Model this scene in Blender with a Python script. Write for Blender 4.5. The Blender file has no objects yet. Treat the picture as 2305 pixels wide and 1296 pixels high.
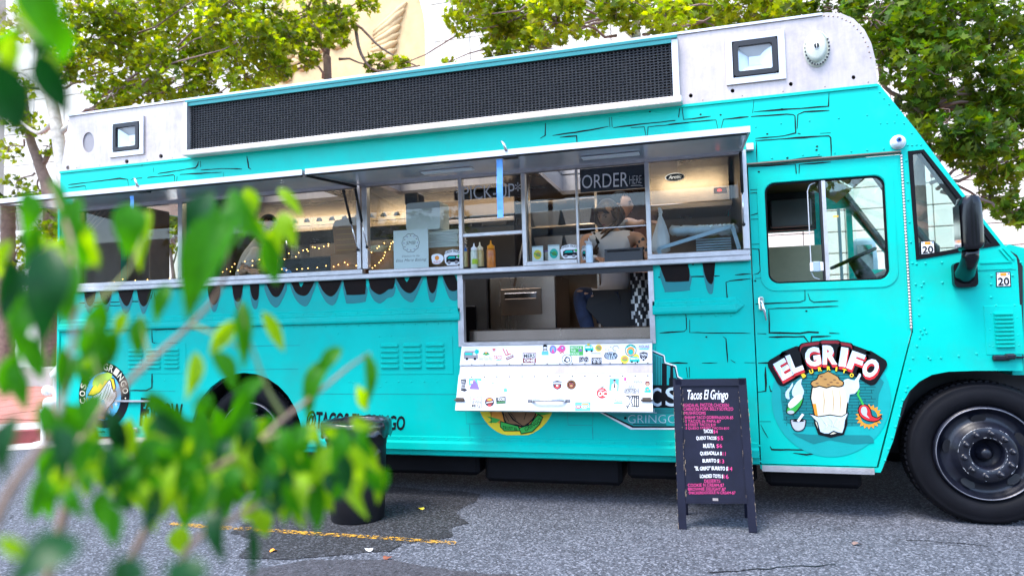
import bpy, bmesh, math, random
from mathutils import Vector, Matrix, noise
from mathutils.geometry import tessellate_polygon
random.seed(7)
S = bpy.context.scene
COL = S.collection
# ------------------------------------------------------------------ camera, light, exposure
FPX, YAW, PITCH, ROLL = 1536.667, -0.26928797, 0.0513788, -0.02651737
CAMD, CAMH = 5.03894894, 1.37215
_cy, _sy, _cp, _sp = math.cos(YAW), math.sin(YAW), math.cos(PITCH), math.sin(PITCH)
_f = Vector((_sy*_cp, _cy*_cp, _sp)); _r = Vector((_cy, -_sy, 0)); _u = _r.cross(_f)
CR = _r*math.cos(ROLL) + _u*math.sin(ROLL); CU = -_r*math.sin(ROLL) + _u*math.cos(ROLL); CF = _f
cd = bpy.data.cameras.new('camera'); cam = bpy.data.objects.new('camera', cd); COL.objects.link(cam)
cd.sensor_width = 36; cd.sensor_fit = 'HORIZONTAL'; cd.lens = FPX/2305*36; cd.clip_start = .02; cd.clip_end = 600
cam.matrix_world = Matrix(((CR.x, CU.x, -CF.x, 0), (CR.y, CU.y, -CF.y, -CAMD), (CR.z, CU.z, -CF.z, CAMH), (0, 0, 0, 1)))
cd.dof.use_dof = True; cd.dof.focus_distance = 5.0; cd.dof.aperture_fstop = 2.0; cd.dof.aperture_blades = 0
S.camera = cam
SUN_EL, SUN_AZ = 64, 212         # degrees; hazy sun high over the viewer's left shoulder
wd = bpy.data.worlds.new('World'); S.world = wd; wd.use_nodes = True
_n = wd.node_tree.nodes; _l = wd.node_tree.links
_bg = next(n for n in _n if n.type == 'BACKGROUND')
_sky = _n.new('ShaderNodeTexSky'); _sky.sky_type = 'NISHITA'; _sky.sun_disc = False
_sky.sun_elevation = math.radians(SUN_EL); _sky.sun_rotation = math.radians(SUN_AZ)
_sky.air_density = 1.0; _sky.dust_density = 1.2; _sky.ozone_density = 1.0
_l.new(_sky.outputs[0], _bg.inputs[0]); _bg.inputs[1].default_value = .15
sl = bpy.data.lights.new('sun', 'SUN'); sun = bpy.data.objects.new('sun', sl); COL.objects.link(sun)
sl.energy = 1.15; sl.angle = math.radians(25); sl.color = (1, .95, .88)
_sd = Vector((math.sin(math.radians(SUN_AZ))*math.cos(math.radians(SUN_EL)), math.cos(math.radians(SUN_AZ))*math.cos(math.radians(SUN_EL)), math.sin(math.radians(SUN_EL))))
sun.rotation_euler = _sd.to_track_quat('Z', 'Y').to_euler(); sun.location = (0, 20, 30)
S.view_settings.view_transform = 'Standard'; S.view_settings.look = 'None'; S.view_settings.exposure = 2.25; S.view_settings.gamma = 1
S.view_settings.use_curve_mapping = False
S.render.engine = 'CYCLES'
try:
    S.cycles.max_bounces = 8; S.cycles.transparent_max_bounces = 16; S.cycles.caustics_reflective = False; S.cycles.caustics_refractive = False
except Exception: pass

# ------------------------------------------------------------------ measuring helpers (photo measurements -> metres)
def ray(px, py):
    return CR*((px-1152.5)/FPX) - CU*((py-648.0)/FPX) + CF
def at(px, py, y=0.0):
    """point of the vertical plane y = const (the truck's side is y = 0)"""
    d = ray(px, py); return Vector((0, -CAMD, CAMH)) + d*((CAMD+y)/d.y)
def gnd(px, py, z=0.0):
    d = ray(px, py); return Vector((0, -CAMD, CAMH)) + d*((z-CAMH)/d.z)
def near(px, py, dist):
    return Vector((0, -CAMD, CAMH)) + ray(px, py).normalized()*dist

# ------------------------------------------------------------------ materials
MATS = {}
def mat(name, col, rough=.5, metal=0.0, var=.12, vscale=6.0, bump=0.0, bscale=60.0, spec=.5, trans=0.0, emit=None, estr=0.0, dirt=0.0, coat=0.0, island=0.0, streak=None, hue2=None):
    m = bpy.data.materials.new(name); m.use_nodes = True; MATS[name] = m
    nt = m.node_tree; N = nt.nodes; L = nt.links
    b = next(n for n in N if n.type == 'BSDF_PRINCIPLED'); out = next(n for n in N if n.type == 'OUTPUT_MATERIAL')
    b.inputs['Roughness'].default_value = rough; b.inputs['Metallic'].default_value = metal
    b.inputs['Specular IOR Level'].default_value = spec; b.inputs['Coat Weight'].default_value = coat
    tc = N.new('ShaderNodeTexCoord'); mp = N.new('ShaderNodeMapping'); L.new(tc.outputs['Object'], mp.inputs[0])
    if streak: mp.inputs['Scale'].default_value = streak
    nz = N.new('ShaderNodeTexNoise'); nz.inputs['Scale'].default_value = vscale; nz.inputs['Detail'].default_value = 6; nz.inputs['Roughness'].default_value = .6
    L.new(mp.outputs[0], nz.inputs['Vector'])
    c = tuple(col)
    lo = tuple(max(0, x*(1-var)) for x in c); hi = tuple(min(1, x*(1+var)) for x in c) if hue2 is None else tuple(hue2)
    rp = N.new('ShaderNodeValToRGB'); rp.color_ramp.elements[0].position = .3; rp.color_ramp.elements[1].position = .7
    rp.color_ramp.elements[0].color = lo+(1,); rp.color_ramp.elements[1].color = hi+(1,)
    L.new(nz.outputs[0], rp.inputs[0]); cs = rp.outputs[0]
    if island:
        g = N.new('ShaderNodeNewGeometry'); hsv = N.new('ShaderNodeHueSaturation'); mr = N.new('ShaderNodeMapRange')
        mr.inputs[3].default_value = 1-island; mr.inputs[4].default_value = 1+island
        L.new(g.outputs['Random Per Island'], mr.inputs[0]); L.new(mr.outputs[0], hsv.inputs['Value'])
        mr2 = N.new('ShaderNodeMapRange'); mr2.inputs[3].default_value = .5-island*.06; mr2.inputs[4].default_value = .5+island*.05
        ml = N.new('ShaderNodeMath'); ml.operation = 'FRACT'; mm = N.new('ShaderNodeMath'); mm.operation = 'MULTIPLY'; mm.inputs[1].default_value = 7.31
        L.new(g.outputs['Random Per Island'], mm.inputs[0]); L.new(mm.outputs[0], ml.inputs[0]); L.new(ml.outputs[0], mr2.inputs[0]); L.new(mr2.outputs[0], hsv.inputs['Hue'])
        L.new(cs, hsv.inputs['Color']); cs = hsv.outputs[0]
    if dirt:
        n2 = N.new('ShaderNodeTexNoise'); n2.inputs['Scale'].default_value = 1.7; n2.inputs['Detail'].default_value = 9; n2.inputs['Roughness'].default_value = .75
        L.new(tc.outputs['Object'], n2.inputs['Vector'])
        r2 = N.new('ShaderNodeValToRGB'); r2.color_ramp.elements[0].position = .48; r2.color_ramp.elements[1].position = .75
        r2.color_ramp.elements[0].color = (0, 0, 0, 1); r2.color_ramp.elements[1].color = (dirt, dirt, dirt, 1)
        mx = N.new('ShaderNodeMixRGB'); mx.inputs[2].default_value = (.09, .075, .06, 1)
        L.new(n2.outputs[0], r2.inputs[0]); L.new(r2.outputs[0], mx.inputs[0]); L.new(cs, mx.inputs[1]); cs = mx.outputs[0]
    L.new(cs, b.inputs['Base Color'])
    rr = N.new('ShaderNodeMapRange'); rr.inputs[3].default_value = max(.02, rough-.08); rr.inputs[4].default_value = min(1, rough+.1)
    L.new(nz.outputs[0], rr.inputs[0]); L.new(rr.outputs[0], b.inputs['Roughness'])
    if bump:
        nb = N.new('ShaderNodeTexNoise'); nb.inputs['Scale'].default_value = bscale; nb.inputs['Detail'].default_value = 5
        L.new(mp.outputs[0], nb.inputs['Vector']); bp = N.new('ShaderNodeBump'); bp.inputs['Strength'].default_value = bump; bp.inputs['Distance'].default_value = .01
        L.new(nb.outputs[0], bp.inputs['Height']); L.new(bp.outputs[0], b.inputs['Normal'])
    if emit: b.inputs['Emission Color'].default_value = tuple(emit)+(1,); b.inputs['Emission Strength'].default_value = estr
    if trans:
        t = N.new('ShaderNodeBsdfTranslucent'); ms = N.new('ShaderNodeMixShader'); ms.inputs[0].default_value = trans
        hs = N.new('ShaderNodeHueSaturation'); hs.inputs['Hue'].default_value = .485; hs.inputs['Saturation'].default_value = 1.15; hs.inputs['Value'].default_value = 1.9
        L.new(cs, hs.inputs['Color']); L.new(hs.outputs[0], t.inputs['Color'])
        L.new(b.outputs[0], ms.inputs[1]); L.new(t.outputs[0], ms.inputs[2]); L.new(ms.outputs[0], out.inputs[0])
    return m
def glass_mat(name, tint=(.93, .97, .96), refl=.0, rough=.0):
    m = bpy.data.materials.new(name); m.use_nodes = True; MATS[name] = m
    nt = m.node_tree; N = nt.nodes; L = nt.links; out = next(n for n in N if n.type == 'OUTPUT_MATERIAL')
    for n in list(N):
        if n.type == 'BSDF_PRINCIPLED': N.remove(n)
    t = N.new('ShaderNodeBsdfTransparent'); t.inputs[0].default_value = tuple(tint)+(1,)
    g = N.new('ShaderNodeBsdfGlossy'); g.inputs['Roughness'].default_value = rough
    fr = N.new('ShaderNodeLayerWeight'); fr.inputs[0].default_value = .5
    pw = N.new('ShaderNodeMath'); pw.operation = 'POWER'; pw.inputs[1].default_value = 5.0; L.new(fr.outputs['Facing'], pw.inputs[0])
    ad = N.new('ShaderNodeMath'); ad.operation = 'MULTIPLY_ADD'; ad.inputs[1].default_value = .6; ad.inputs[2].default_value = .028+refl*.1; ad.use_clamp = True
    ms = N.new('ShaderNodeMixShader'); L.new(pw.outputs[0], ad.inputs[0]); L.new(ad.outputs[0], ms.inputs[0])
    L.new(t.outputs[0], ms.inputs[1]); L.new(g.outputs[0], ms.inputs[2]); L.new(ms.outputs[0], out.inputs[0])
    return m
def thin_mat(name, col, alpha, rough=.35):      # thin translucent film (plastic bag)
    m = mat(name, col, rough, var=.06)
    N = m.node_tree.nodes; L = m.node_tree.links; out = next(n for n in N if n.type == 'OUTPUT_MATERIAL'); src = out.inputs[0].links[0].from_socket
    t = N.new('ShaderNodeBsdfTransparent'); ms = N.new('ShaderNodeMixShader'); ms.inputs[0].default_value = alpha
    L.new(t.outputs[0], ms.inputs[1]); L.new(src, ms.inputs[2]); L.new(ms.outputs[0], out.inputs[0]); return m

M = mat
M('cyan', (.0005, .51, .42), .36, var=.07, vscale=2.0, spec=.16, bump=.05, bscale=2.6, dirt=.20)
M('cyan_deep', (.004, .20, .205), .34, var=.06)
M('cyan_mid', (.003, .36, .345), .34, var=.06)
M('alu', (.50, .425, .40), .42, .4, var=.1, vscale=5, streak=(6, 1, 1), bump=.02, dirt=.42)
M('alu_frame', (.60, .58, .58), .36, .6, var=.12, vscale=9, dirt=.35, bump=.03)
M('white_alu', (.64, .64, .66), .38, .2, var=.05, vscale=4, dirt=.10)
M('steel', (.46, .385, .32), .24, .97, var=.06, vscale=1.2, streak=(3, 3, .6))
M('steel_dark', (.22, .165, .125), .32, .8, var=.12, vscale=1.5, streak=(3, 3, .6))
M('mirror_steel', (.72, .76, .82), .16, .35, var=.06, vscale=2.5, bump=.012, bscale=5)
M('brownwall', (.20, .125, .075), .4, .3, var=.3, vscale=3)
M('brick_in', (.16, .07, .045), .8, var=.3, vscale=9)
M('black', (.006, .006, .008), .45, var=.3)
M('black_gloss', (.004, .004, .006), .16, var=.2, spec=.4)
M('black_rubber', (.004, .004, .006), .62, var=.35, vscale=7, bump=.05, spec=.16)
M('ink', (.006, .007, .009), .55, var=.2, spec=.15)
M('drip', (.006, .005, .005), .5, var=.5, vscale=4, spec=.12, hue2=(.014, .006, .004))
M('navy', (.006, .007, .020), .5, var=.3, vscale=8, dirt=.04, spec=.3)
M('navy_edge', (.35, .27, .18), .8, var=.3)
M('led', (.02, .021, .025), .45, var=.2)
M('white', (.86, .86, .86), .5, var=.03)
M('offwhite', (.74, .73, .70), .55, var=.05)
M('cream', (.80, .72, .52), .5, var=.05)
M('grey_lite', (.50, .53, .56), .5, var=.06)
M('grey_mid', (.26, .24, .25), .5, var=.1)
M('grey_blue', (.30, .40, .48), .5, var=.1)
M('red', (.62, .02, .025), .45, var=.1)
M('dark_red', (.20, .008, .015), .45, var=.15)
M('pink', (.85, .06, .28), .55, var=.05)
M('orange', (.85, .30, .02), .45, var=.08)
M('yellow', (.90, .66, .02), .45, var=.05)
M('green', (.03, .42, .05), .5, var=.1)
M('green_dark', (.02, .16, .05), .5, var=.1)
M('lime', (.40, .58, .05), .5, var=.12)
M('brown', (.22, .10, .035), .5, var=.15)
M('tan', (.50, .26, .07), .5, var=.15)
M('blue', (.02, .16, .50), .5, var=.1)
M('sky_blue', (.10, .50, .75), .5, var=.06)
M('strap_blue', (.10, .32, .72), .5, var=.12, vscale=30)
M('purple', (.22, .12, .40), .5, var=.1)
M('pale_blue', (.60, .74, .84), .45, var=.1, vscale=14)
M('skin', (.50, .27, .17), .5, var=.08, vscale=12)
M('skin_light', (.55, .31, .21), .5, var=.08, vscale=12)
M('hair', (.055, .027, .015), .42, var=.45, vscale=8, streak=(14, 14, 1), hue2=(.12, .055, .025))
M('hair_black', (.008, .006, .005), .75, var=.3, spec=.15)
M('lip', (.36, .10, .09), .45)
M('tattoo', (.05, .055, .065), .55, var=.3)
M('denim', (.014, .022, .055), .8, var=.35, vscale=18, bump=.1)
M('shirt_white', (.62, .58, .57), .8, var=.06)
M('shirt_grey', (.24, .23, .24), .8, var=.1)
M('apron', (.012, .012, .014), .75, var=.2)
M('cardboard', (.34, .17, .085), .75, var=.1, vscale=6)
M('foam', (.86, .86, .84), .6, var=.03)
M('sauce_red', (.42, .055, .01), .3, var=.25, vscale=18, hue2=(.62, .22, .02))
M('sauce_cream', (.62, .52, .24), .35, var=.2, vscale=20)
M('sauce_clear', (.55, .60, .48), .25, var=.1)
M('rim_black', (.006, .007, .014), .34, var=.5, vscale=9, spec=.45, coat=.08)
M('rim_edge', (.22, .22, .25), .4, .5, var=.4, vscale=14)
M('chip', (.62, .62, .64), .5, var=.1)
M('chrome', (.75, .76, .78), .12, 1.0, var=.05)
M('lens_white', (.72, .74, .74), .12, .35, var=.05, coat=.6)
M('speaker', (.58, .60, .50), .5, var=.08, vscale=120)
M('bag_black', (.012, .012, .016), .16, var=.3, bump=.35, bscale=28, coat=.5)
M('bin_black', (.004, .004, .007), .5, var=.3, vscale=6, bump=.03)
M('bark_pale', (.46, .40, .34), .85, var=.25, vscale=7, bump=.3, bscale=18, hue2=(.68, .64, .58))
M('bark', (.17, .11, .085), .9, var=.3, vscale=9, bump=.4, bscale=30)
M('twig', (.20, .13, .11), .85, var=.2)
M('leaf_tree', (.12, .22, .010), .5, var=.6, vscale=.9, trans=.55, island=.55, spec=.25, hue2=(.28, .36, .018))
M('leaf_dark', (.055, .135, .008), .5, var=.6, vscale=.9, trans=.45, island=.6, spec=.25, hue2=(.12, .20, .014))
M('leaf_brown', (.25, .07, .03), .6, var=.3, trans=.3)
M('leaf_near', (.030, .19, .003), .45, var=.3, vscale=9, trans=.5, spec=.22)
M('leaf_near_dark', (.006, .062, .010), .4, var=.3, vscale=9, trans=.25, spec=.3)
M('leaf_near_backlit', (.24, .42, .008), .42, var=.3, vscale=9, trans=.5, spec=.25)  # brighter copy with the backlight put into the leaf colour
M('stem', (.30, .19, .13), .7, var=.25, vscale=14)
M('stem_green', (.26, .28, .08), .6, var=.2)
M('stone', (.66, .62, .56), .75, var=.08, vscale=3, bump=.05)
M('stone_warm', (.60, .42, .22), .8, var=.16, vscale=3, bump=.08)
M('stone_dark', (.20, .18, .16), .85, var=.15)
M('concrete', (.44, .41, .38), .85, var=.16, vscale=4, bump=.12, bscale=90)
M('kerb_red', (.22, .045, .045), .8, var=.25, vscale=6, dirt=.3)
M('paver', (.36, .15, .11), .85, var=.18, vscale=3, bump=.08, island=.2)
M('paint_white', (.74, .74, .74), .6, var=.06)
M('hedge', (.028, .05, .016), .7, var=.4, vscale=6, trans=.25, island=.5)
M('beige', (.62, .54, .33), .55, var=.2, vscale=1.5)
M('vinyl', (.03, .03, .032), .5, var=.2)
M('bulb', (1, .6, .2), .4, emit=(1, .50, .12), estr=3.2)
M('amber', (1, .4, .05), .4, emit=(1, .35, .05), estr=.6)
M('tube_light', (1, .9, .75), .4, emit=(1, .80, .55), estr=2.6)
M('redled', (1, .05, .02), .4, emit=(1, .03, .02), estr=1.2)
M('cable', (.02, .02, .02), .5)
glass_mat('glass'); glass_mat('glass_cab', (.86, .97, .94), .2); glass_mat('glass_clear', (.96, .98, .98), .1)
thin_mat('film', (.85, .83, .84), .55); thin_mat('film_clear', (.75, .82, .88), .35)

# ------------------------------------------------------------------ geometry helpers
class MB:
    """collects faces for ONE mesh object"""
    def __init__(s): s.v = []; s.f = []; s.m = []; s.sm = []
    def add(s, vs, fs, mi=0, smooth=False):
        o = len(s.v); s.v += [Vector(v) for v in vs]
        for f in fs: s.f.append(tuple(i+o for i in f)); s.m.append(mi); s.sm.append(smooth)
        return s
    def box(s, x0, x1, y0, y1, z0, z1, mi=0, c=0.0):
        if x0 > x1: x0, x1 = x1, x0
        if y0 > y1: y0, y1 = y1, y0
        if z0 > z1: z0, z1 = z1, z0
        if c <= 0:
            vs = [(x0,y0,z0),(x1,y0,z0),(x1,y1,z0),(x0,y1,z0),(x0,y0,z1),(x1,y0,z1),(x1,y1,z1),(x0,y1,z1)]
            return s.add(vs, [(0,3,2,1),(4,5,6,7),(0,1,5,4),(1,2,6,5),(2,3,7,6),(3,0,4,7)], mi)
        c = min(c, (x1-x0)*.45, (y1-y0)*.45, (z1-z0)*.45)
        bm = bmesh.new(); bmesh.ops.create_cube(bm, size=1)
        for v in bm.verts: v.co = ((x0+x1)/2+v.co.x*(x1-x0), (y0+y1)/2+v.co.y*(y1-y0), (z0+z1)/2+v.co.z*(z1-z0))
        bmesh.ops.bevel(bm, geom=bm.edges[:], offset=c, segments=1, affect='EDGES', profile=.5)
        return s.bm(bm, mi)
    def bm(s, bm, mi=0, smooth=False):
        bm.verts.ensure_lookup_table(); bm.verts.index_update()
        s.add([v.co.copy() for v in bm.verts], [[v.index for v in f.verts] for f in bm.faces], mi, smooth); bm.free(); return s
    def obox(s, c, ax, ay, az, mi=0):           # box from centre and three half-axis vectors
        c, ax, ay, az = Vector(c), Vector(ax), Vector(ay), Vector(az)
        vs = [c+ax*i+ay*j+az*k for k in (-1,1) for j in (-1,1) for i in (-1,1)]
        return s.add(vs, [(0,2,3,1),(4,5,7,6),(0,1,5,4),(1,3,7,5),(3,2,6,7),(2,0,4,6)], mi)
    def bar(s, a, b, w, d, mi=0, up=(0, 1, 0)):  # straight bar of rectangular section
        a, b = Vector(a), Vector(b); t = (b-a); l = t.length; t.normalize(); u = Vector(up); u = (u-t*u.dot(t)).normalized(); w_ = t.cross(u)
        return s.obox((a+b)/2, t*l/2, w_*w/2, u*d/2, mi)
    def plate(s, pts, y0, y1, mi=0, holes=(), side=None):   # polygon in (x, z), extruded from y0 (near) to y1
        loops = [[Vector((p[0], p[1], 0)) for p in pts]] + [[Vector((p[0], p[1], 0)) for p in h] for h in holes]
        tris = tessellate_polygon(loops); flat = [p for l in loops for p in l]; n = len(flat)
        vs = [(p.x, y0, p.y) for p in flat] + [(p.x, y1, p.y) for p in flat]; fs = []
        for t in tris:
            a, b, c = (flat[i] for i in t)
            if (b-a).cross(c-a).z < 0: t = (t[0], t[2], t[1])
            fs.append(t); fs.append((t[2]+n, t[1]+n, t[0]+n))
        s.add(vs, fs, mi); k = 0; o = len(s.v)-2*n; sf = []
        for li, l in enumerate(loops):
            ar = sum(l[i].x*l[(i+1)%len(l)].y-l[(i+1)%len(l)].x*l[i].y for i in range(len(l)))
            for i in range(len(l)):
                a, b = k+i, k+(i+1)%len(l)
                q = (a, a+n, b+n, b); flip = (ar < 0) != (li > 0)
                sf.append(q if not flip else q[::-1])
            k += len(l)
        for q in sf: s.f.append(tuple(i+o for i in q)); s.m.append(mi if side is None else side); s.sm.append(False)
        return s
    def poly(s, pts3, mi=0):                    # flat polygon, may be concave
        pts3 = [Vector(p) for p in pts3]
        tris = tessellate_polygon([pts3]); return s.add(pts3, [tuple(t) for t in tris], mi)
    def tube(s, pts, r, seg=8, mi=0, cap=True, smooth=True):
        pts = [Vector(p) for p in pts]; rs = r if isinstance(r, (list, tuple)) else [r]*len(pts); vs = []; fs = []; pu = None
        for i, p in enumerate(pts):
            t = (pts[min(i+1, len(pts)-1)]-pts[max(i-1, 0)])
            t = t.normalized() if t.length > 1e-9 else Vector((0, 0, 1))
            if pu is None: pu = t.orthogonal().normalized()
            u = (pu-t*pu.dot(t)); u = u.normalized() if u.length > 1e-6 else t.orthogonal().normalized(); pu = u; w = t.cross(u)
            for k in range(seg):
                a = 2*math.pi*k/seg; vs.append(p+(u*math.cos(a)+w*math.sin(a))*rs[i])
        for i in range(len(pts)-1):
            for k in range(seg):
                a, b = i*seg+k, i*seg+(k+1)%seg; fs.append((a, b, b+seg, a+seg))
        s.add(vs, fs, mi, smooth)
        if cap:
            o = len(s.v)-len(vs)
            s.f.append(tuple(o+k for k in range(seg))[::-1]); s.m.append(mi); s.sm.append(False)
            s.f.append(tuple(o+(len(pts)-1)*seg+k for k in range(seg))); s.m.append(mi); s.sm.append(False)
        return s
    def lathe(s, c, axis, prof, seg=32, mi=0, smooth=True, sx=1.0, cap=True):   # prof: (radius, along axis)
        c = Vector(c); a = Vector(axis).normalized(); u = a.orthogonal().normalized()
        if abs(a.y) > .9: u = Vector((1, 0, 0))
        w = a.cross(u); vs = []; fs = []
        for r, h in prof:
            for k in range(seg):
                t = 2*math.pi*k/seg; vs.append(c+a*h+u*(math.cos(t)*r*sx)+w*(math.sin(t)*r))
        for i in range(len(prof)-1):
            for k in range(seg):
                p, q = i*seg+k, i*seg+(k+1)%seg; fs.append((p, q, q+seg, p+seg))
        s.add(vs, fs, mi, smooth); o = len(s.v)-len(vs)
        for i in (0, len(prof)-1):
            if cap and prof[i][0] > 1e-5: s.f.append(tuple(o+i*seg+k for k in range(seg))); s.m.append(mi); s.sm.append(False)
        return s
    def ball(s, c, r, mi=0, sub=2, sc=(1, 1, 1), rot=None):
        bm = bmesh.new(); bmesh.ops.create_icosphere(bm, subdivisions=sub, radius=1)
        c = Vector(c)
        for v in bm.verts:
            p = Vector((v.co.x*r*sc[0], v.co.y*r*sc[1], v.co.z*r*sc[2]))
            if rot: p = rot @ p
            v.co = c+p
        return s.bm(bm, mi, True)
    def stroke(s, pts, w, y, mi=0, taper=False):  # brush stroke lying in plane y, pts in (x, z)
        n = len(pts); vs = []; fs = []
        for i, p in enumerate(pts):
            a = pts[max(i-1, 0)]; b = pts[min(i+1, n-1)]; dx, dz = b[0]-a[0], b[1]-a[1]; l = math.hypot(dx, dz) or 1
            k = w/2*((.35 if i in (0, n-1) else 1) if taper else 1)
            vs += [(p[0]-dz/l*k, y, p[1]+dx/l*k), (p[0]+dz/l*k, y, p[1]-dx/l*k)]
        for i in range(n-1): fs.append((2*i, 2*i+1, 2*i+3, 2*i+2))
        return s.add(vs, fs, mi)
    def build(s, name, mats, parent=None, smooth=False):
        me = bpy.data.meshes.new(name); me.from_pydata([tuple(v) for v in s.v], [], s.f)
        if isinstance(mats, str): mats = [mats]
        for m in mats: me.materials.append(MATS[m])
        me.polygons.foreach_set('material_index', s.m)
        me.polygons.foreach_set('use_smooth', [smooth or x for x in s.sm]); me.update()
        return link(name, me, parent)
def link(name, me, parent=None):
    o = bpy.data.objects.new(name, me); COL.objects.link(o)
    if parent is not None:
        o.parent = parent
        if parent.type == 'EMPTY': o.matrix_parent_inverse = Matrix.Translation(-parent.location)
    return o
def tag(o, label=None, cat=None, group=None, kind=None):
    for k, v in (('label', label), ('category', cat), ('group', group), ('kind', kind)):
        if v: o[k] = v
    return o
def thing(name, loc, label, cat, group=None):
    o = bpy.data.objects.new(name, None); o.empty_display_size = .1; COL.objects.link(o); o.location = loc
    return tag(o, label, cat, group)
def inst(o, mtx, parent=None):                  # a further piece sharing o's mesh, moved by mtx
    c = o.copy(); COL.objects.link(c); pa = parent if parent is not None else o.parent; c.parent = pa
    c.matrix_parent_inverse = Matrix.Translation(-pa.location) if pa is not None and pa.type == 'EMPTY' else Matrix()
    c.matrix_basis = mtx; return c
_tc = {}
def text_geo(txt, offset=0.0, shear=0.0, spacing=1.0):   # flat lettering outlines, unit size, (x, z)
    k = (txt, offset, shear, spacing)
    if k in _tc: return _tc[k]
    cu = bpy.data.curves.new('lettering', 'FONT'); cu.body = txt; cu.offset = offset; cu.shear = shear; cu.space_character = spacing; cu.resolution_u = 3
    o = bpy.data.objects.new('lettering', cu); COL.objects.link(o); dg = bpy.context.evaluated_depsgraph_get(); dg.update()
    me = bpy.data.meshes.new_from_object(o.evaluated_get(dg))
    vs = [(v.co.x, v.co.y) for v in me.vertices]; fs = [tuple(p.vertices) for p in me.polygons]
    bpy.data.objects.remove(o); bpy.data.curves.remove(cu); bpy.data.meshes.remove(me)
    if vs:
        x0 = min(v[0] for v in vs); x1 = max(v[0] for v in vs); y0 = min(v[1] for v in vs); y1 = max(v[1] for v in vs)
        vs = [((v[0]-x0)/max(1e-6, x1-x0), (v[1]-y0)/max(1e-6, y1-y0)) for v in vs]
    _tc[k] = (vs, fs); return _tc[k]
def put_text(mb, txt, place, mi=0, **kw):       # place(u, v) -> 3-D point for u, v in 0..1
    vs, fs = text_geo(txt, **kw); mb.add([place(u, v) for u, v in vs], fs, mi); return mb
def quad_place(tl, tr, bl, br):                 # bilinear placement on four 3-D corners
    tl, tr, bl, br = map(Vector, (tl, tr, bl, br))
    return lambda u, v: (bl*(1-u)+br*u)*(1-v)+(tl*(1-u)+tr*u)*v
def rrect(x0, x1, z0, z1, r, n=5):              # rounded rectangle outline (x, z)
    p = []
    for cx, cz, a0 in ((x1-r, z1-r, 0), (x0+r, z1-r, 90), (x0+r, z0+r, 180), (x1-r, z0+r, 270)):
        for i in range(n+1):
            a = math.radians(a0+90*i/n); p.append((cx+r*math.cos(a), cz+r*math.sin(a)))
    return p
def P2(pts, y=0.0):                             # photo measurements -> (x, z) on plane y
    r = []
    for p in pts:
        q = at(p[0], p[1], y); r.append((q.x, q.z))
    return r
def smooth_poly(pts, n=3, closed=True):         # Catmull-Rom rounding of a measured outline
    out = []; N = len(pts)
    for i in range(N if closed else N-1):
        p0, p1, p2, p3 = (pts[(i+k-1) % N] if closed else pts[min(max(i+k-1, 0), N-1)] for k in range(4))
        for j in range(n):
            t = j/n
            out.append(tuple(.5*((2*p1[c])+(-p0[c]+p2[c])*t+(2*p0[c]-5*p1[c]+4*p2[c]-p3[c])*t*t+(-p0[c]+3*p1[c]-3*p2[c]+p3[c])*t**3) for c in range(len(p1))))
    if not closed: out.append(tuple(pts[-1]))
    return out
def decal(mb, pts, mi=0, layer=1, y=0.0, rnd=0):  # flat print on the truck's side
    p = P2(pts, y)
    if rnd: p = smooth_poly(p, rnd)
    mb.poly([(a, y-.002-.0009*layer, b) for a, b in p], mi)
def disc_pts(cx, cz, rx, rz, n=40): return [(cx+rx*math.cos(2*math.pi*i/n), cz+rz*math.sin(2*math.pi*i/n)) for i in range(n)]
def skin_body(joints, edges, sub=2):            # one continuous tapering surface over a skeleton
    names = list(joints); me = bpy.data.meshes.new('body')
    me.from_pydata([joints[n][0] for n in names], [(names.index(a), names.index(b)) for a, b in edges], []); me.update()
    o = bpy.data.objects.new('body', me); COL.objects.link(o)
    sk = o.modifiers.new('skin', 'SKIN'); sk.use_smooth_shade = True
    d = me.skin_vertices[0].data
    for i, n in enumerate(names):
        r = joints[n][1]; d[i].radius = (r, r) if not isinstance(r, tuple) else r
        d[i].use_root = (i == 0)
    sb = o.modifiers.new('sub', 'SUBSURF'); sb.levels = sub; sb.render_levels = sub
    dg = bpy.context.evaluated_depsgraph_get(); dg.update()
    m2 = bpy.data.meshes.new_from_object(o.evaluated_get(dg)); bpy.data.objects.remove(o); bpy.data.meshes.remove(me)
    vs = [v.co.copy() for v in m2.vertices]; fs = [tuple(p.vertices) for p in m2.polygons]; bpy.data.meshes.remove(m2)
    return vs, fs
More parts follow.
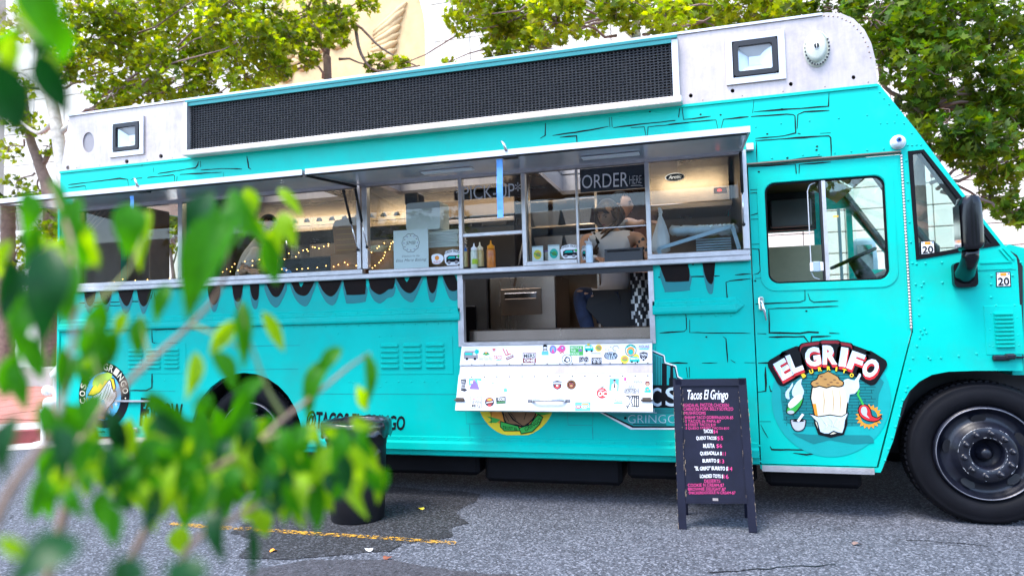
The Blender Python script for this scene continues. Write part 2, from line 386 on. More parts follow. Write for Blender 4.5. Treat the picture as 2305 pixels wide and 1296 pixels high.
# ------------------------------------------------------------------ ground
def asphalt_mat(name, base, speck, wear=0.5):
    m = bpy.data.materials.new(name); m.use_nodes = True; MATS[name] = m
    nt = m.node_tree; N = nt.nodes; L = nt.links; b = next(n for n in N if n.type == 'BSDF_PRINCIPLED')
    tc = N.new('ShaderNodeTexCoord'); o = tc.outputs['Object']
    def nz(sc, det, rg=.6):
        n = N.new('ShaderNodeTexNoise'); n.inputs['Scale'].default_value = sc; n.inputs['Detail'].default_value = det; n.inputs['Roughness'].default_value = rg
        L.new(o, n.inputs['Vector']); return n.outputs[0]
    def ramp(src, p0, p1, c0, c1):
        r = N.new('ShaderNodeValToRGB'); r.color_ramp.elements[0].position = p0; r.color_ramp.elements[1].position = p1
        r.color_ramp.elements[0].color = tuple(c0)+(1,); r.color_ramp.elements[1].color = tuple(c1)+(1,); L.new(src, r.inputs[0]); return r.outputs[0]
    big = ramp(nz(.7, 7, .7), .35, .68, [x*.72 for x in base], [x*1.25 for x in base])
    vo = N.new('ShaderNodeTexVoronoi'); vo.inputs['Scale'].default_value = 95; L.new(o, vo.inputs['Vector'])
    sp = N.new('ShaderNodeSeparateColor'); L.new(vo.outputs['Color'], sp.inputs[0])
    k = ramp(sp.outputs[0], .55, .95, (0, 0, 0), (1, 1, 1))
    mx = N.new('ShaderNodeMixRGB'); L.new(k, mx.inputs[0]); L.new(big, mx.inputs[1]); mx.inputs[2].default_value = tuple(speck)+(1,)
    dk = ramp(sp.outputs[1], .0, .35, (.22, .22, .24), (1, 1, 1))
    mu = N.new('ShaderNodeMixRGB'); mu.blend_type = 'MULTIPLY'; mu.inputs[0].default_value = 1.0; L.new(mx.outputs[0], mu.inputs[1]); L.new(dk, mu.inputs[2])
    L.new(mu.outputs[0], b.inputs['Base Color']); b.inputs['Roughness'].default_value = .82
    bp = N.new('ShaderNodeBump'); bp.inputs['Strength'].default_value = .55; bp.inputs['Distance'].default_value = .006
    ad = N.new('ShaderNodeMath'); ad.operation = 'ADD'; L.new(vo.outputs['Distance'], ad.inputs[0]); L.new(nz(60, 4), ad.inputs[1])
    L.new(ad.outputs[0], bp.inputs['Height']); L.new(bp.outputs[0], b.inputs['Normal']); return m
asphalt_mat('asphalt', (.058, .064, .080), (.19, .20, .235))
asphalt_mat('asphalt_new', (.012, .012, .015), (.075, .078, .09))
asphalt_mat('asphalt_seal', (.040, .038, .046), (.075, .075, .09))
def sheet(name, pts, z, m, kind='structure'):
    mb = MB(); mb.poly([(p[0], p[1], z) for p in pts]); o = mb.build(name, m); 
    if o.data.polygons[0].normal.z < 0: o.data.flip_normals()
    return tag(o, kind=kind)
mb = MB(); mb.add([(-150, -150, 0), (150, -150, 0), (150, 150, 0), (-150, 150, 0)], [(0, 1, 2, 3)])
tag(mb.build('asphalt_ground', 'asphalt'), kind='structure')
def jag(pts, amp, n):                            # ragged outline
    out = []
    for i in range(len(pts)):
        a, b = Vector(pts[i]), Vector(pts[(i+1) % len(pts)])
        for k in range(n):
            p = a.lerp(b, k/n); q = noise.noise_vector(Vector((p.x*3.1, p.y*3.1, 1)))*amp + noise.noise_vector(Vector((p.x*17, p.y*17, 5)))*amp*.45
            out.append((p.x+q.x, p.y+q.y))
    return out
G2 = lambda pts: [tuple(gnd(*p))[:2] for p in pts]
sheet('asphalt_patch', jag(G2([(590, 1150), (760, 1085), (1085, 1112), (1035, 1150), (1060, 1180), (1010, 1185), (1020, 1208), (905, 1224), (880, 1240), (700, 1252), (640, 1262), (540, 1250), (560, 1215), (520, 1200)]), .05, 14), .004, 'asphalt_new')
sheet('sealed_patch', jag(G2([(560, 1285), (720, 1258), (880, 1262), (1000, 1280), (1180, 1296), (1190, 1420), (500, 1420)]), .05, 14), .0041, 'asphalt_seal')
# worn yellow stripe: paint that is chipped through by the surface below
m = mat('stripe_yellow', (.52, .27, .02), .7, var=.2, vscale=30)
N = m.node_tree.nodes; L = m.node_tree.links; out = next(n for n in N if n.type == 'OUTPUT_MATERIAL'); src = out.inputs[0].links[0].from_socket
nn = N.new('ShaderNodeTexNoise'); nn.inputs['Scale'].default_value = 34; nn.inputs['Detail'].default_value = 8; nn.inputs['Roughness'].default_value = .75
tcn = N.new('ShaderNodeTexCoord'); L.new(tcn.outputs['Object'], nn.inputs['Vector'])
rr = N.new('ShaderNodeValToRGB'); rr.color_ramp.elements[0].position = .48; rr.color_ramp.elements[1].position = .57; L.new(nn.outputs[0], rr.inputs[0])
tt = N.new('ShaderNodeBsdfTransparent'); mm = N.new('ShaderNodeMixShader'); L.new(rr.outputs[0], mm.inputs[0]); L.new(tt.outputs[0], mm.inputs[1]); L.new(src, mm.inputs[2]); L.new(mm.outputs[0], out.inputs[0])
a, b = Vector(gnd(380, 1180)), Vector(gnd(1028, 1224)); d = (b-a).normalized(); w = Vector((-d.y, d.x, 0))*.036
sheet('painted_stripe', jag([tuple(a+w)[:2], tuple(a-w)[:2], tuple(b-w*.8)[:2], tuple(b+w*.8)[:2]], .012, 24), .008, 'stripe_yellow')
mb = MB()
for pts in ([(0, 1176), (60, 1150), (150, 1128), (260, 1108)], [(0, 1112), (90, 1084), (190, 1062), (330, 1046)], [(1600, 1290), (1750, 1277), (1900, 1270)], [(2040, 1215), (2140, 1222), (2235, 1232)]):
    g = [gnd(*p) for p in pts]; pp = []
    for i in range(len(g)-1):
        for k in range(8):
            q = g[i].lerp(g[i+1], k/8); pp.append((q.x+noise.noise(q*9)*.03, q.y+noise.noise(q*9+Vector((3, 3, 3)))*.03))
    n = len(pp); vs = []
    for i, p in enumerate(pp):
        ww = .004+.005*abs(noise.noise(Vector((p[0]*8, p[1]*8, 2)))); vs += [(p[0], p[1]-ww, .0042), (p[0], p[1]+ww, .0042)]
    mb.add(vs, [(2*i, 2*i+2, 2*i+3, 2*i+1) for i in range(n-1)])
tag(mb.build('asphalt_cracks', 'black'), kind='structure')

# kerb and gutter: bend behind the truck's tail, then run parallel to it
KP = [(-14.0, -1.3), (-10.2, .55), (-8.45, 1.75), (-7.2, 2.45), (-6.2, 2.85), (-5.0, 3.05), (12, 3.1)]
def offset_line(pts, d):
    o = []
    for i, p in enumerate(pts):
        a = pts[max(i-1, 0)]; b = pts[min(i+1, len(pts)-1)]; dx, dy = b[0]-a[0], b[1]-a[1]; l = math.hypot(dx, dy); o.append((p[0]-dy/l*d, p[1]+dx/l*d))
    return o
def band(name, d0, d1, z, m, zlow=None):
    A, B = offset_line(KP, d0), offset_line(KP, d1); n = len(KP); vs = [(p[0], p[1], z) for p in A]+[(p[0], p[1], z) for p in B]
    fs = [(i, i+1, n+i+1, n+i) for i in range(n-1)]
    if zlow is not None:
        vs += [(p[0], p[1], zlow) for p in A]; fs += [(2*n+i, 2*n+i+1, i+1, i) for i in range(n-1)]
    mb = MB(); mb.add(vs, fs); return tag(mb.build(name, m), kind='structure')
band('gutter', -.55, 0, .006, 'concrete')
band('kerb', 0, .18, .16, 'kerb_red', .0)
band('pavement', .18, 1.0, .158, 'concrete')
A = offset_line(KP, 1.0); mb = MB()
mb.add([(p[0], p[1], .150) for p in A]+[(p[0]-14, 30, .150) if i == 0 else (p[0], 30, .150) for i, p in enumerate(A)], [(i, i+1, len(A)+i+1, len(A)+i) for i in range(len(A)-1)])
plaza = tag(mb.build('brick_plaza', 'paver'), kind='structure')
# pale joints divide the plaza into large brick-red paving panels, each a slab of its own
pv = MB(); pv.box(-.56, .56, -.38, .38, 0, .02, 0, .008)
p0 = None
for i in range(13):
    for j in range(7):
        x, y = -18.2+i*1.2, 3.1+j*.82
        k = x-KP[0][0]
        if y < 1.2 + .62*max(0, min(9, k)) - .9: continue
        if p0 is None: p0 = pv.build('paver', 'paver', plaza); p0.matrix_basis = Matrix.Translation((x, y, .151))
        else: inst(p0, Matrix.Translation((x, y, .151)) @ Matrix.Rotation(random.uniform(-.004, .004), 4, 'Z'))
mb = MB(); mb.box(-19, -3.5, 3.0, 9.2, .1505, .1535); tag(mb.build('paver_joint', 'concrete', plaza), kind='stuff')

# ------------------------------------------------------------------ stone building beyond the trees
WY = 12.0
bld = thing('stone_building', (-5, WY, 0), 'pale stone clad building behind the trees with a carved wing in an arched niche', 'building')
NX0, NX1, NZS = -12.1, -6.95, 9.4
mb = MB(); mb.box(-40, 14, WY+.06, WY+6, 0, 19, 0); mb.build('wall', 'stone_dark', bld)
big = MB(); big.box(-.615, .615, -.05, .05, -.515, .515, 0, .012)
sml = MB(); sml.box(-.44, .44, -.05, .05, -.235, .235, 0, .01)
b0 = s0 = None; cnt = 0
for i in range(26):
    for j in range(8):
        x, z = -21.3+i*1.25, 5.35+j*1.05
        if x > 1.2 and j > 5 or x < -13 and j < 1: continue
        inside = NX0-.3 < x < NX1+.55 and (z < NZS+.3 or math.hypot(x-(NX0+NX1)/2, z-NZS) < (NX1-NX0)/2+.35)
        if inside and z > 5: continue
        t = Matrix.Translation((x, WY+random.uniform(-.004, .004), z)); cnt += 1
        if b0 is None: b0 = big.build('stone_panel', 'stone', bld); b0.matrix_basis = t
        else: inst(b0, t)
for i in range(10):
    for j in range(9):
        x, z = 1.0+i*.9, .3+j*.49
        if z > 4.75: continue
        t = Matrix.Translation((x+(j % 2)*.0, WY+random.uniform(-.004, .004), z+.26)); cnt += 1
        if s0 is None: s0 = sml.build('stone_block', 'stone', bld); s0.matrix_basis = t
        else: inst(s0, t)
mb = MB(); mb.box(-30, .5, WY, WY+.06, .0, 4.8, 0); mb.build('plinth', 'stone', bld)
# niche with moulded arch and carved wings
cx, rad = (NX0+NX1)/2, (NX1-NX0)/2
arch = [(NX0, 4.9), (NX1, 4.9)] + [(cx+rad*math.cos(math.pi*k/20), NZS+rad*math.sin(math.pi*k/20)) for k in range(21)]
mb = MB(); mb.plate(arch, WY+.0, WY+.055, 0); niche = mb.build('niche', 'stone_warm', bld)
mb = MB(); vs = []; fs = []
for k in range(25):
    a = math.pi*(k-2)/20; 
    if k < 2: pr = [(NX1+d, NZS-(2-k)*2.2) for d in (0, .28)]
    elif k > 22: pr = [(NX0-d, NZS-(k-22)*2.2) for d in (0, .28)]
    else: pr = [(cx+(rad+d)*math.cos(a), NZS+(rad+d)*math.sin(a)) for d in (0, .28)]
    for (x, z), y in zip((pr[0], pr[0], pr[1], pr[1]), (WY+.03, WY-.07, WY-.07, WY+.03)): vs.append((x, y, z))
for k in range(24):
    for c in range(3): fs.append((4*k+c, 4*k+c+1, 4*k+c+5, 4*k+c+4))
mb.add(vs, fs); mb.build('arch_moulding', 'stone', bld)
root = at(838, 96, WY)
tips = [(916, 6), (912, 22), (906, 40), (902, 58), (899, 76), (896, 94), (893, 112), (889, 128), (884, 144), (878, 160), (870, 176), (858, 190)]
for i, tp in enumerate(tips):
    a = at(842-i*1.0, 74+i*8.5, WY); b = at(tp[0], tp[1], WY); c = a.lerp(b, .55)+Vector((0, 0, -.08)); mb = MB()
    mb.tube([(p.x, WY-.03-.02*(i % 2), p.z) for p in (a, a.lerp(c, .5), c, c.lerp(b, .55), b)], [.05, .10, .12, .10, .03], 7); mb.build('carved_feather', 'stone_warm', bld)
for i in range(26):
    px, py = random.uniform(636, 770), 0; py = 150-.45*(px-640)+random.uniform(-22, 30)
    p = at(px, py, WY); mb = MB(); mb.ball((p.x, WY-.02, p.z), random.uniform(.10, .2), 0, 1, (1.3, .6, .8)); mb.build('carved_curl', 'stone_warm', bld)

# ------------------------------------------------------------------ trees
def leaf_shape():
    pts = []
    for a, r in ((-90, .16), (-55, .50), (-28, .36), (5, .92), (28, .52), (58, .80), (72, .55), (90, 1.12), (108, .55), (122, .80), (152, .52), (175, .92), (208, .36), (235, .50)):
        pts.append((r*math.cos(math.radians(a)), r*math.sin(math.radians(a))+.1))
    return pts
LS = leaf_shape()
def crown(mb, c, r, n, size, mi=0, flat=.75):
    for _ in range(n):
        while True:
            p = Vector((random.uniform(-1, 1), random.uniform(-1, 1), random.uniform(-1, 1)))
            if p.length < 1 and random.random() < .35+.65*p.length: break
        if noise.noise((Vector(c)+p*r)*1.9) < -.24: continue
        p = Vector((p.x*r, p.y*r, p.z*r*flat))+Vector(c); s = size*random.uniform(.6, 1.15)
        q = Matrix.Rotation(random.uniform(0, 6.28), 3, 'Z') @ Matrix.Rotation(random.gauss(.9, .6), 3, 'X') @ Matrix.Rotation(random.uniform(0, 6.28), 3, 'Z')
        k = random.uniform(-.25, .35); vs = [q @ Vector((0, .1*s, 0))+p]
        for x, y in LS: vs.append(q @ Vector((x*s*.62, y*s*.62, abs(x)*s*k))+p)
        m_ = len(LS); mb.add(vs, [(0, 1+i, 1+(i+1) % m_) for i in range(m_)], mi)
def wob(a, b, n, amp):
    a, b = Vector(a), Vector(b); out = []
    for i in range(n+1):
        p = a.lerp(b, i/n)
        if 0 < i < n: p = p+noise.noise_vector(p*2.3)*amp
        out.append(p)
    return out
def tree(label, y, trunk, r0, limbs, clumps, leafm, size, bark, group='trees behind the truck', twigs=20, dens=1.0, spread=.9):
    tp = [at(px, py, y) for px, py in trunk]; base = Vector((tp[0].x, y, 0))
    t = thing('plane_tree', base, label, 'tree', group)
    pts = [base]+tp; n = len(pts); mb = MB()
    mb.tube(smooth_poly([tuple(p) for p in pts], 4, False), [r0*(1.25-.75*i/((n-1)*4)) for i in range((n-1)*4+1)], 10); mb.build('trunk', bark, t)
    cl = []
    for px, py, rp, cnt in clumps:
        dy = random.uniform(-spread, spread); c = at(px, py, y+dy); r = rp*(CAMD+y+dy)/FPX*1.05; cl.append((c, r, cnt))
    lb = MB()
    for lm in limbs:
        q = [at(px, py, y+dy) for px, py, dy in lm]; m_ = (len(q)-1)*4+1
        lb.tube(smooth_poly([tuple(p) for p in q], 4, False), [r0*.5*(1-.75*i/m_) for i in range(m_)], 7)
    lb.build('limb', bark, t)
    cr = MB(); tw = MB()
    for c, r, cnt in cl:
        crown(cr, c, r, int(cnt*dens*2.5), size*1.08)
        q = min((p for p in tp), key=lambda p: (p-c).length)
        w = wob(q.lerp(c, .25), c, 5, .22); tw.tube(w, [.028, .024, .02, .016, .012, .008], 5)
        for _ in range(max(2, int(twigs*r))):
            e = c+Vector((random.uniform(-1, 1), random.uniform(-.8, .8), random.uniform(-.9, .7)))*r*.95
            tw.tube(wob(c.lerp(e, random.uniform(0, .3)), e, 4, .14), [.011, .009, .007, .005, .003], 4, cap=False)
    tw.build('twigs', 'twig', t)['kind'] = 'stuff'
    cr.build('crown', leafm, t)
    return t
tree('pale barked plane tree rising at the truck tail with a dense bright crown', 5.0,
     [(150, 480), (140, 380), (128, 290), (112, 200), (96, 110), (100, 20), (70, -80)], .115,
     [[(112, 215, 0), (60, 170, .2), (-40, 120, .3)], [(135, 300, 0), (200, 250, .3), (330, 190, .6), (480, 160, .8)], [(100, 60, 0), (170, 20, .3), (260, -30, .5)], [(125, 270, 0), (85, 300, .3), (30, 260, .5)]],
     [(230, 80, 90, 190), (330, 40, 95, 210), (430, 90, 90, 200), (300, 150, 85, 180), (420, 190, 80, 160), (520, 60, 85, 170), (540, 160, 70, 130), (220, 190, 60, 110), (160, 120, 60, 90), (600, 110, 60, 95), (470, -20, 100, 150), (300, -60, 110, 160), (160, -30, 80, 110), (60, 60, 70, 80), (20, 200, 60, 60), (610, 20, 70, 120), (560, 215, 45, 60), (350, 215, 60, 90), (250, 20, 80, 170), (380, -10, 80, 170), (180, 60, 70, 120), (300, 100, 80, 190), (370, 140, 75, 170), (480, 110, 80, 180), (560, 80, 70, 150), (610, 150, 55, 90), (250, 215, 60, 100), (450, 210, 60, 100), (150, 150, 60, 90), (520, 0, 80, 150)], 'leaf_tree', .135, 'bark_pale')
tree('slender grey tree with bare twigs in front of the carved wing', 6.5,
     [(738, 190), (734, 130), (741, 60), (722, -30)], .075,
     [[(741, 60, 0), (800, 55, .2), (860, 110, .2), (940, 150, .1)], [(800, 60, .1), (812, 120, 0), (850, 160, 0), (945, 148, .1)], [(735, 120, 0), (690, 70, .2), (640, 20, .3)]],
     [(700, 30, 65, 130), (650, 80, 55, 100), (760, 40, 50, 80), (620, 150, 45, 60), (830, 10, 30, 35), (850, 145, 32, 35), (700, -50, 80, 100), (590, 190, 50, 60), (770, 85, 26, 25), (660, 40, 55, 110), (720, 70, 50, 90), (620, 90, 50, 90), (690, 130, 36, 40)], 'leaf_tree', .15, 'bark', twigs=26)
tree('mottled plane tree with a knot hole standing above the dark sign', 6.0,
     [(1434, 150), (1432, 90), (1430, 30), (1415, -60)], .085,
     [[(1430, 60, 0), (1350, 20, .3), (1250, -40, .4)], [(1432, 90, 0), (1380, 45, .2), (1320, 10, .2)], [(1431, 40, 0), (1520, 10, .2), (1640, -20, .3)]],
     [(1050, 40, 55, 95), (1110, 70, 55, 110), (1170, 30, 65, 130), (1250, 50, 65, 115), (1330, 40, 60, 85), (1120, 120, 40, 60), (1200, 100, 45, 60), (1420, 30, 55, 65), (1500, 40, 55, 85), (1580, 30, 60, 100), (1660, 10, 60, 100), (1740, 0, 60, 110), (1780, 30, 50, 80), (1300, -60, 90, 100), (1560, -60, 100, 120), (1060, -30, 70, 80), (905, 145, 20, 12), (1010, 140, 18, 8), (1150, 60, 60, 130), (1250, 10, 65, 130), (1400, 0, 65, 110), (1480, 10, 60, 100), (1220, 70, 45, 70), (1080, 0, 60, 110), (1600, 40, 45, 80), (1700, 30, 45, 80)], 'leaf_tree', .15, 'bark_pale')
tree('dark leaved plane tree overhanging the cab from the right', 5.0,
     [(2068, 420), (2062, 240), (2056, 130), (2090, 20), (2110, -60)], .075,
     [[(2060, 230, 0), (1990, 195, -.1), (1975, 100, 0)], [(2062, 250, 0), (2140, 220, .2), (2230, 150, .3)], [(2064, 300, 0), (2150, 330, .2), (2260, 300, .3)]],
     [(1880, 20, 65, 130), (1960, 40, 65, 150), (2040, 60, 75, 200), (2130, 40, 80, 220), (2220, 50, 80, 220), (2280, 130, 75, 180), (2060, 150, 60, 110), (2140, 180, 60, 100), (2080, 240, 55, 120), (2130, 290, 60, 140), (2200, 320, 65, 160), (2270, 360, 60, 140), (2240, 250, 55, 100), (2170, 390, 45, 75), (2230, 440, 45, 70), (2290, 470, 40, 50), (1990, 110, 45, 60), (2100, -50, 110, 190), (1900, -50, 80, 100), (2320, 260, 60, 110), (2150, 120, 50, 70), (2110, 340, 35, 55), (2060, 20, 75, 180), (2160, 90, 70, 170), (2250, 180, 60, 140), (2010, 60, 60, 120), (2180, 230, 50, 110)], 'leaf_dark', .135, 'bark', twigs=20)
tree('dark trunked plane tree with a thin crown beyond the truck tail', 8.0,
     [(112, 480), (92, 380), (66, 305), (50, 200)], .14,
     [[(92, 380, 0), (120, 330, .2), (150, 290, .3)], [(66, 305, 0), (20, 250, .2), (-30, 220, .2)]],
     [(60, 280, 50, 60), (20, 340, 45, 45), (110, 330, 35, 40), (40, 420, 45, 40), (90, 450, 40, 40), (10, 250, 50, 50), (110, 520, 40, 60), (60, 560, 45, 70), (20, 610, 45, 60), (100, 610, 40, 60), (70, 640, 40, 50)], 'leaf_tree', .16, 'bark', dens=.9)
# low bushy tree seen through the left serving window
tree('small leafy tree seen through the left serving window', 5.5, [(392, 660), (388, 600), (380, 540)], .04,
     [[(388, 600, 0), (400, 560, .1), (410, 520, .2)]], [(375, 505, 40, 90), (365, 550, 40, 90), (400, 530, 36, 70), (350, 480, 40, 80), (395, 480, 30, 60)], 'leaf_tree', .12, 'bark', twigs=60, spread=.4)
# palm trunk at the far left, hedge and low planter wall
pb = at(17, 640, 7.5); pt = thing('palm_tree', (pb.x, 7.5, .15), 'rough palm trunk standing at the far left of the plaza', 'tree')
mb = MB(); zs = [.15+.11*k for k in range(42)]
mb.lathe((pb.x, 7.5, 0), (0, 0, 1), [(.17-.0008*k+(.018 if k % 2 else 0), z) for k, z in enumerate(zs)], 14); mb.build('trunk', 'bark', pt)
for k in range(26):
    a = k*2.4; e = random.uniform(-.5, .9); o = Vector((pb.x, 7.5, zs[-1])); d = Vector((math.cos(a), math.sin(a), 0)); mb = MB(); rib = [o+d*(1.9*t)+Vector((0, 0, 1.6*e*t-1.3*t*t)) for t in (0, .2, .4, .6, .8, 1)]
    sd = d.cross(Vector((0, 0, 1)))
    for i in range(5):
        for s_ in (-1, 1):
            for j in range(3):
                p = rib[i].lerp(rib[i+1], j/3); l = .42*(1-abs(i-2)/4); mb.add([p, p+d*.05, p+d*.22+sd*s_*l+Vector((0, 0, -.12))], [(0, 1, 2)])
    mb.tube(rib, [.018, .015, .012, .009, .006, .003], 4); mb.build('frond', 'leaf_dark', pt)
hb = MB()
for x in range(15):
    crown(hb, (-15.5+x*.62, 8.6+random.uniform(-.2, .2), .75+random.uniform(-.1, .1)), .55, 90, .11)
tag(hb.build('hedge', 'hedge'), 'low dark clipped hedge along the back of the brick plaza', 'hedge')
mb = MB(); mb.box(-22, -6.2, 7.7, 7.95, .15, .62, 0, .02); tag(mb.build('planter_wall', 'concrete'), 'low pale planter wall in front of the dark hedge', 'wall')
# white standpipe on the pavement behind the tail
sp = gnd(82, 960, .15); sx, sy = sp.x, sp.y+.35
st = thing('standpipe', (sx, sy, .15), 'white standpipe with two side outlets on the kerb behind the truck', 'standpipe')
mb = MB(); mb.lathe((sx, sy, .15), (0, 0, 1), [(.16, 0), (.16, .03), (.085, .05), (.085, .62), (.12, .64), (.12, .70), (.09, .74), (.05, .80), (0, .82)], 18); mb.build('barrel', 'paint_white', st)
for s_ in (-1, 1):
    mb = MB(); mb.lathe((sx+s_*.06, sy-.02, .60), (s_, 0, 0), [(.05, 0), (.05, .10), (.07, .11), (.07, .17), (.035, .18), (.035, .21), (0, .21)], 14); mb.build('outlet', 'paint_white', st)
mb = MB(); mb.lathe((sx-.03, sy-.10, .42), (0, -1, 0), [(.10, 0), (.10, .06), (.06, .09), (.03, .10), (0, .10)], 16); mb.build('cap', 'paint_white', st)
mb = MB(); mb.lathe((sx, sy, .19), (0, 0, 1), [(.10, 0), (.11, .02), (.11, .08), (.09, .1)], 16); mb.build('collar', 'blue', st)
po = gnd(98, 1000); pq = thing('bollard_pipe', (po.x, po.y, 0), 'thin white pipe post with a round foot at the kerb', 'post')
mb = MB(); mb.lathe((po.x, po.y, .0), (0, 0, 1), [(.13, .006), (.13, .03), (.03, .05), (.03, .40), (.04, .41), (.04, .44), (0, .45)], 14); mb.build('pipe', 'paint_white', pq)
# ------------------------------------------------------------------ the food truck
TRK = thing('food_truck', (-2.2, 1.15, 0), 'turquoise step van food truck with long dark LED sign, raised awnings and brick outlines', 'food truck')
W2 = 2.35                                         # width of the body
def circ(cx, cz, r, a0, a1, n=14): return [(cx+r*math.cos(math.radians(a0+(a1-a0)*i/n)), cz+r*math.sin(math.radians(a0+(a1-a0)*i/n))) for i in range(n+1)]
RWX, RWZ, RWR = -3.78, .46, .55
arch_f = P2([(1985, 1057), (2011, 990), (2033, 905), (2047, 880), (2070, 858), (2098, 843), (2135, 836), (2200, 834), (2303, 834)])
WS = P2([(2291, 600), (2288, 580), (2262, 553), (2180, 450), (2064, 295), (1979, 190)])     # windscreen edge
outline = [(-5.80, .43)] + circ(RWX, RWZ, RWR, 180, 2)[0:] + [(-3.225, .354), (.352, .354), (.352, .325)] + [(1.098, .325)] + arch_f + WS + [(1.206, 2.917), (-5.80, 2.917)]
DX0, DX1, DZ0, DZ1, DXK, DZK = .357, 1.322, .362, 2.424, 1.092, 1.245
door = [(DX0, DZ0), (DXK-.015, DZ0), (DX1+.004, DZK), (DX1-.004, DZ1), (DX0, DZ1)]
door_hole = [(DX0-.008, DZ0-.008), (DXK-.004, DZ0-.008), (DX1+.014, DZK), (DX1+.006, DZ1+.010), (DX0-.008, DZ1+.010)]
win_hole = [(-5.56, 1.80), (.325, 1.80), (.318, 2.53), (-5.56, 2.53)]
hatch_hole = [(-1.80, 1.225), (-.352, 1.225), (-.352, 1.735), (-1.80, 1.735)]
qw = P2([(2043, 341), (2079, 337), (2251, 552), (2062, 585)])
mb = MB(); mb.plate(outline, 0, .035, 0, [door_hole, win_hole, hatch_hole, qw]); body = mb.build('body_side', 'cyan', TRK)
lin = [(-5.78, .8), (.30, .8), (.30, 2.9), (-5.78, 2.9)]
wl = [(-5.575, 1.79), (.298, 1.79), (.298, 2.535), (-5.575, 2.535)][:0]
mb = MB()
mb.plate([(-5.78, 2.54), (.33, 2.54), (.33, 2.9), (-5.78, 2.9)], .037, .05); mb.plate([(-5.78, 1.10), (-1.83, 1.10), (-1.83, 1.78), (-5.78, 1.78)], .037, .05); mb.plate([(-.33, .8), (.33, .8), (.33, 1.78), (-.33, 1.78)], .037, .05)
mb.build('inner_lining', 'steel', TRK)
# far side, floor, roof, tail
FY = W2
mb = MB()
far_holes = [[(.62, 2.07), (1.12, 2.07), (1.12, 2.215), (.62, 2.215)], [(1.20, 1.66), (1.42, 1.66), (1.42, 2.42), (1.20, 2.42)], [(1.47, 1.80), (1.77, 1.80), (1.765, 1.93), (1.47, 2.36)]]
mb.plate([(-5.80, .43), (1.1, .354), (1.9, .9), (1.93, 1.75)]+WS[2:]+[(1.206, 2.917), (-5.80, 2.917)], FY-.035, FY, 0, far_holes)
mb.build('far_side', 'cyan', TRK)
mb = MB(); mb.plate([(-5.76, .04), (-4.42, .04), (-4.42, .56), (-3.14, .56), (-3.14, .04), (.9, .04), (.9, W2-.04), (-5.76, W2-.04)], .70, .76); mb.v = [Vector((v.x, v.z, v.y)) for v in mb.v]; mb.f = [f[::-1] for f in mb.f]; mb.build('floor', 'steel_dark', TRK)
mb = MB(); mb.box(-5.80, -5.77, .036, W2-.036, .43, 1.90); mb.box(-5.80, -5.77, .036, W2-.036, 2.70, 2.917); mb.box(-5.80, -5.77, .036, 1.02, 1.90, 2.70); mb.box(-5.80, -5.77, 1.60, W2-.036, 1.90, 2.70); mb.build('tail_wall', 'cyan', TRK)
LIGHT_OPENINGS = [(-4.5, -3.5, .68, 1.30), (-2.9, -1.75, .68, 1.30), (-1.35, -.15, .72, 1.95)]  # unseen roof openings added to let daylight into the kitchen
def holed_sheet(name, x0, x1, y0, y1, z0, z1, m):
    mb = MB(); mb.plate([(x0, y0), (x1, y0), (x1, y1), (x0, y1)], z0, z1, 0, [[(a, c), (b, c), (b, d), (a, d)] for a, b, c, d in LIGHT_OPENINGS]); mb.v = [Vector((v.x, v.z, v.y)) for v in mb.v]; mb.f = [f[::-1] for f in mb.f]; return mb.build(name, m, TRK)
holed_sheet('roof', -5.77, 1.2, .036, W2-.036, 2.90, 2.915, 'alu')
for a, b, c, d in LIGHT_OPENINGS:
    mb = MB(); mb.box(a-.05, b+.05, c-.05, c, 2.74, 3.02); mb.box(a-.05, b+.05, d, d+.05, 2.74, 3.02); mb.box(a-.05, a, c, d, 2.74, 3.02); mb.box(b, b+.05, c, d, 2.74, 3.02); mb.build('added_light_opening', 'alu', TRK)
holed_sheet('ceiling', -5.76, .35, .05, W2-.05, 2.70, 2.74, 'steel')
mb = MB(); mb.box(-5.3, 1.1, .58, W2-.12, .50, .69, 0); mb.box(-5.6, 1.6, .7, 1.65, .33, .52, 0); mb.build('chassis', 'black', TRK)
# windscreen frame and glass: the sloping front of the cab
fr = [(p[0], p[1]) for p in WS]; mb = MB()
(tx, tz), (bx, bz) = (1.206, 2.90), fr[2]
for y0, y1 in ((.036, .13), (W2-.13, W2-.036), (W2/2-.03, W2/2+.03)): mb.bar((tx-.01, (y0+y1)/2, tz), (bx-.01, (y0+y1)/2, bz), y1-y0, .04, 0, (1, 0, 1))
mb.bar((tx+.045, .05, tz-.07), (tx+.045, W2-.05, tz-.07), .16, .04, 0, (1, 0, 1))
mb.bar((1.74, .05, 1.98), (1.74, W2-.05, 1.98), .05, .04, 0, (1, 0, 1)) if False else None
mb.build('windscreen_frame', 'vinyl', TRK)
mb = MB(); mb.add([(tx+.03, .12, tz-.1), (bx-.02, .12, bz), (bx-.02, W2-.12, bz), (tx+.03, W2-.12, tz-.1)], [(0, 1, 2, 3)]); mb.build('windscreen', 'glass_cab', TRK)
mb = MB(); mb.add([(tx-.02, .04, tz), (bx-.06, .04, bz-.02), (bx-.06, .10, bz-.02), (tx-.02, .10, tz)], [(0, 1, 2, 3)]); mb.build('pillar_lining', 'vinyl', TRK)
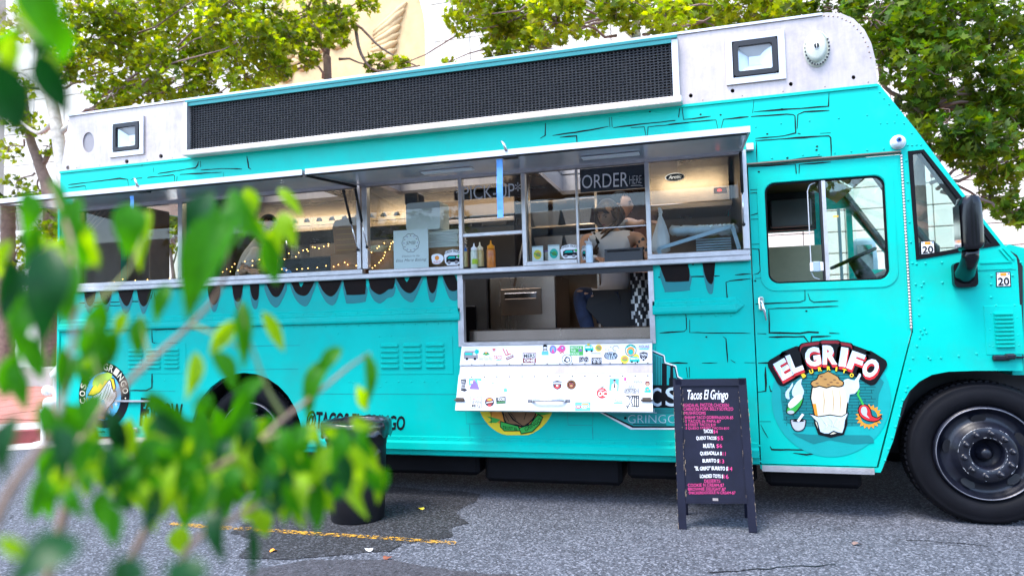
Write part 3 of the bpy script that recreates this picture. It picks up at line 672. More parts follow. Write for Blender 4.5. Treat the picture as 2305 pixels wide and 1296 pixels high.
# bonnet in front of the cab, mostly past the picture's edge
mb = MB(); mb.plate([(1.93, .95), (2.75, .95), (2.75, 1.42), (2.55, 1.60), (1.96, 1.80), (1.93, 1.78)], .12, W2-.12); mb.build('bonnet', 'cyan', TRK)
mb = MB(); mb.plate(P2([(2276, 565), (2290, 574), (2303, 600), (2304, 834), (2299, 834), (2288, 640), (2287, 600)]), .004, .12); mb.build('bonnet_gap', 'black', TRK)
mb = MB(); mb.box(1.0, 2.7, .34, W2-.34, .45, 1.0); mb.build('engine_bay', 'black', TRK)
mb = MB(); mb.plate([(1.02, .33), (1.12, .33), (1.36, .98), (1.9, 1.02), (1.9, 1.06), (1.30, 1.03)], .036, .5); mb.build('wheel_arch_liner', 'black', TRK); mb = MB(); mb.plate([(-4.42, .42), (-4.36, .42), (-4.3, .75), (-3.78, 1.08), (-3.25, .75), (-3.2, .40), (-3.14, .40), (-3.2, .85), (-3.78, 1.14), (-4.36, .85)], .036, .6); mb.build('wheel_arch_liner', 'black', TRK)
for x0_, x1_, z0_ in ((-3.05, -1.75, .17), (-1.70, -.62, .13), (-.58, .34, .19), (.40, 1.02, .17)): mb = MB(); mb.box(x0_, x1_, .16, .80, z0_, .52, 0, .03); mb.build('added_shade_block', 'black_rubber', TRK)  # unseen dark blocks added to deepen the shade under the truck
mb = MB(); mb.box(-4.45, -3.1, .52, .54, .30, 1.16); mb.build('wheel_well', 'black', TRK)
mb = MB(); mb.box(2.69, 2.95, .1, W2-.1, .42, .66, 0, .03); mb.build('bumper', 'rim_black', TRK)

# rails on the flank
def rail(name, x0, x1, prof, tipr=0.0):
    mb = MB(); n = len(prof); vs = [(x0, -d, z) for d, z in prof]+[(x1, -d, z) for d, z in prof]
    mb.add(vs, [(i, i+1, n+i+1, n+i) for i in range(n-1)])
    if tipr: zc = sum(z for d, z in prof)/n; mb.add([(x1, -d, z) for d, z in prof]+[(x1+tipr, -.001, zc)], [(i, i+1, n) for i in range(n-1)])
    else: mb.add([(x1, -d, z) for d, z in prof], [tuple(range(n))])
    mb.add([(x0, -d, z) for d, z in prof], [tuple(range(n))[::-1]])
    return mb.build(name, 'cyan', TRK)
beltp = [(0, 1.512), (.012, 1.500), (.012, 1.472), (.03, 1.462), (.032, 1.425), (.026, 1.408), (0, 1.402)]
rail('belt_rail', -5.78, -1.815, beltp); rail('belt_rail', -.338, .235, beltp, .06)
sk = [(0, .505), (.010, .500), (.010, .47), (.032, .455), (.034, .405), (.012, .398), (.010, .362), (0, .355)]
rail('skirt_rail', -3.20, .345, sk)
for b_ in ((-5.79, -4.36, -.012, 0, .445, .475), (-5.812, -5.785, -.012, .03, .45, 2.6)): mb = MB(); mb.box(*b_); mb.build('edge_trim', 'cyan', TRK)
mb = MB(); mb.box(-5.80, 1.205, -.010, 0, 2.898, 2.917); mb.box(-5.8, -.9, -.006, 0, 2.868, 2.89) if False else None; mb.build('drip_rail', 'cyan', TRK)
# rivets: small domes along the seams
rv = MB()
def rivet(x, z, y=0.0, r=.0075):
    k = [(math.cos(a*math.pi/3), math.sin(a*math.pi/3)) for a in range(6)]
    rv.add([(x+c*r, y, z+s*r) for c, s in k]+[(x+c*r*.6, y-r*.55, z+s*r*.6) for c, s in k]+[(x, y-r*.75, z)], [(i, 6+i, 6+(i+1) % 6, (i+1) % 6) for i in range(6)]+[(6+i, 12, 6+(i+1) % 6) for i in range(6)], 0, True)
for k in range(60):
    x = -5.7+k*.1
    if not (-1.83 < x < -.33): rivet(x, 1.487, -.012); rivet(x, 1.385)
for k in range(36): rivet(-3.15+k*.1, .486, -.010); rivet(-3.15+k*.1, .378, -.010)
for px, py in [(1652,230),(1685,226),(1722,222),(1760,218),(1799,214),(1834,211),(1869,208),(1907,201),(1923,200),(1942,198),(1963,195),(1980,208),(1990,222),(2001,235),(2019,258),(2035,278),(2052,300),(1952,259),(1888,266),(1758,278),(1822,272),(1982,278),(1997,277),(2014,276),(1738,356),(1773,353),(1807,349),(1843,347),(1879,344),(1916,341),(1952,338),(1989,335),(2043,327),(2053,327),(2063,326),(2073,326),(1955,200),(1701,286)]: rivet(*P2([(px, py)])[0])
for px, py in [(2040,362),(2043,410),(2044,450),(2047,500),(2050,545),(2054,592),(2061,640),(2063,594),(2083,593),(2120,591),(2121,636),(2079,636),(2074,644),(2075,668),(2068,674),(2069,709),(2081,740),(2072,744),(2085,749),(2076,751),(2070,760),(2064,779),(2055,806),(2090,804),(2094,808),(2118,805),(2158,801),(2198,796),(2048,832),(2232,621),(2231,640),(2231,669),(2242,688),(2230,705),(2228,741),(2227,778),(2235,780),(2284,687),(2289,714),(2281,723),(2282,745),(2291,754),(2293,777),(2279,620),(2298,590),(2270,580),(2252,560),(2032,900),(2024,936),(2016,960),(2008,985),(2000,1010),(1992,1035),(2039,880),(2043,870),(2028,915)]: rivet(*P2([(px, py)])[0], r=.0085)
for px, py in [(846,771),(880,756),(854,757),(1011,763),(1013,829),(930,765),(761,750),(760,832),(795,860),(856,870),(1005,835),(1345,1000)]: rivet(*P2([(px, py)])[0])
for i in range(9):
    rivet(-5.4+i*.115, 1.30); rivet(-5.45+i*.12, .95); rivet(-2.9+i*.11, .93)
rv.build('rivets', 'cyan', TRK)['kind'] = 'stuff'
# pressed louvre panels
lv = MB(); w_, d_ = .062, .016
lv.add([(-w_, 0, .010), (w_, 0, .010), (w_*.86, -d_, .004), (-w_*.86, -d_, .004), (w_*.88, -d_, -.006), (-w_*.88, -d_, -.006), (w_, 0, -.009), (-w_, 0, -.009)], [(0, 3, 2, 1), (3, 5, 4, 2), (5, 7, 6, 4), (0, 7, 5, 3), (1, 2, 4, 6)], 0, False)
lv_base = None
def louvre_panel(corners, cols, rows, sx=1.0, plate=True):
    global lv_base
    q = P2(corners); x0, x1 = min(p[0] for p in q), max(p[0] for p in q); z0, z1 = min(p[1] for p in q), max(p[1] for p in q)
    mb = MB(); mb.box(x0-.05, x1+.05, -.004, .0, z0-.04, z1+.04, 0, .0015); pan = mb.build('vent_panel', 'cyan', TRK)
    mb = MB()
    for i in range(cols):
        for j in range(rows):
            x = x0+(x1-x0)*(i+.5)/cols; z = z0+(z1-z0)*(j+.5)/rows; sc = (x1-x0)/cols*.82/(2*w_) if cols > 1 else (x1-x0)/(2*w_)
            t = Matrix.Translation((x, -.004, z)) @ Matrix.Diagonal((sc, 1, (z1-z0)/rows/.030, 1))
            if lv_base is None: lv_base = lv.build('louvre', 'cyan', pan); lv_base.matrix_basis = t
            else: inst(lv_base, t, pan)
louvre_panel([(853, 772), (1005, 770), (1007, 830), (855, 826)], 3, 5)
louvre_panel([(287, 784), (408, 784), (408, 830), (289, 830)], 3, 5)
louvre_panel([(2237, 702), (2279, 702), (2284, 783), (2240, 783)], 1, 9)
# access doors and seams drawn by the sheet joints
sm = MB()
def seam(pts, w=.004, mi=0, y=-.0016): sm.stroke(P2(pts), w, y, mi)
for pts in ([(530, 779), (675, 777)], [(538, 832), (672, 830)], [(180, 835), (400, 838)], [(293, 784), (293, 912)], [(293, 880), (395, 880)], [(262, 965), (262, 908), (355, 908), (355, 965), (262, 965)], [(1049, 925), (1050, 953), (1107, 953)], [(1277, 926), (1279, 956), (1334, 957), (1335, 928)], [(1057, 955), (1058, 990)], [(680, 886), (1030, 887)], [(1334, 960), (1335, 1000)], [(1476, 862), (1476, 780)], [(2168, 598), (2287, 607)]): seam(pts, .0035)
sm.build('sheet_seams', 'cyan_deep', TRK)['kind'] = 'stuff'
mb = MB(); q = P2([(1049, 925), (1107, 925), (1107, 953), (1050, 953)]); mb.plate(q, -.0012, 0); mb.build('access_door', 'cyan', TRK); mb = MB(); q = P2([(1277, 924), (1335, 924), (1335, 957), (1279, 956)]); mb.plate(q, -.0012, 0); mb.build('access_door', 'cyan', TRK); mb = MB(); q = P2([(262, 908), (355, 908), (355, 966), (262, 966)]); mb.plate(q, -.0012, 0); mb.build('access_door', 'cyan', TRK)
mb = MB(); a = at(264, 901); mb.box(a.x, at(353, 901).x, -.03, 0, a.z-.008, a.z+.006); mb.build('access_hinge', 'alu_frame', TRK)
mb = MB(); a = at(308, 966); mb.box(a.x-.03, a.x+.03, -.03, 0, a.z-.02, a.z+.02, 0, .006); mb.box(a.x-.05, a.x+.01, -.045, -.03, a.z-.008, a.z+.004); mb.build('latch', 'chrome', TRK)

# ---- raised aluminium sign box along the roof edge
AZ0, AZ1 = 2.918, 3.446
arcp = P2([(1862, 29), (1893, 31), (1921, 43), (1945, 67), (1961, 98), (1970, 135), (1975, 187)])
fasc = [(-5.79, AZ0)] + [(arcp[-1][0], AZ0)] + [(p[0], p[1]) for p in arcp[-2::-1]] + [(-5.69, AZ1)]
def ell(px, py, rx, ry, y=0.0, n=24):
    q = []
    for i in range(n):
        a = 2*math.pi*i/n; q.append((px+rx*math.cos(a), py-ry*math.sin(a)))
    return P2(q, y)
fl_r = P2([(1647, 98), (1750, 83), (1752, 166), (1650, 179)]); fl_l = P2([(258, 281), (318, 274), (317, 338), (258, 344)])
def sq(q): 
    x0, x1 = (q[0][0]+q[3][0])/2, (q[1][0]+q[2][0])/2; z0, z1 = (q[2][1]+q[3][1])/2, (q[0][1]+q[1][1])/2
    return [(x0, z0), (x1, z0), (x1, z1), (x0, z1)]
fl_r, fl_l = sq(fl_r)[::1], sq(fl_l)
holes = [fl_r, fl_l, ell(200, 321, 13, 23)]+[ell(px, py, 4.5, 4.8, 0, 10) for px, py in ((1555, 216), (1649, 205), (1780, 190), (1921, 175), (154, 378), (286, 364), (363, 352))]
mb = MB(); mb.plate(fasc, -.004, .02, 0, holes); mb.build('sign_box_front', 'alu', TRK)
mb = MB(); n = len(fasc); top = fasc[1:]
mb.add([(p[0], .02, p[1]) for p in top]+[(p[0], .62, p[1]) for p in top], [(i, len(top)+i, len(top)+i+1, i+1) for i in range(len(top)-1)]); mb.build('sign_box_shell', 'alu', TRK); mb = MB(); mb.plate(fasc, .60, .62); mb.build('sign_box_back', 'alu', TRK)
mb = MB(); mb.box(-5.7, 1.1, .20, .22, 2.93, 3.40); mb.build('sign_box_inside', 'black', TRK)
mb = MB(); mb.box(-5.70, at(1850, 30).x, -.016, .0, AZ1-.012, AZ1+.006); mb.build('roof_lip', 'alu_frame', TRK)
# screws round the raised front
mb = MB()
for i in range(15):
    k = arcp[min(5, i//3)]; k2 = arcp[min(6, i//3+1)]; t = (i % 3)/3; x, z = k[0]+(k2[0]-k[0])*t-.022, k[1]+(k2[1]-k[1])*t-.022; mb.lathe((x, -.004, z), (0, -1, 0), [(.006, 0), (.004, .003), (0, .004)], 6)
for i in range(26): mb.lathe((-5.6+i*.27, -.004, 2.935), (0, -1, 0), [(.005, 0), (.003, .003), (0, .004)], 6)
mb.build('screws', 'steel_dark', TRK)['kind'] = 'stuff'
mb = MB(); mb.plate(ell(200, 321, 13, 23), .006, .012); mb.build('speaker_cloth', 'grey_mid', TRK)
# LED sign
LX0, LX1, LZ0, LZ1 = at(425, 300, -.06).x, at(1513, 150, -.06).x, at(425, 349, -.06).z+.035, at(425, 235, -.06).z-.01
mb = MB(); LR = at(1536, 225, -.10).x
mb.box(LX0-.03, LR, -.115, -.004, LZ0-.05, LZ0-.004, 0, .008)
mb.box(LX0-.03, LX0, -.085, -.004, LZ0-.004, LZ1+.02); mb.box(LX1, LX1+.045, -.06, -.004, LZ0-.004, LZ1+.02)
led = mb.build('led_sign', 'alu_frame', TRK)
mb = MB(); mb.box(LX0-.03, LX1+.045, -.075, -.004, LZ1+.02, LZ1+.045, 0, .004); mb.box(LX0, LX1, -.07, -.06, LZ1-.01, LZ1+.018); mb.build('top_trim', 'cyan_deep', led)
nm = 12; mw = (LX1-LX0)/nm; rows = 20
m = mat('led_dots', (.012, .012, .014), .4, var=.2)
N = m.node_tree.nodes; L = m.node_tree.links; b = next(x for x in N if x.type == 'BSDF_PRINCIPLED'); old = b.inputs['Base Color'].links[0].from_socket
tc = N.new('ShaderNodeTexCoord'); sp = N.new('ShaderNodeSeparateXYZ'); L.new(tc.outputs['Object'], sp.inputs[0])
def mnode(op, a, v=None, bsock=None):
    q = N.new('ShaderNodeMath'); q.operation = op; L.new(a, q.inputs[0])
    if bsock is not None: L.new(bsock, q.inputs[1])
    elif v is not None: q.inputs[1].default_value = v
    return q.outputs[0]
pitch_x, pitch_z = mw/12, (LZ1-LZ0)/rows
fx = mnode('ABSOLUTE', mnode('SUBTRACT', mnode('FRACT', mnode('DIVIDE', sp.outputs[0], pitch_x)), .5)); fz = mnode('ABSOLUTE', mnode('SUBTRACT', mnode('FRACT', mnode('DIVIDE', sp.outputs[2], pitch_z)), .35))
dx = mnode('LESS_THAN', fx, .19); dz = mnode('LESS_THAN', fz, .22); k = mnode('MULTIPLY', dx, None, dz)
mx = N.new('ShaderNodeMixRGB'); mx.inputs[2].default_value = (.80, .80, .80, 1); L.new(k, mx.inputs[0]); L.new(old, mx.inputs[1]); L.new(mx.outputs[0], b.inputs['Base Color'])
md = MB(); md.box(.0015, mw-.0015, -.012, .0, 0, LZ1-LZ0-.003); m0 = None
for i in range(nm):
    t = Matrix.Translation((LX0+i*mw, -.008, LZ0+.001))
    if m0 is None: m0 = md.build('led_module', 'led_dots', led); m0.matrix_basis = t
    else: inst(m0, t)
mb = MB()
for j in range(rows):
    z = LZ0+(j+.80)*pitch_z
    mb.add([(LX0, -.020, z), (LX1, -.020, z), (LX1, -.042, z-.005), (LX0, -.042, z-.005), (LX0, -.042, z-.009), (LX1, -.042, z-.009), (LX0, -.020, z-.003), (LX1, -.020, z-.003)], [(0, 3, 2, 1), (3, 4, 5, 2), (4, 6, 7, 5)])
mb.build('led_shades', 'led', led)['kind'] = 'stuff'
# floodlights, speaker, cameras
def flood(q, lens, rim):
    x0, x1, z0, z1 = q[0][0], q[1][0], q[0][1], q[2][1]; w = .045
    mb = MB(); mb.plate([(x0-w, z0-w), (x1+w, z0-w), (x1+w, z1+w), (x0-w, z1+w)], -.022, -.004, 0, [[(x0, z0), (x1, z0), (x1, z1), (x0, z1)]]); f = mb.build('floodlight', 'alu_frame', TRK)
    e = (x1-x0)*.13; mb = MB(); mb.plate(rrect(x0+.006, x1-.006, z0+.006, z1-.006, .02, 3), -.03, .05, 0, [rrect(x0+e, x1-e, z0+e, z1-e, .012, 3)]); mb.build('housing', 'black', f)
    a = [(x0+e, .0, z0+e), (x1-e, .0, z0+e), (x1-e, .0, z1-e), (x0+e, .0, z1-e)]; cx, cz = (x0+x1)/2, (z0+z1)/2; k = .33
    b_ = [(cx+(p[0]-cx)*k, .045, cz+(p[2]-cz)*k) for p in a]; mb = MB(); mb.add(a+b_, [(0, 1, 5, 4), (1, 2, 6, 5), (2, 3, 7, 6), (3, 0, 4, 7), (4, 5, 6, 7)]); mb.build('reflector', 'lens_white', f)
    mb = MB(); mb.add([(p[0], -.012, p[2]) for p in a], [(0, 1, 2, 3)]); mb.build('pane', 'glass_clear', f)
flood(fl_r, None, None); flood(fl_l, None, None)
c = at(1838, 112); ca = at(1838+30, 112); rx = ca.x-c.x; rz = at(1838, 112-41).z-c.z
mb = MB(); mb.lathe((c.x, -.004, c.z), (0, -1, 0), [(rz, 0), (rz*.98, .014), (rz*.87, .026), (rz*.84, .012)], 36, 0, True, rx/rz); spk = mb.build('speaker', 'speaker', TRK)
mb = MB(); mb.lathe((c.x-.008, -.006, c.z+.008), (0, -1, 0), [(rz*.80, 0), (rz*.80, .03), (rz*.6, .040), (0, .046)], 36, 0, True, rx/rz); mb.build('grille', 'speaker', spk)
mb = MB(); mb.lathe((c.x-.008, -.050, c.z+.008), (0, -1, 0), [(rz*.19, 0), (rz*.18, .004), (0, .005)], 18, 0, True, rx/rz); mb.build('badge', 'white', spk)
mb = MB()
for s_ in (-1, 1): mb.poly([(c.x-.008+s_*(.006+.010*math.sin(a)), -.057, c.z+.008+.018*math.cos(a)) for a in [math.pi*k/6 for k in range(7)]]+[(c.x-.008+s_*.003, -.057, c.z-.008), (c.x-.008+s_*.003, -.057, c.z+.024)], 0)
mb.build('badge_mark', 'ink', spk)
mb = MB()
for k in range(18):
    a = math.pi*(.9+1.25*k/17); mb.obox((c.x+math.cos(a)*rz*.9*rx/rz, -.030, c.z+math.sin(a)*rz*.9), (.006, 0, 0), (0, .002, 0), (0, 0, .006))
mb.build('slots', 'black', spk)
c = at(2021, 321); mb = MB(); mb.lathe(c, (-.1, -1, -.1), [(.048, 0), (.048, .012), (.042, .016), (.040, .028), (.028, .046), (.012, .054), (0, .055)], 24); cam_o = mb.build('dome_camera', 'white', TRK)
mb = MB(); e = c+Vector((-.006, -.056, .008)); mb.lathe(e, (-.1, -1, 0), [(.018, -.006), (.016, .003), (.011, .004), (0, .002)], 16); mb.build('lens', 'blue', cam_o)
mb = MB(); mb.lathe(e+Vector((0, -.004, 0)), (-.1, -1, 0), [(.009, -.004), (.008, .003), (0, .004)], 12); mb.build('lens_glass', 'black_gloss', cam_o)
c = at(142, 603, -.05); mb = MB(); mb.tube([(c.x-.07, .0, c.z), (c.x-.02, -.02, c.z), (c.x+.01, -.07, c.z+.003)], [.035, .04, .038], 14); bc = mb.build('bullet_camera', 'white', TRK)
mb = MB(); mb.lathe((c.x+.012, -.071, c.z+.003), (.5, -1, 0), [(.028, 0), (.02, .006), (0, .006)], 14); mb.build('lens', 'black_gloss', bc)

# ---- serving window frame, posts and glass
wf = MB(); X = lambda px, py=520, y=0: at(px, py, y).x
wf.box(-5.60, .345, -.05, .03, 1.762, 1.802, 0, .006); wf.box(-5.60, -2.64, -.034, .03, 1.803, 1.842, 0, .004); wf.box(-.36, .345, -.034, .03, 1.803, 1.842, 0, .004)
wf.box(-5.60, .345, -.02, .03, 2.518, 2.546); wf.box(.302, .345, -.045, .03, 1.843, 2.517, 0, .004); wf.box(-5.60, -5.565, -.03, .03, 1.843, 2.517)
wf.build('serving_window_frame', 'alu_frame', TRK)
def post(pxl, pxr, name='window_post', z0=1.843, z1=2.517, y=-.028, m='alu_frame'):
    mb = MB(); mb.box(X(pxl), X(pxr), y, .03, z0, z1, 0, .003); return mb.build(name, m, TRK)
post(806, 815); post(818, 830); post(1035, 1043, z0=1.803); post(1177, 1186, z0=1.803); post(1456, 1466, z0=1.803); post(1298, 1303, z0=1.803, y=-.012); post(405, 415); post(176, 184, m='steel_dark')
mb = MB(); z = at(1110, 527).z; mb.box(X(1043), X(1177), -.016, .02, z-.012, z+.016, 0, .003); z2 = at(1380, 512).z; mb.box(X(1303), X(1456), -.006, .004, z2-.003, z2+.003); mb.box(X(1186), X(1298), -.03, .03, 1.803, 1.835, 0, .003); mb.box(X(832), X(1035), -.03, .03, 1.803, 1.83, 0, .003); mb.build('sash_rail', 'alu_frame', TRK)
def pane(x0, x1, z0, z1, y=.008):
    mb = MB(); mb.box(x0, x1, y, y+.005, z0, z1); return mb.build('window_pane', 'glass', TRK)
pane(X(184), X(405), 1.843, 2.517); pane(X(415), X(806), 1.843, 2.517); pane(X(830), X(1035), 1.83, 2.517); pane(X(1043), X(1177), z+.016, 2.517); pane(X(1186), X(1298), 1.835, 2.517); pg = pane(X(1303), X(1456), z2+.003, 2.517); pane(X(1466), .302, 1.843, 2.517)
# awnings: polished panels hinged over the window
AWY = -.80
def awning(x0, x1, zo):
    mb = MB(); y0, z0, y1, z1 = -.022, 2.535, AWY, zo
    mb.add([(x0, y0, z0), (x1, y0, z0), (x1, y1, z1), (x0, y1, z1)], [(0, 3, 2, 1)], 0)
    mb.add([(x0, y0, z0+.03), (x1, y0, z0+.03), (x1, y1, z1+.03), (x0, y1, z1+.03)], [(0, 1, 2, 3)], 1)
    a = mb.build('awning', ['mirror_steel', 'alu'], TRK)
    mb = MB(); mb.box(x0, x1, y1-.012, y1, z1-.006, z1+.032, 0); mb.bar((x0+.006, y0, z0+.013), (x0+.006, y1, z1+.013), .012, .036, 0, (0, 0, 1)); mb.bar((x1-.006, y0, z0+.013), (x1-.006, y1, z1+.013), .012, .036, 0, (0, 0, 1)); mb.build('edge_frame', 'alu_frame', a)
    mb = MB(); mb.box(x0+.02, x1-.02, y1+.002, y1+.03, z1-.012, z1-.001); mb.build('rubber_seal', 'black', a)
    return a
aw_r = awning(-2.665, .322, 2.468); aw_l = awning(-5.60, -2.69, 2.466)
def lamp_strip(pts, a):
    q = [at(px, py, -.42) for px, py in pts]; x0, x1 = min(p.x for p in q), max(p.x for p in q); mb = MB(); z = 2.500; mb.box(x0, x1, -.46, -.38, z-.016, z-.006, 0, .004); mb.build('awning_lamp', 'white', a)
lamp_strip([(950, 390), (1065, 400)], aw_r); lamp_strip([(1310, 360), (1440, 365)], aw_r)
# gas struts, latch bar and blue lifting straps
def strut(a, b, r=.011):
    mb = MB(); a, b = Vector(a), Vector(b); m_ = a.lerp(b, .55); mb.tube([a, m_], r, 10); s_ = mb.build('gas_strut', 'black', TRK)
    mb = MB(); mb.tube([m_, b], r*.5, 8); mb.build('rod', 'chrome', s_); mb = MB(); mb.ball(b, r*1.3, 0, 1); mb.ball(a, r*1.3, 0, 1); mb.build('ball_joint', 'black', s_)
strut(at(773, 430, -.22), at(805, 562, -.045)); strut(at(800, 427, -.20), at(826, 556, -.045)); strut(at(1667, 345, -.16), at(1674, 505, -.05))
mb = MB(); mb.bar((-2.672, -.79, 2.464), (-2.672, -.05, 2.52), .012, .03, 0, (0, 0, 1)); mb.build('awning_joint', 'black', TRK)
def strap(px, py0, py1, w, awn):
    t = at(px, py0, -.78); b_ = at(px+2, py1, -.76); mb = MB(); n = 7; vs = []
    for i in range(n+1):
        p = t.lerp(b_, i/n); o = .006*math.sin(i*1.3); vs += [(p.x-w/2, p.y+o, p.z), (p.x+w/2, p.y+o*.4, p.z)]
    mb.add(vs, [(2*i, 2*i+1, 2*i+3, 2*i+2) for i in range(n)]); mb.add([(v[0], v[1]+.003, v[2]) for v in vs], [(2*i, 2*i+2, 2*i+3, 2*i+1) for i in range(n)]); mb.build('lifting_strap', 'strap_blue', awn)
strap(1124, 358, 490, .042, aw_r); strap(296, 441, 500, .036, aw_l)
def latch(px, py, awn):
    p = at(px, py, -.80); mb = MB(); mb.box(p.x-.055, p.x+.045, -.80, -.745, 2.448, 2.462, 0, .003); mb.build('latch_plate', 'black', awn)
    mb = MB(); mb.tube([(p.x-.02, -.815, 2.49), (p.x-.03, -.82, 2.53), (p.x-.05, -.815, 2.555)], [.010, .009, .008], 8); mb.build('latch_hook', 'chrome', awn)
latch(1148, 357, aw_r); latch(318, 440, aw_l)
# small bracket by the right hinge
mb = MB(); p = at(1689, 335); mb.box(p.x-.03, p.x+.02, -.05, 0, p.z-.02, p.z+.03, 0, .004); mb.build('hinge_bracket', 'alu_frame', TRK)

# ---- lower hatch, its frame and the fold-down shelf covered in stickers
hf = MB(); hf.plate([(-1.83, 1.20), (-.325, 1.20), (-.325, 1.765), (-1.83, 1.765)], -.012, .04, 0, [[(-1.785, 1.232), (-.362, 1.232), (-.362, 1.722), (-1.785, 1.722)]]); hf.build('hatch_frame', 'alu_frame', TRK)
mb = MB(); mb.box(-1.785, -.325, -.020, -.013, 1.722, 1.761); mb.build('hatch_header', 'black', TRK)
FT, FB = Vector((0, -.02, 1.222)), Vector((0, -.205, .735))
FN = (FB-FT).cross(Vector((1, 0, 0))).normalized()
if FN.y > 0: FN = -FN
def onflap(px, py, lift=0.0):
    d = ray(px, py); o = Vector((0, -CAMD, CAMH)); t = (FT-o).dot(FN)/d.dot(FN); return o+d*t+FN*lift
def flap_strip(t0, t1, out, name, m, x0=-1.80, x1=-.35, th=.02):
    a, b = FT.lerp(FB, t0)+FN*out, FT.lerp(FB, t1)+FN*out; mb = MB(); c = (a+b)/2; c.x = (x0+x1)/2
    mb.obox(c-FN*th/2, ((x1-x0)/2, 0, 0), (b-a)/2, FN*th/2); return mb.build(name, m, TRK)
flap = flap_strip(.0, 1.0, -.014, 'fold_down_shelf', 'white_alu', th=.018)
for t0, t1, out, nm in ((.03, .33, .0, 'shelf_board'), (.345, .455, -.012, 'shelf_hinge_plate'), (.47, 1.0, .0, 'shelf_board')):
    a, b = FT.lerp(FB, t0)+FN*out, FT.lerp(FB, t1)+FN*out; mb = MB(); c = (a+b)/2; c.x = -1.075; mb.obox(c-FN*.007, (.725, 0, 0), (b-a)/2, FN*.007); mb.build(nm, 'white_alu' if nm == 'shelf_board' else 'alu', flap)
mb = MB(); mb.box(-1.80, -.35, -.035, -.012, 1.205, 1.228, 0, .006); mb.build('piano_hinge', 'alu_frame', flap)
mb = MB()
for i in range(15):
    for py in (820, 848):
        p = onflap(1062+i*28.3, py-(i*.25 if py == 820 else .2*i), .0005); mb.lathe(p, FN, [(.006, 0), (.004, .003), (0, .004)], 6)
mb.build('shelf_screws', 'steel_dark', flap)['kind'] = 'stuff'
a, b = onflap(1188, 903, .0), onflap(1284, 903, .0); u = (b-a); mb = MB()
mb.obox(a+u*.06, u*.06, (0, 0, .012), FN*.004); mb.obox(a+u*.94, u*.06, (0, 0, .012), FN*.004); mb.tube([a+u*.10+FN*.004, a+u*.16+FN*.03, a+u*.22+FN*.042, a+u*.78+FN*.042, a+u*.84+FN*.03, a+u*.9+FN*.004], .010, 8); mb.build('pull_handle', 'chrome', flap)
for px in (1036, 1456):
    p = onflap(px, 900, .004); mb = MB(); mb.obox(p, (.03, 0, 0), (0, 0, .014), FN*.012); mb.obox(p+Vector((0, -.012, 0)), (.04, 0, 0), (0, 0, .005), FN*.006); mb.build('toggle_latch', 'steel_dark', flap)

# ---- cab door
x0, x1, z0, z1 = at(1725, 520).x, at(1997, 510).x, at(1860, 634).z, at(1860, 403).z
dwin = rrect(x0, x1, z0, z1, .07, 6)
mb = MB(); mb.plate(door, .0, .04, 0, [dwin]); dr = mb.build('cab_door', 'cyan', TRK)
mb = MB(); mb.plate(rrect(x0-.05, x1+.05, z0-.05, z1+.05, .10, 6), -.005, .0, 0, [rrect(x0-.004, x1+.004, z0-.004, z1+.004, .07, 6)]); mb.build('window_surround', 'cyan', dr)
mb = MB(); mb.plate(dwin, .01, .03, 0, [rrect(x0+.012, x1-.012, z0+.012, z1-.012, .062, 6)]); mb.build('window_seal', 'black_rubber', dr)
xm = at(1856, 520).x; mb = MB(); mb.box(xm-.006, xm+.018, -.004, .03, z0+.01, z1-.01); mb.build('window_channel', 'alu_frame', dr)
mb = MB(); mb.box(xm-.020, xm-.008, .002, .03, z0+.01, z1-.01); mb.build('channel_seal', 'black', dr)
mb = MB(); mb.box(xm+.018, x1-.01, .014, .018, z0+.01, z1-.01); mb.build('fixed_pane', 'glass_cab', dr)
xs = at(1823, 520).x; mb = MB(); mb.plate(rrect(xs, xm+.20, z0+.02, z1-.015, .05, 5), .022, .026); mb.build('sliding_pane', 'glass', dr)
mb = MB(); mb.stroke([(xs+.05, z1-.015), (xs+.015, z1-.03), (xs, z1-.07), (xs, z0+.07), (xs+.015, z0+.035), (xs+.05, z0+.02)], .006, .021); mb.build('pane_edge', 'grey_lite', dr)
p = at(1838, 600); mb = MB(); mb.box(p.x-.022, p.x+.022, -.012, .02, p.z-.035, p.z+.035, 0, .004); mb.build('window_latch', 'grey_blue', dr)
mb = MB(); mb.box(p.x-.04, p.x+.045, .0, .018, p.z-.03, p.z+.03, 0, .003); mb.build('latch_plate', 'white', dr)
mb = MB()
for k in range(58):
    z = DZK+.02+k*.0200
    mb.tube([(DX1+.003-.00005*k, -.006, z), (DX1+.003, -.006, z+.0165)], .0075, 6)
mb.build('piano_hinge', 'alu_frame', dr)
mb = MB(); mb.box(DX0-.02, DX1, -.022, -.002, 2.436, 2.448, 0, .003); mb.build('gutter_rail', 'steel_dark', TRK)
p = at(1714, 682); mb = MB(); mb.box(p.x-.02, p.x+.016, -.022, .0, p.z-.05, p.z+.045, 0, .008); hd = mb.build('door_handle', 'chrome', dr)
mb = MB(); mb.tube([(p.x-.002, -.022, p.z+.01), (p.x, -.045, p.z+.0), (p.x+.012, -.05, p.z-.05), (p.x+.022, -.048, p.z-.12)], [.011, .012, .010, .007], 8); mb.build('lever', 'chrome', hd)
# tread plate step under the door
mb = MB(); mb.box(.362, 1.06, -.012, .30, .312, .352)
for k in range(34):
    x = .38+k*.0200; s_ = 1 if k % 2 else -1; mb.obox((x, -.0135, .332), (.007, 0, .007*s_), (0, .0015, 0), (-.002*s_, 0, .002))
mb.build('tread_step', 'alu_frame', TRK)
# quarter window
mb = MB(); qin = P2([(2054, 347), (2076, 344), (2231, 547), (2069, 574)]); mb.plate(qw, -.006, .03, 0, [qin]); mb.build('quarter_window_seal', 'black_rubber', TRK)
mb = MB(); mb.plate(qin, .006, .010); mb.build('quarter_window', 'glass_cab', TRK)
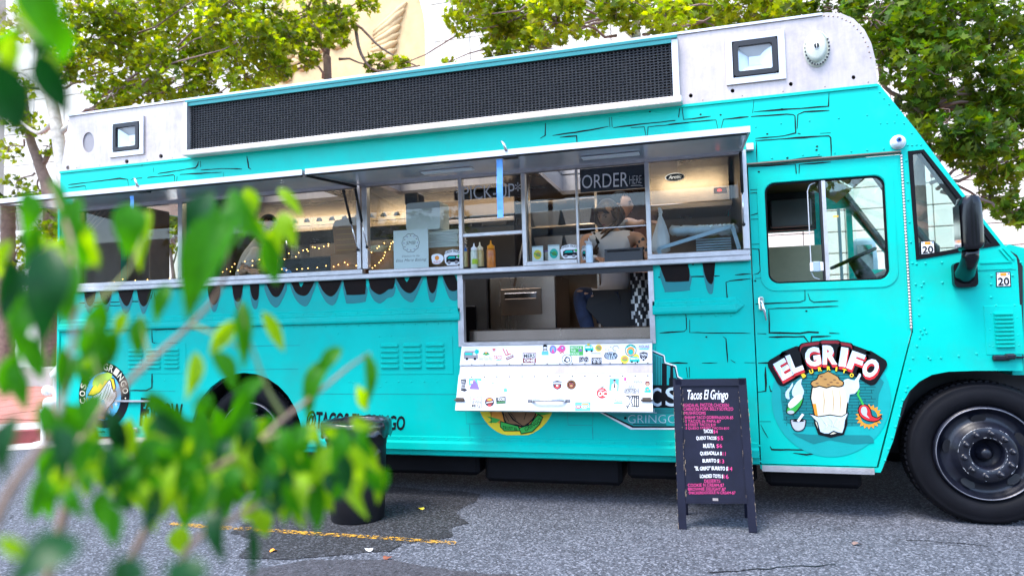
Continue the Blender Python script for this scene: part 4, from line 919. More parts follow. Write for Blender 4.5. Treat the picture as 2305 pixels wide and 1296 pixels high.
# step plate with pressed bars behind the mirror
mb = MB(); q = P2([(2205, 588), (2276, 588), (2277, 592), (2205, 592)]); mb.plate(sq([q[3], q[2], q[1], q[0]][::-1]), -.006, 0); q = P2([(2196, 598), (2276, 598), (2278, 607), (2196, 607)]); mb.plate(sq(q), -.004, 0); mb.build('pressed_bar', 'cyan', TRK)
mb = MB()
for k, (pa, pb) in enumerate((((2250, 560), (2274, 587)), ((2258, 558), (2281, 583)))): a, b = at(*pa), at(*pb); mb.bar((a.x, -.004, a.z), (b.x, -.004, b.z), .012, .008)
mb.build('corner_gusset', 'cyan', TRK)
# bonnet catch
p = at(2262, 803); mb = MB(); mb.box(p.x-.075, p.x+.02, -.035, .0, p.z-.022, p.z+.012, 0, .008); mb.box(p.x-.01, p.x+.05, -.045, .0, p.z-.014, p.z+.022, 0, .01); mb.box(p.x+.04, p.x+.16, -.02, .0, p.z-.006, p.z+.004); mb.build('bonnet_catch', 'rim_black', TRK)
# side mirror on a single curved arm
def blob(pts, name, m, parent, bev=.02): 
    return None
mr = MB()
def section_loft(mb, secs, seg=16, mi=0, p=3.0):      # rounded-rectangle sections: (centre, half x, half y)
    vs = []; fs = []
    for c, hx, hy in secs:
        for k in range(seg):
            a = 2*math.pi*k/seg; ca, sa = math.cos(a), math.sin(a); r = (abs(ca)**p+abs(sa)**p)**(-1/p); vs.append((c[0]+hx*ca*r, c[1]+hy*sa*r, c[2]))
    for i in range(len(secs)-1):
        for k in range(seg): fs.append((i*seg+k, i*seg+(k+1) % seg, (i+1)*seg+(k+1) % seg, (i+1)*seg+k))
    mb.add(vs, fs, mi, True); o = len(mb.v)-len(vs); mb.f += [tuple(o+k for k in range(seg))[::-1], tuple(o+(len(secs)-1)*seg+k for k in range(seg))]; mb.m += [mi, mi]; mb.sm += [False, False]
MY = -.26
pp = lambda px, py, y=MY: at(px, py, y)
secs = []
for px0, px1, py in ((2166, 2192, 444), (2156, 2200, 447), (2153, 2206, 462), (2153, 2209, 490), (2155, 2211, 520), (2156, 2212, 545), (2158, 2211, 556), (2162, 2204, 563)):
    a, b = pp(px0, py), pp(px1, py); secs.append((((a.x+b.x)/2, MY, (a.z+b.z)/2), (b.x-a.x)/2, .075))
section_loft(mr, secs[::-1]); mir = mr.build('side_mirror', 'black_gloss', TRK)
mb = MB(); mb.tube([pp(2185, 560), pp(2184, 580, -.23), pp(2178, 600, -.14), pp(2172, 615, -.06), pp(2170, 622, -.01)], [.045, .048, .05, .058, .06], 12); mb.build('mirror_arm', 'black_gloss', mir)
a, b = at(2140, 592), at(2197, 646); mb = MB(); mb.plate(rrect(a.x, b.x, b.z, a.z, .03, 5), -.045, -.001); mb.build('mirror_base', 'black_gloss', mir)
mb = MB(); sx = secs[3]; mb.add([(sx[0][0]-sx[1]-.001, MY-.055, secs[6][0][2]), (sx[0][0]-sx[1]-.001, MY+.055, secs[6][0][2]), (sx[0][0]-sx[1]-.001, MY+.055, secs[2][0][2]), (sx[0][0]-sx[1]-.001, MY-.055, secs[2][0][2])], [(0, 1, 2, 3)]); mb.build('mirror_glass', 'chrome', mir)
# small side lamp and mudflap behind
mb = MB(); mb.plate([(-4.62, .20), (-4.42, .30), (-4.35, .44), (-4.62, .44)], .05, .07); mb.plate(P2([(400, 1030), (446, 985), (448, 1010), (410, 1040)]), .03, .05) if False else None; mb.build('mudflap', 'black_rubber', TRK)

# ---- wheels
def wheel(cx, y0, cz, R, dual=False, label=None):
    w = bpy.data.objects.new('wheel', None); COL.objects.link(w); w.location = (0, 0, 0); w.parent = TRK; w.matrix_parent_inverse = Matrix.Translation(-TRK.location)
    C = (cx, y0, cz); ax = (0, 1, 0)
    mb = MB(); T = .27
    mb.lathe(C, ax, [(R*.66, .03), (R*.70, .008), (R*.78, -.004), (R*.88, .0), (R*.93, .012), (R*.945, .010), (R*.965, .022), (R*.985, .035), (R, .06), (R, T-.06), (R*.97, T-.03), (R*.9, T), (R*.66, T-.03)], 64, cap=False)
    tp = (R*.93, R*.945)
    tyre = mb.build('tyre', 'black_rubber', w)
    mb = MB()
    for k in range(72):                          # tread blocks over the shoulder
        a = 2*math.pi*k/72; u = Vector((math.cos(a), 0, math.sin(a))); t = Vector((-math.sin(a), 0, math.cos(a))); c = Vector(C)
        mb.obox(c+u*(R*.995)+Vector((0, .075, 0)), t*.0125, Vector((0, .028, 0)), u*.008)
        mb.obox(c+u*(R*.995)+Vector((0, .150, 0)), t*.0125, Vector((0, .032, 0)), u*.008)
    mb.build('tread_blocks', 'black_rubber', tyre)['kind'] = 'stuff'
    if not dual:
        mb = MB()
        for a0, sp in ((300, -62),):
            for word in ('DAYTON',):
                vs, fs = text_geo(word, .02)
                mb.add([(cx+math.cos(math.radians(a0+sp*(u-.5)))*R*(.89-.09*(1-v)), y0-.0068, cz+math.sin(math.radians(a0+sp*(u-.5)))*R*(.89-.09*(1-v))) for u, v in vs], fs)
        
    rim = MB()
    rim.lathe(C, ax, [(R*.665, .028), (R*.655, .006), (R*.632, -.002), (R*.622, .012), (R*.60, .030), (R*.57, .040), (R*.54, .060), (R*.42, .030 if not dual else .17), (R*.375, -.012 if not dual else .19), (R*.36, -.018 if not dual else .19), (R*.225, -.018 if not dual else .19), (R*.21, -.010 if not dual else .1), (R*.205, .02), (R*.19, .055), (0.001, .06)], 56, cap=False)
    rimo = rim.build('rim', 'rim_black', w)
    mb = MB(); mb.lathe(C, ax, [(R*.640, -.0025), (R*.634, -.006), (R*.628, -.0025)], 64, cap=False); mb.build('rim_edge', 'rim_edge', w)
    # hand holes in the dish
    for k in range(5):
        a = math.radians(97+k*72); u = Vector((math.cos(a), 0, math.sin(a))); t = Vector((-math.sin(a), 0, math.cos(a))); c = Vector(C)+u*R*.485+Vector((0, .038 if not dual else .10, 0))
        mb = MB(); n = 18; mb.add([c+t*(R*.098*math.cos(2*math.pi*i/n))+u*(R*.055*math.sin(2*math.pi*i/n))+Vector((0, -.024*0-.22*math.sin(2*math.pi*i/n)*R*.055-.006, 0)) for i in range(n)], [tuple(range(n))]); mb.build('hand_hole', 'black', rimo)
    yy = -.018 if not dual else .17
    for k in range(10):
        a = math.radians(9+k*36); c = (cx+math.cos(a)*R*.30, y0+yy, cz+math.sin(a)*R*.30); mb = MB()
        mb.lathe(c, (0, -1, 0), [(R*.045, 0), (R*.043, .006), (R*.03, .008)], 12); mb.lathe(c, (0, -1, 0), [(R*.033, .006), (R*.033, .026), (R*.027, .030), (R*.018, .030), (R*.018, .042), (0, .044)], 6); mb.build('lug_nut', 'rim_black', rimo)
    mb = MB(); c = (cx, y0+.055, cz); mb.lathe(c, (0, -1, 0), [(R*.11, 0), (R*.11, .012), (R*.075, .02), (R*.07, .045), (R*.05, .052), (0, .055)], 20); mb.build('hub_cap', 'rim_black', rimo)
    # chipped paint round the hub flange
    mb = MB()
    for k in range(110):
        a = random.uniform(0, 6.28); r = random.choice((R*.37, R*.37, R*.232)); l = random.uniform(.003, .014); ww = random.uniform(.001, .0026)
        if noise.noise(Vector((math.cos(a)*2.2, math.sin(a)*2.2, r*9))) < -.12: continue
        p = Vector((cx+math.cos(a)*r, y0+yy-.0015, cz+math.sin(a)*r)); t = Vector((-math.sin(a), 0, math.cos(a)))*l; u = Vector((math.cos(a), 0, math.sin(a)))*ww
        mb.add([p-t, p-u*.8, p+t, p+u], [(0, 1, 2, 3)])
    mb.build('paint_chips', 'chip', rimo)['kind'] = 'stuff'
    return w
wheel(1.730, .035, .455, .458); wr = wheel(-3.78, .06, .455, .458, True)
for cx in (1.73, -3.78):
    mb = MB(); mb.lathe((cx, W2-.32, .455), (0, 1, 0), [(.28, 0), (.43, 0), (.458, .05), (.458, .22), (.43, .27), (.28, .27), (0, .2)], 40); mb.build('far_wheel', 'black_rubber', TRK)
mb = MB(); mb.tube([(-3.78, .1, .455), (-3.78, W2-.1, .455)], .09, 10); mb.tube([(1.73, .1, .455), (1.73, W2-.1, .455)], .07, 10); mb.build('axle', 'black', TRK)
mb = MB(); mb.tube([at(183, 983), at(192, 989), at(204, 987), at(207, 980)], .008, 6); mb.build('hanging_cable', 'cable', TRK)
# ------------------------------------------------------------------ inside the truck
def part(name, m, *boxes, c=0.0, parent=None):
    mb = MB()
    for b in boxes: mb.box(*b, 0, c)
    return mb.build(name, m, parent or TRK)
part('back_wall', 'brownwall', (-5.76, .30, W2-.06, W2-.04, .76, 2.86))
part('tail_lining', 'grey_mid', (-5.765, -5.755, .05, .66, .9, 2.62), c=.002)
part('tail_cabinet', 'brownwall', (-5.75, -5.45, .72, 1.0, .76, 2.66), c=.01)
mb = MB()
for k in range(4): mb.bar((-5.752, .12+.05*k, 2.35), (-5.752, .36+.05*k, 2.60), .008, .008)
mb.build('cabinet_lattice', 'alu', TRK)['kind'] = 'stuff'
part('serving_counter', 'steel', (-5.55, .30, .045, .34, 1.772, 1.796), c=.004)
part('partition', 'black', (.315, .335, .05, W2-.05, .76, 2.86))
# lit warm tube lamps under the ceiling, whose gleam shows on the steel; the last is added to brighten the woman
for x0, x1, y_ in ((-5.2, -3.9, .40), (-2.55, -1.5, .40), (-.35, .25, .40), (-3.6, -2.7, .40), (-1.35, -.5, .20)): lm = part('tube_lamp', 'tube_light', (x0, x1, y_, y_+.05, 2.655, 2.69), c=.008)
# extractor hood with baffle filters
mb = MB(); mb.plate([(-4.75, 2.86), (-2.35, 2.86), (-2.35, 2.46), (-4.75, 2.46)], 1.38, 1.40); mb.build('hood_rail', 'steel', TRK)
mb = MB(); mb.box(-4.80, -2.30, 1.36, 2.28, 2.40, 2.47, 0, .008); hood = mb.build('extractor_hood', 'steel', TRK)
for k in range(16):
    mb = MB(); x = -4.70+k*.150; mb.tube([(x+.07, 1.42, 2.49), (x+.07, 1.50, 2.69)], .062, 9); mb.build('baffle_filter', 'steel', hood)
part('range_backsplash', 'steel', (-4.8, -1.9, 2.24, 2.275, 1.3, 2.40), c=.004)
part('cooking_range', 'steel_dark', (-4.8, -3.0, 1.45, 2.2, .8, 1.72), c=.02); part('griddle', 'black', (-4.7, -3.1, 1.5, 2.15, 1.725, 1.79), c=.01)
for i, (x, w) in enumerate(((-4.15, .34), (-3.55, .5))): part('splash_shield', 'alu', (x, x+w, 1.62, 1.64, 1.9, 2.30), c=.004)
mb = MB(); mb.tube([(-4.4, 1.6, 1.9), (-4.4, 1.55, 2.28), (-4.35, 1.45, 2.36), (-4.28, 1.38, 2.32), (-4.26, 1.36, 2.26)], .012, 8); mb.build('tap', 'chrome', TRK)
part('black_appliance', 'black', (-3.75, -2.95, .42, .80, 1.80, 2.02), c=.012)
part('order_printer', 'black_gloss', (-2.40, -2.27, .28, .42, 2.40, 2.50), c=.012)
# shelves with stainless pans
for z in (2.60, 2.34, 2.08): part('wire_shelf', 'steel', (-2.30, -.95, 1.66, 2.22, z-.016, z), c=.004)
for x in (-2.30, -1.66, -.98): part('shelf_post', 'steel', (x, x+.03, 1.66, 1.69, .9, 2.86), c=.004)
for (x, z) in ((-1.60, 2.345), (-1.28, 2.345), (-1.58, 2.085), (-1.26, 2.085), (-2.15, 2.345)):
    mb = MB(); mb.add([(x, 1.70, z), (x+.24, 1.70, z), (x+.24, 2.1, z), (x, 2.1, z), (x-.03, 1.67, z+.15), (x+.27, 1.67, z+.15), (x+.27, 2.13, z+.15), (x-.03, 2.13, z+.15)], [(0, 3, 2, 1), (0, 1, 5, 4), (1, 2, 6, 5), (2, 3, 7, 6), (3, 0, 4, 7)]); pn = mb.build('steel_pan', 'steel', TRK)
part('warmer_front', 'steel_dark', (-2.55, -1.70, 1.30, 1.34, 2.43, 2.60), c=.006); part('warmer_rail', 'alu', (-2.55, -1.70, 1.26, 1.29, 2.36, 2.40), c=.004); part('dark_oven', 'black', (-2.55, -1.72, 1.36, 1.95, 1.75, 2.34), c=.01)
mb = MB(); mb.tube([(-1.62, .9, 1.7), (-1.52, .9, 2.1), (-1.46, .9, 2.7)], .012, 6); mb.build('hanging_pole', 'steel', TRK)
part('brick_panel', 'brick_in', (-1.0, -.42, 2.20, 2.26, 1.3, 2.75))
# right hand refrigerator with red readout
part('steel_fridge', 'steel', (-.42, .29, 1.15, 2.2, 2.38, 2.84), c=.015); part('fridge_shelf', 'steel', (-.42, .29, .95, 1.2, 2.31, 2.36), c=.006); part('fridge_inside', 'brownwall', (-.42, .29, 1.5, 1.55, 1.3, 2.30))
p = at(1620, 428, 1.13); part('thermostat', 'tan', (p.x-.05, p.x+.06, 1.135, 1.148, p.z-.025, p.z+.025), c=.003); part('readout', 'redled', (p.x-.016, p.x+.012, 1.132, 1.134, p.z-.007, p.z+.007))
mb = MB(); q = at(1519, 398, 1.13); mb.plate(disc_pts(q.x, q.z, .085, .036, 24), 1.141, 1.146, 0); mb.plate(disc_pts(q.x, q.z, .078, .030, 24), 1.139, 1.1405, 1)
put_text(mb, 'Arctic', lambda u, v: (q.x-.058+.116*u, 1.1375, q.z-.016+.032*v), 0, offset=.02, shear=.3); mb.build('fridge_badge', ['white', 'ink'], TRK)
# seen through the lower hatch
part('low_fridge', 'steel', (-1.98, -1.32, 1.30, 2.0, .8, 1.82), c=.012); part('fridge_recess', 'steel_dark', (-1.86, -1.46, 1.285, 1.30, 1.45, 1.70), c=.004); part('fridge_pull', 'chrome', (-1.82, -1.50, 1.265, 1.285, 1.60, 1.66), c=.006)
part('low_oven', 'vinyl', (-2.7, -2.0, 1.30, 2.0, .8, 1.84), c=.012); part('oven_window', 'black_gloss', (-2.6, -2.12, 1.28, 1.30, 1.2, 1.55), c=.004)
part('low_tank', 'steel', (-1.80, -.36, .14, .32, .80, 1.325), c=.01); part('low_shelf', 'steel_dark', (-1.80, -.36, .33, .9, 1.15, 1.19), c=.004)
# cab: dark header, beige door lining, dash, steering wheel, seats
part('cab_header', 'vinyl', (.34, 1.13, W2-.10, W2-.045, 2.225, 2.86)); part('overhead_box', 'grey_mid', (.70, 1.08, W2-.20, W2-.11, 2.25, 2.52), c=.012)
part('door_lining', 'beige', (.34, 1.18, W2-.09, W2-.045, 1.0, 2.065), c=.006)
part('headliner', 'brown', (.36, 1.20, .10, W2-.12, 2.60, 2.64)); mb = MB(); a = Vector((1.12, .4, 2.62)); mb.obox((1.20, .9, 2.52), (.10, 0, -.07), (0, .38, 0), (.008, 0, .010)); mb.obox((1.20, 1.75, 2.52), (.10, 0, -.07), (0, .32, 0), (.008, 0, .010)); sv = mb.build('sun_visor', 'tan', TRK)
part('door_post', 'grey_lite', (1.335, 1.36, W2-.06, W2-.036, 1.66, 2.42)); part('window_divider', 'alu', (1.20, 1.225, W2-.06, W2-.036, 1.66, 2.42))
mb = MB(); mb.plate([(1.45, 1.5), (1.86, 1.5), (1.88, 1.80), (1.80, 1.83), (1.52, 1.70)], .08, W2-.08); mb.build('dashboard', 'vinyl', TRK)
a, b = at(1873, 603, 1.65), at(1968, 560, 1.65); c = (a+b)/2; ax = (b-a).cross(c-Vector((0, -CAMD, CAMH))+Vector((0, 0, .06))).normalized(); R_ = (b-a).length/2
mb = MB(); u = (b-a).normalized(); w = ax.cross(u); ring = [c+u*math.cos(2*math.pi*k/28)*R_+w*math.sin(2*math.pi*k/28)*R_ for k in range(29)]; mb.tube(ring, .016, 8); sw = mb.build('steering_wheel', 'vinyl', TRK)
mb = MB()
for k in range(3): mb.tube([c, c+u*math.cos(k*2.1+.5)*R_+w*math.sin(k*2.1+.5)*R_], .012, 6)
mb.build('spokes', 'vinyl', sw); mb = MB(); d = Vector((.5, .0, -.86)); mb.tube([c, c+d*.16, c+d*.5], [.05, .07, .06], 12); mb.build('column', 'vinyl', sw)
sec = []; far_m = at(1945, 590, W2+.25)
mb = MB(); section_loft(mb, [((far_m.x, far_m.y, far_m.z+dz), hx, .06) for dz, hx in ((-.24, .08), (-.2, .12), (0, .125), (.2, .11), (.24, .07))]); fm = mb.build('far_mirror', 'grey_blue', TRK)
mb = MB(); mb.add([(far_m.x-.07, far_m.y-.063, far_m.z-.14), (far_m.x+.07, far_m.y-.063, far_m.z-.14), (far_m.x+.07, far_m.y-.063, far_m.z+.17), (far_m.x-.07, far_m.y-.063, far_m.z+.17)], [(0, 1, 2, 3)]); mb.build('mirror_glass', 'chrome', fm)
mb = MB(); mb.tube([far_m+Vector((0, 0, -.2)), far_m+Vector((-.08, -.2, -.35))], .03, 8); mb.build('mirror_arm', 'black', fm)
part('driver_seat', 'vinyl', (.45, .95, 1.35, 1.9, 1.0, 1.20), (.40, .52, 1.35, 1.9, 1.2, 1.72), c=.03)
p = at(1880, 487, 2.1); part('marker_lamp', 'amber', (p.x-.015, p.x+.03, 2.10, 2.12, p.z-.006, p.z+.008))
part('cab_console', 'vinyl', (1.35, 1.62, .3, .7, 1.68, 1.86), c=.03)

# ------------------------------------------------------------------ painted outlines and lettering on the flank
mb = MB(); rg = random.Random(3)
def ink(pts, w=4.3):
    p = P2(pts); out = []
    for i in range(len(p)-1):
        l = math.hypot(p[i+1][0]-p[i][0], p[i+1][1]-p[i][1]); n = max(1, int(l/.05))
        for k in range(n):
            t = k/n; out.append((p[i][0]+(p[i+1][0]-p[i][0])*t+rg.uniform(-.0015, .0015), p[i][1]+(p[i+1][1]-p[i][1])*t+rg.uniform(-.0015, .0015)))
    out.append(p[-1]); n = len(out); vs = []; run = []
    for i, q in enumerate(out):
        a, b = out[max(i-1, 0)], out[min(i+1, n-1)]; dx, dz = b[0]-a[0], b[1]-a[1]; l = math.hypot(dx, dz) or 1
        k = w*.0029/2*(.45+.75*abs(noise.noise(Vector((q[0]*6, q[1]*6, 4)))+.35)); k *= .4 if i in (0, n-1) else 1
        vs += [(q[0]-dz/l*k, -.0019, q[1]+dx/l*k), (q[0]+dz/l*k, -.0019, q[1]-dx/l*k)]
    mb.add(vs, [(2*i, 2*i+1, 2*i+3, 2*i+2) for i in range(n-1) if n < 8 or rg.random() > .035])
for pts in ([(345,376),(347,388),(355,391),(440,378),(445,372),(447,363)], [(451,362),(452,377)], [(452,383),(500,380),(545,381)], [(293,407),(298,403),(390,394),(393,396),(394,418)], [(397,420),(399,396),(405,393),(500,388)], [(503,388),(504,407)],
    [(556,352),(560,378),(566,382)], [(154,416),(270,402),(288,404),(290,425)], [(154,423),(192,418),(195,430)], [(1228,277),(1227,305),(1216,312)], [(1244,306),(1330,293),(1370,285)], [(1260,310),(1298,306),(1299,325)], [(1371,264),(1373,287)], [(1377,264),(1378,287)],
    [(1380,288),(1440,280),(1520,272),(1528,265),(1530,244)], [(1536,243),(1539,270),(1600,262)], [(1420,288),(1450,286),(1455,310)], [(1457,310),(1459,286),(1550,277)], [(1697,226),(1694,255)], [(1697,252),(1760,247),(1865,240),(1866,210)], [(1690,263),(1770,257),(1785,258),(1790,262),(1791,300),(1765,306),(1700,312)],
    [(1794,290),(1796,258),(1810,252),(1867,249)], [(1795,300),(1802,302)], [(1845,301),(1870,299)], [(1505,280),(1612,270),(1616,292)], [(1622,292),(1628,269),(1685,263)], [(1700,317),(1865,306),(1870,310),(1871,352)], [(1703,320),(1704,365)], [(1700,367),(1780,360),(1850,352)],
    [(1690,376),(1790,370),(1794,405)], [(1798,400),(1799,371),(1870,365)], [(1688,428),(1715,426)], [(1688,435),(1705,433),(1707,480),(1690,485)], [(1715,437),(1713,445),(1714,478)], [(1690,494),(1716,493)], [(1692,550),(1718,549)], [(1693,560),(1708,561),(1712,610),(1706,615),(1696,618)], [(1718,560),(1717,612)],
    [(1700,627),(1724,625)], [(1812,648),(1812,675),(1800,680),(1700,684)], [(1819,660),(1823,675),(1832,680),(1887,677)], [(1730,695),(1770,693),(1887,689)], [(1730,695),(1732,748),(1800,750),(1820,747),(1890,750)], [(1704,750),(1725,751)], [(1465,624),(1620,621)], [(1655,619),(1690,616)], [(1635,690),(1638,680),(1634,635),(1645,632),(1690,627)],
    [(1540,702),(1545,710),(1546,740),(1540,746),(1485,749)], [(1552,720),(1553,748),(1690,750)], [(1627,757),(1634,762),(1638,815)], [(1645,810),(1655,816)], [(1505,816),(1548,817)], [(1580,817),(1615,816)], [(1675,816),(1700,816)], [(1545,826),(1548,850)], [(1552,825),(1552,850)], [(1730,758),(1810,757),(1820,770)], [(1825,772),(1827,758),(1870,756)],
    [(1706,817),(1745,816)], [(1723,825),(1724,880),(1706,882)], [(1732,868),(1735,880),(1775,880)], [(1710,948),(1735,948)], [(1733,1004),(1737,1011),(1908,1012)], [(1785,1019),(1815,1023),(1850,1018)], [(178,682),(318,678),(340,672),(345,655)], [(190,690),(280,687)], [(348,657),(350,673),(358,674)], [(342,738),(343,770),(350,773),(410,772)], [(344,742),(400,740)],
    [(270,835),(343,835),(342,872),(330,878),(293,878)], [(160,781),(175,780)], [(575,716),(575,730)], [(1712,955),(1729,985)], [(175,972),(235,971),(238,975)], [(1680,566),(1660,566)], [(1588,300),(1650,292)]): ink(pts)
for px, py in [(1577,258),(1622,259),(1727,302),(1760,246),(1838,338),(1772,356),(1839,330),(1708,387),(250,378),(320,372),(1463,252),(1560,595),(1590,758),(1700,632),(1815,700),(250,665)]:
    q = P2([(px, py)])[0]; mb.poly([(a, -.0019, b) for a, b in disc_pts(q[0], q[1], .008, .006, 7)])
mb.build('brick_outline_print', 'ink', TRK)['kind'] = 'stuff'
# lower ends of the dripping letters that show below the counter
def Z(ox, oy, s): return lambda pts: [(ox+x/s, oy+y/s) for x, y in pts]
za, zb, zc = Z(100, 380, 3.812), Z(500, 600, 3.812), Z(1440, 560, 4.32)
def drip(z, black, shadow, hole=None):
    mb = MB(); decal(mb, z(shadow), 1, 0, 0, 3); decal(mb, z(black), 0, 1, 0, 3)
    if hole: decal(mb, z(hole), 2, 2, 0, 2)
    mb.build('dripping_letter', ['drip', 'cyan_deep', 'cyan'], TRK)
drip(za, [(342,1020),(440,1020),(425,1140),(395,1178),(365,1150)], [(344,1080),(360,1200),(385,1240),(410,1225),(438,1080)])
drip(za, [(478,1020),(580,1020),(560,1130),(530,1165),(500,1140)], [(482,1080),(505,1200),(528,1230),(550,1210),(577,1080)])
drip(za, [(635,1015),(765,1005),(740,1130),(708,1178),(665,1130)], [(640,1080),(670,1210),(702,1245),(735,1200),(757,1080)])
drip(za, [(800,1005),(920,1000),(890,1140),(850,1180),(815,1130)], [(804,1080),(825,1200),(852,1248),(885,1190),(912,1080)])
drip(zb, [(-120,165),(-20,160),(-30,280),(-70,330),(-105,280)], [(-118,200),(-90,360),(-65,390),(-40,350),(-15,200)])
drip(zb, [(90,125),(180,120),(165,260),(140,303),(105,270)], [(92,200),(112,330),(138,370),(160,330),(176,200)])
drip(zb, [(240,122),(312,118),(315,250),(290,290),(255,250)], [(240,190),(258,330),(285,366),(308,330),(316,190)])
drip(zb, [(385,112),(540,105),(505,230),(460,262),(415,220)], [(368,150),(400,290),(460,352),(510,300),(555,150)])
drip(zb, [(600,95),(788,95),(760,200),(715,250),(650,235),(612,180)], [(593,130),(625,270),(690,335),(735,330),(780,230),(794,130)], [(655,90),(708,90),(692,160),(677,172),(665,150)])
drip(zb, [(832,92),(1020,80),(1000,190),(945,255),(890,235),(845,170)], [(827,120),(870,270),(930,330),(975,310),(1012,200),(1024,110)])
drip(zb, [(1047,80),(1215,70),(1235,140),(1230,220),(1220,238),(1085,243),(1065,220)], [(1046,120),(1060,290),(1085,317),(1215,305),(1235,280),(1237,160)])
drip(zb, [(1272,70),(1470,65),(1472,180),(1430,195),(1390,225),(1345,240),(1290,205),(1268,160)], [(1267,150),(1290,270),(1345,315),(1385,300),(1420,270),(1472,250),(1474,150)])
drip(zb, [(1495,55),(1708,45),(1680,160),(1640,215),(1605,228),(1560,205),(1520,150)], [(1488,90),(1540,250),(1615,305),(1650,285),(1700,170),(1712,90)], [(1550,45),(1622,45),(1597,118),(1582,128),(1565,95)])
drip(zb, [(1757,45),(1853,40),(1835,190),(1805,228),(1775,190)], [(1757,90),(1775,270),(1803,307),(1830,270),(1852,90)])
drip(zb, [(1885,40),(1970,40),(2020,130),(2028,175),(2010,205),(1965,208),(1930,170)], [(1895,90),(1935,240),(1965,285),(2010,290),(2030,240),(2028,160)])
drip(zc, [(200,115),(440,98),(470,165),(485,220),(482,300),(460,316),(270,322),(245,295),(205,190)], [(203,200),(240,400),(265,420),(470,405),(487,380),(487,240)])
drip(zc, [(612,85),(728,80),(715,310),(685,340),(645,290),(618,190)], [(612,150),(650,390),(690,440),(715,400),(720,180)])
mb = MB()
for x0, x1, t in ((1044, 1062, 4), (1076, 1103, -4), (1118, 1150, 5), (1166, 1200, -4), (1218, 1250, 4), (1262, 1316, -5), (1346, 1404, 4), (1426, 1462, 0)):
    yy = 611-(x0-1044)*.036; decal(mb, [(x0, yy-10), (x1, yy-11), (x1+t, yy+9), (x0-t, yy+10)], 0, 1)
mb.build('dripping_letter', ['drip'], TRK)['kind'] = 'stuff'
def ptext(txt, tl, tr, bl, br, m, name='lettering', parent=None, layer=1, y=0.0, **kw):
    k = [at(*p, y) for p in (tl, tr, bl, br)]
    for p in k: p.y = y-.002-.0009*layer
    mb = MB(); put_text(mb, txt, quad_place(*k), 0, **kw); return mb.build(name, m, parent or TRK)
ptext('FOLLOW', (316, 903), (412, 908), (316, 958), (412, 958), 'ink', layer=1, offset=.03, shear=.12)
ptext('F', (314, 894), (340, 896), (315, 958), (336, 958), 'ink', layer=2, offset=.02, shear=.1)
ptext('@TACOS EL GRINGO', (690, 922), (912, 934), (690, 974), (912, 977), 'ink', offset=.03, shear=.14)

# round badge at the tail: hand holding a taco
zt = Z(0, 620, 3.812)
mb = MB(); mats_b = ['ink', 'sky_blue', 'cream', 'white', 'lime', 'yellow', 'tan', 'grey_lite', 'brown']
def dell(mb, px, py, rx, ry, mi, layer, n=36): decal(mb, [(px+rx*math.cos(2*math.pi*i/n), py+ry*math.sin(2*math.pi*i/n)) for i in range(n)], mi, layer)
dell(mb, 235, 889, 57, 74, 0, 1); dell(mb, 233.5, 891, 39.5, 54, 1, 2)
for z_, pts, mi, ly in ((zt, [(752,1030),(800,945),(850,900),(930,868),(985,878),(1003,960),(985,1005),(870,1035)], 0, 3), (zt, [(763,1020),(803,952),(853,907),(930,876),(978,886),(993,958),(978,998),(870,1027)], 5, 4), (zt, [(795,930),(810,880),(850,848),(930,828),(968,845),(962,885),(930,905),(905,897),(885,940),(862,920),(840,960),(825,935),(808,960)], 4, 5),
    (zt, [(800,1030),(862,995),(928,905),(945,888),(960,900),(972,955),(985,995),(1004,980),(1006,1035),(980,1085),(935,1135),(912,1185),(912,1235),(825,1222),(808,1190),(794,1120)], 0, 6), (zt, [(808,1034),(866,1002),(932,912),(945,897),(954,908),(964,960),(983,1006),(998,992),(999,1032),(974,1080),(929,1130),(905,1182),(905,1228),(831,1216),(815,1188),(801,1120)], 3, 7), (zt, [(826,1196),(906,1204),(905,1228),(833,1217)], 6, 8)): decal(mb, z_(pts), mi, ly)
for pts in ([(880,1060),(905,1000),(935,925)], [(905,1060),(930,1000),(948,930)], [(925,1065),(948,1010),(962,960)], [(855,1050),(880,1000)]): mb.stroke(P2(zt(pts)), .006, -.0098, 0)
for i in range(7):
    a = i*.9; p = zt([(870+32*math.cos(a), 1120+40*math.sin(a))])[0]; dell(mb, p[0], p[1], 5.2, 7, 7 if i % 2 else 1, 9+.3*i, 10)
p = zt([(870, 1118)])[0]; dell(mb, p[0], p[1], 4, 6, 3, 12, 10)
for x, y, mi in ((762, 1130, 3), (965, 1125, 6), (940, 1170, 3), (755, 1060, 5), (798, 1060, 5)): p = zt([(x, y)])[0]; dell(mb, p[0], p[1], 1.8, 4.5, mi, 4, 8)
p = zt([(1000, 1100)])[0]; decal(mb, [(p[0]-4, p[1]), (p[0]-1, p[1]-1.5), (p[0], p[1]-7), (p[0]+1, p[1]-1.5), (p[0]+4, p[1]), (p[0]+1, p[1]+1.5), (p[0], p[1]+7), (p[0]-1, p[1]+1.5)], 3, 4)
word = 'TACOS·EL·GRINGO·'
for i, ch in enumerate(word):
    a = math.radians(222-i*15.2); px, py = 235+48.5*math.cos(a), 889-64*math.sin(a)
    if ch == '·': dell(mb, px, py, 1.6, 2, 2, 3, 8); continue
    tx, ty = math.sin(a), math.cos(a)*1.0; k = 5.4; rx_, ry_ = math.cos(a), -math.sin(a)
    def pl(u, v, px=px, py=py, a=a):
        uu, vv = (u-.5)*2, (v-.5)*2; x = px+(math.sin(a)*uu*5.0+math.cos(a)*vv*6.5); y = py+(math.cos(a)*uu*6.2-math.sin(a)*vv*8.0); q = at(x, y); return (q.x, -.0052, q.z)
    put_text(mb, ch, pl, 2, offset=.02)
mb.build('round_badge', mats_b, TRK)

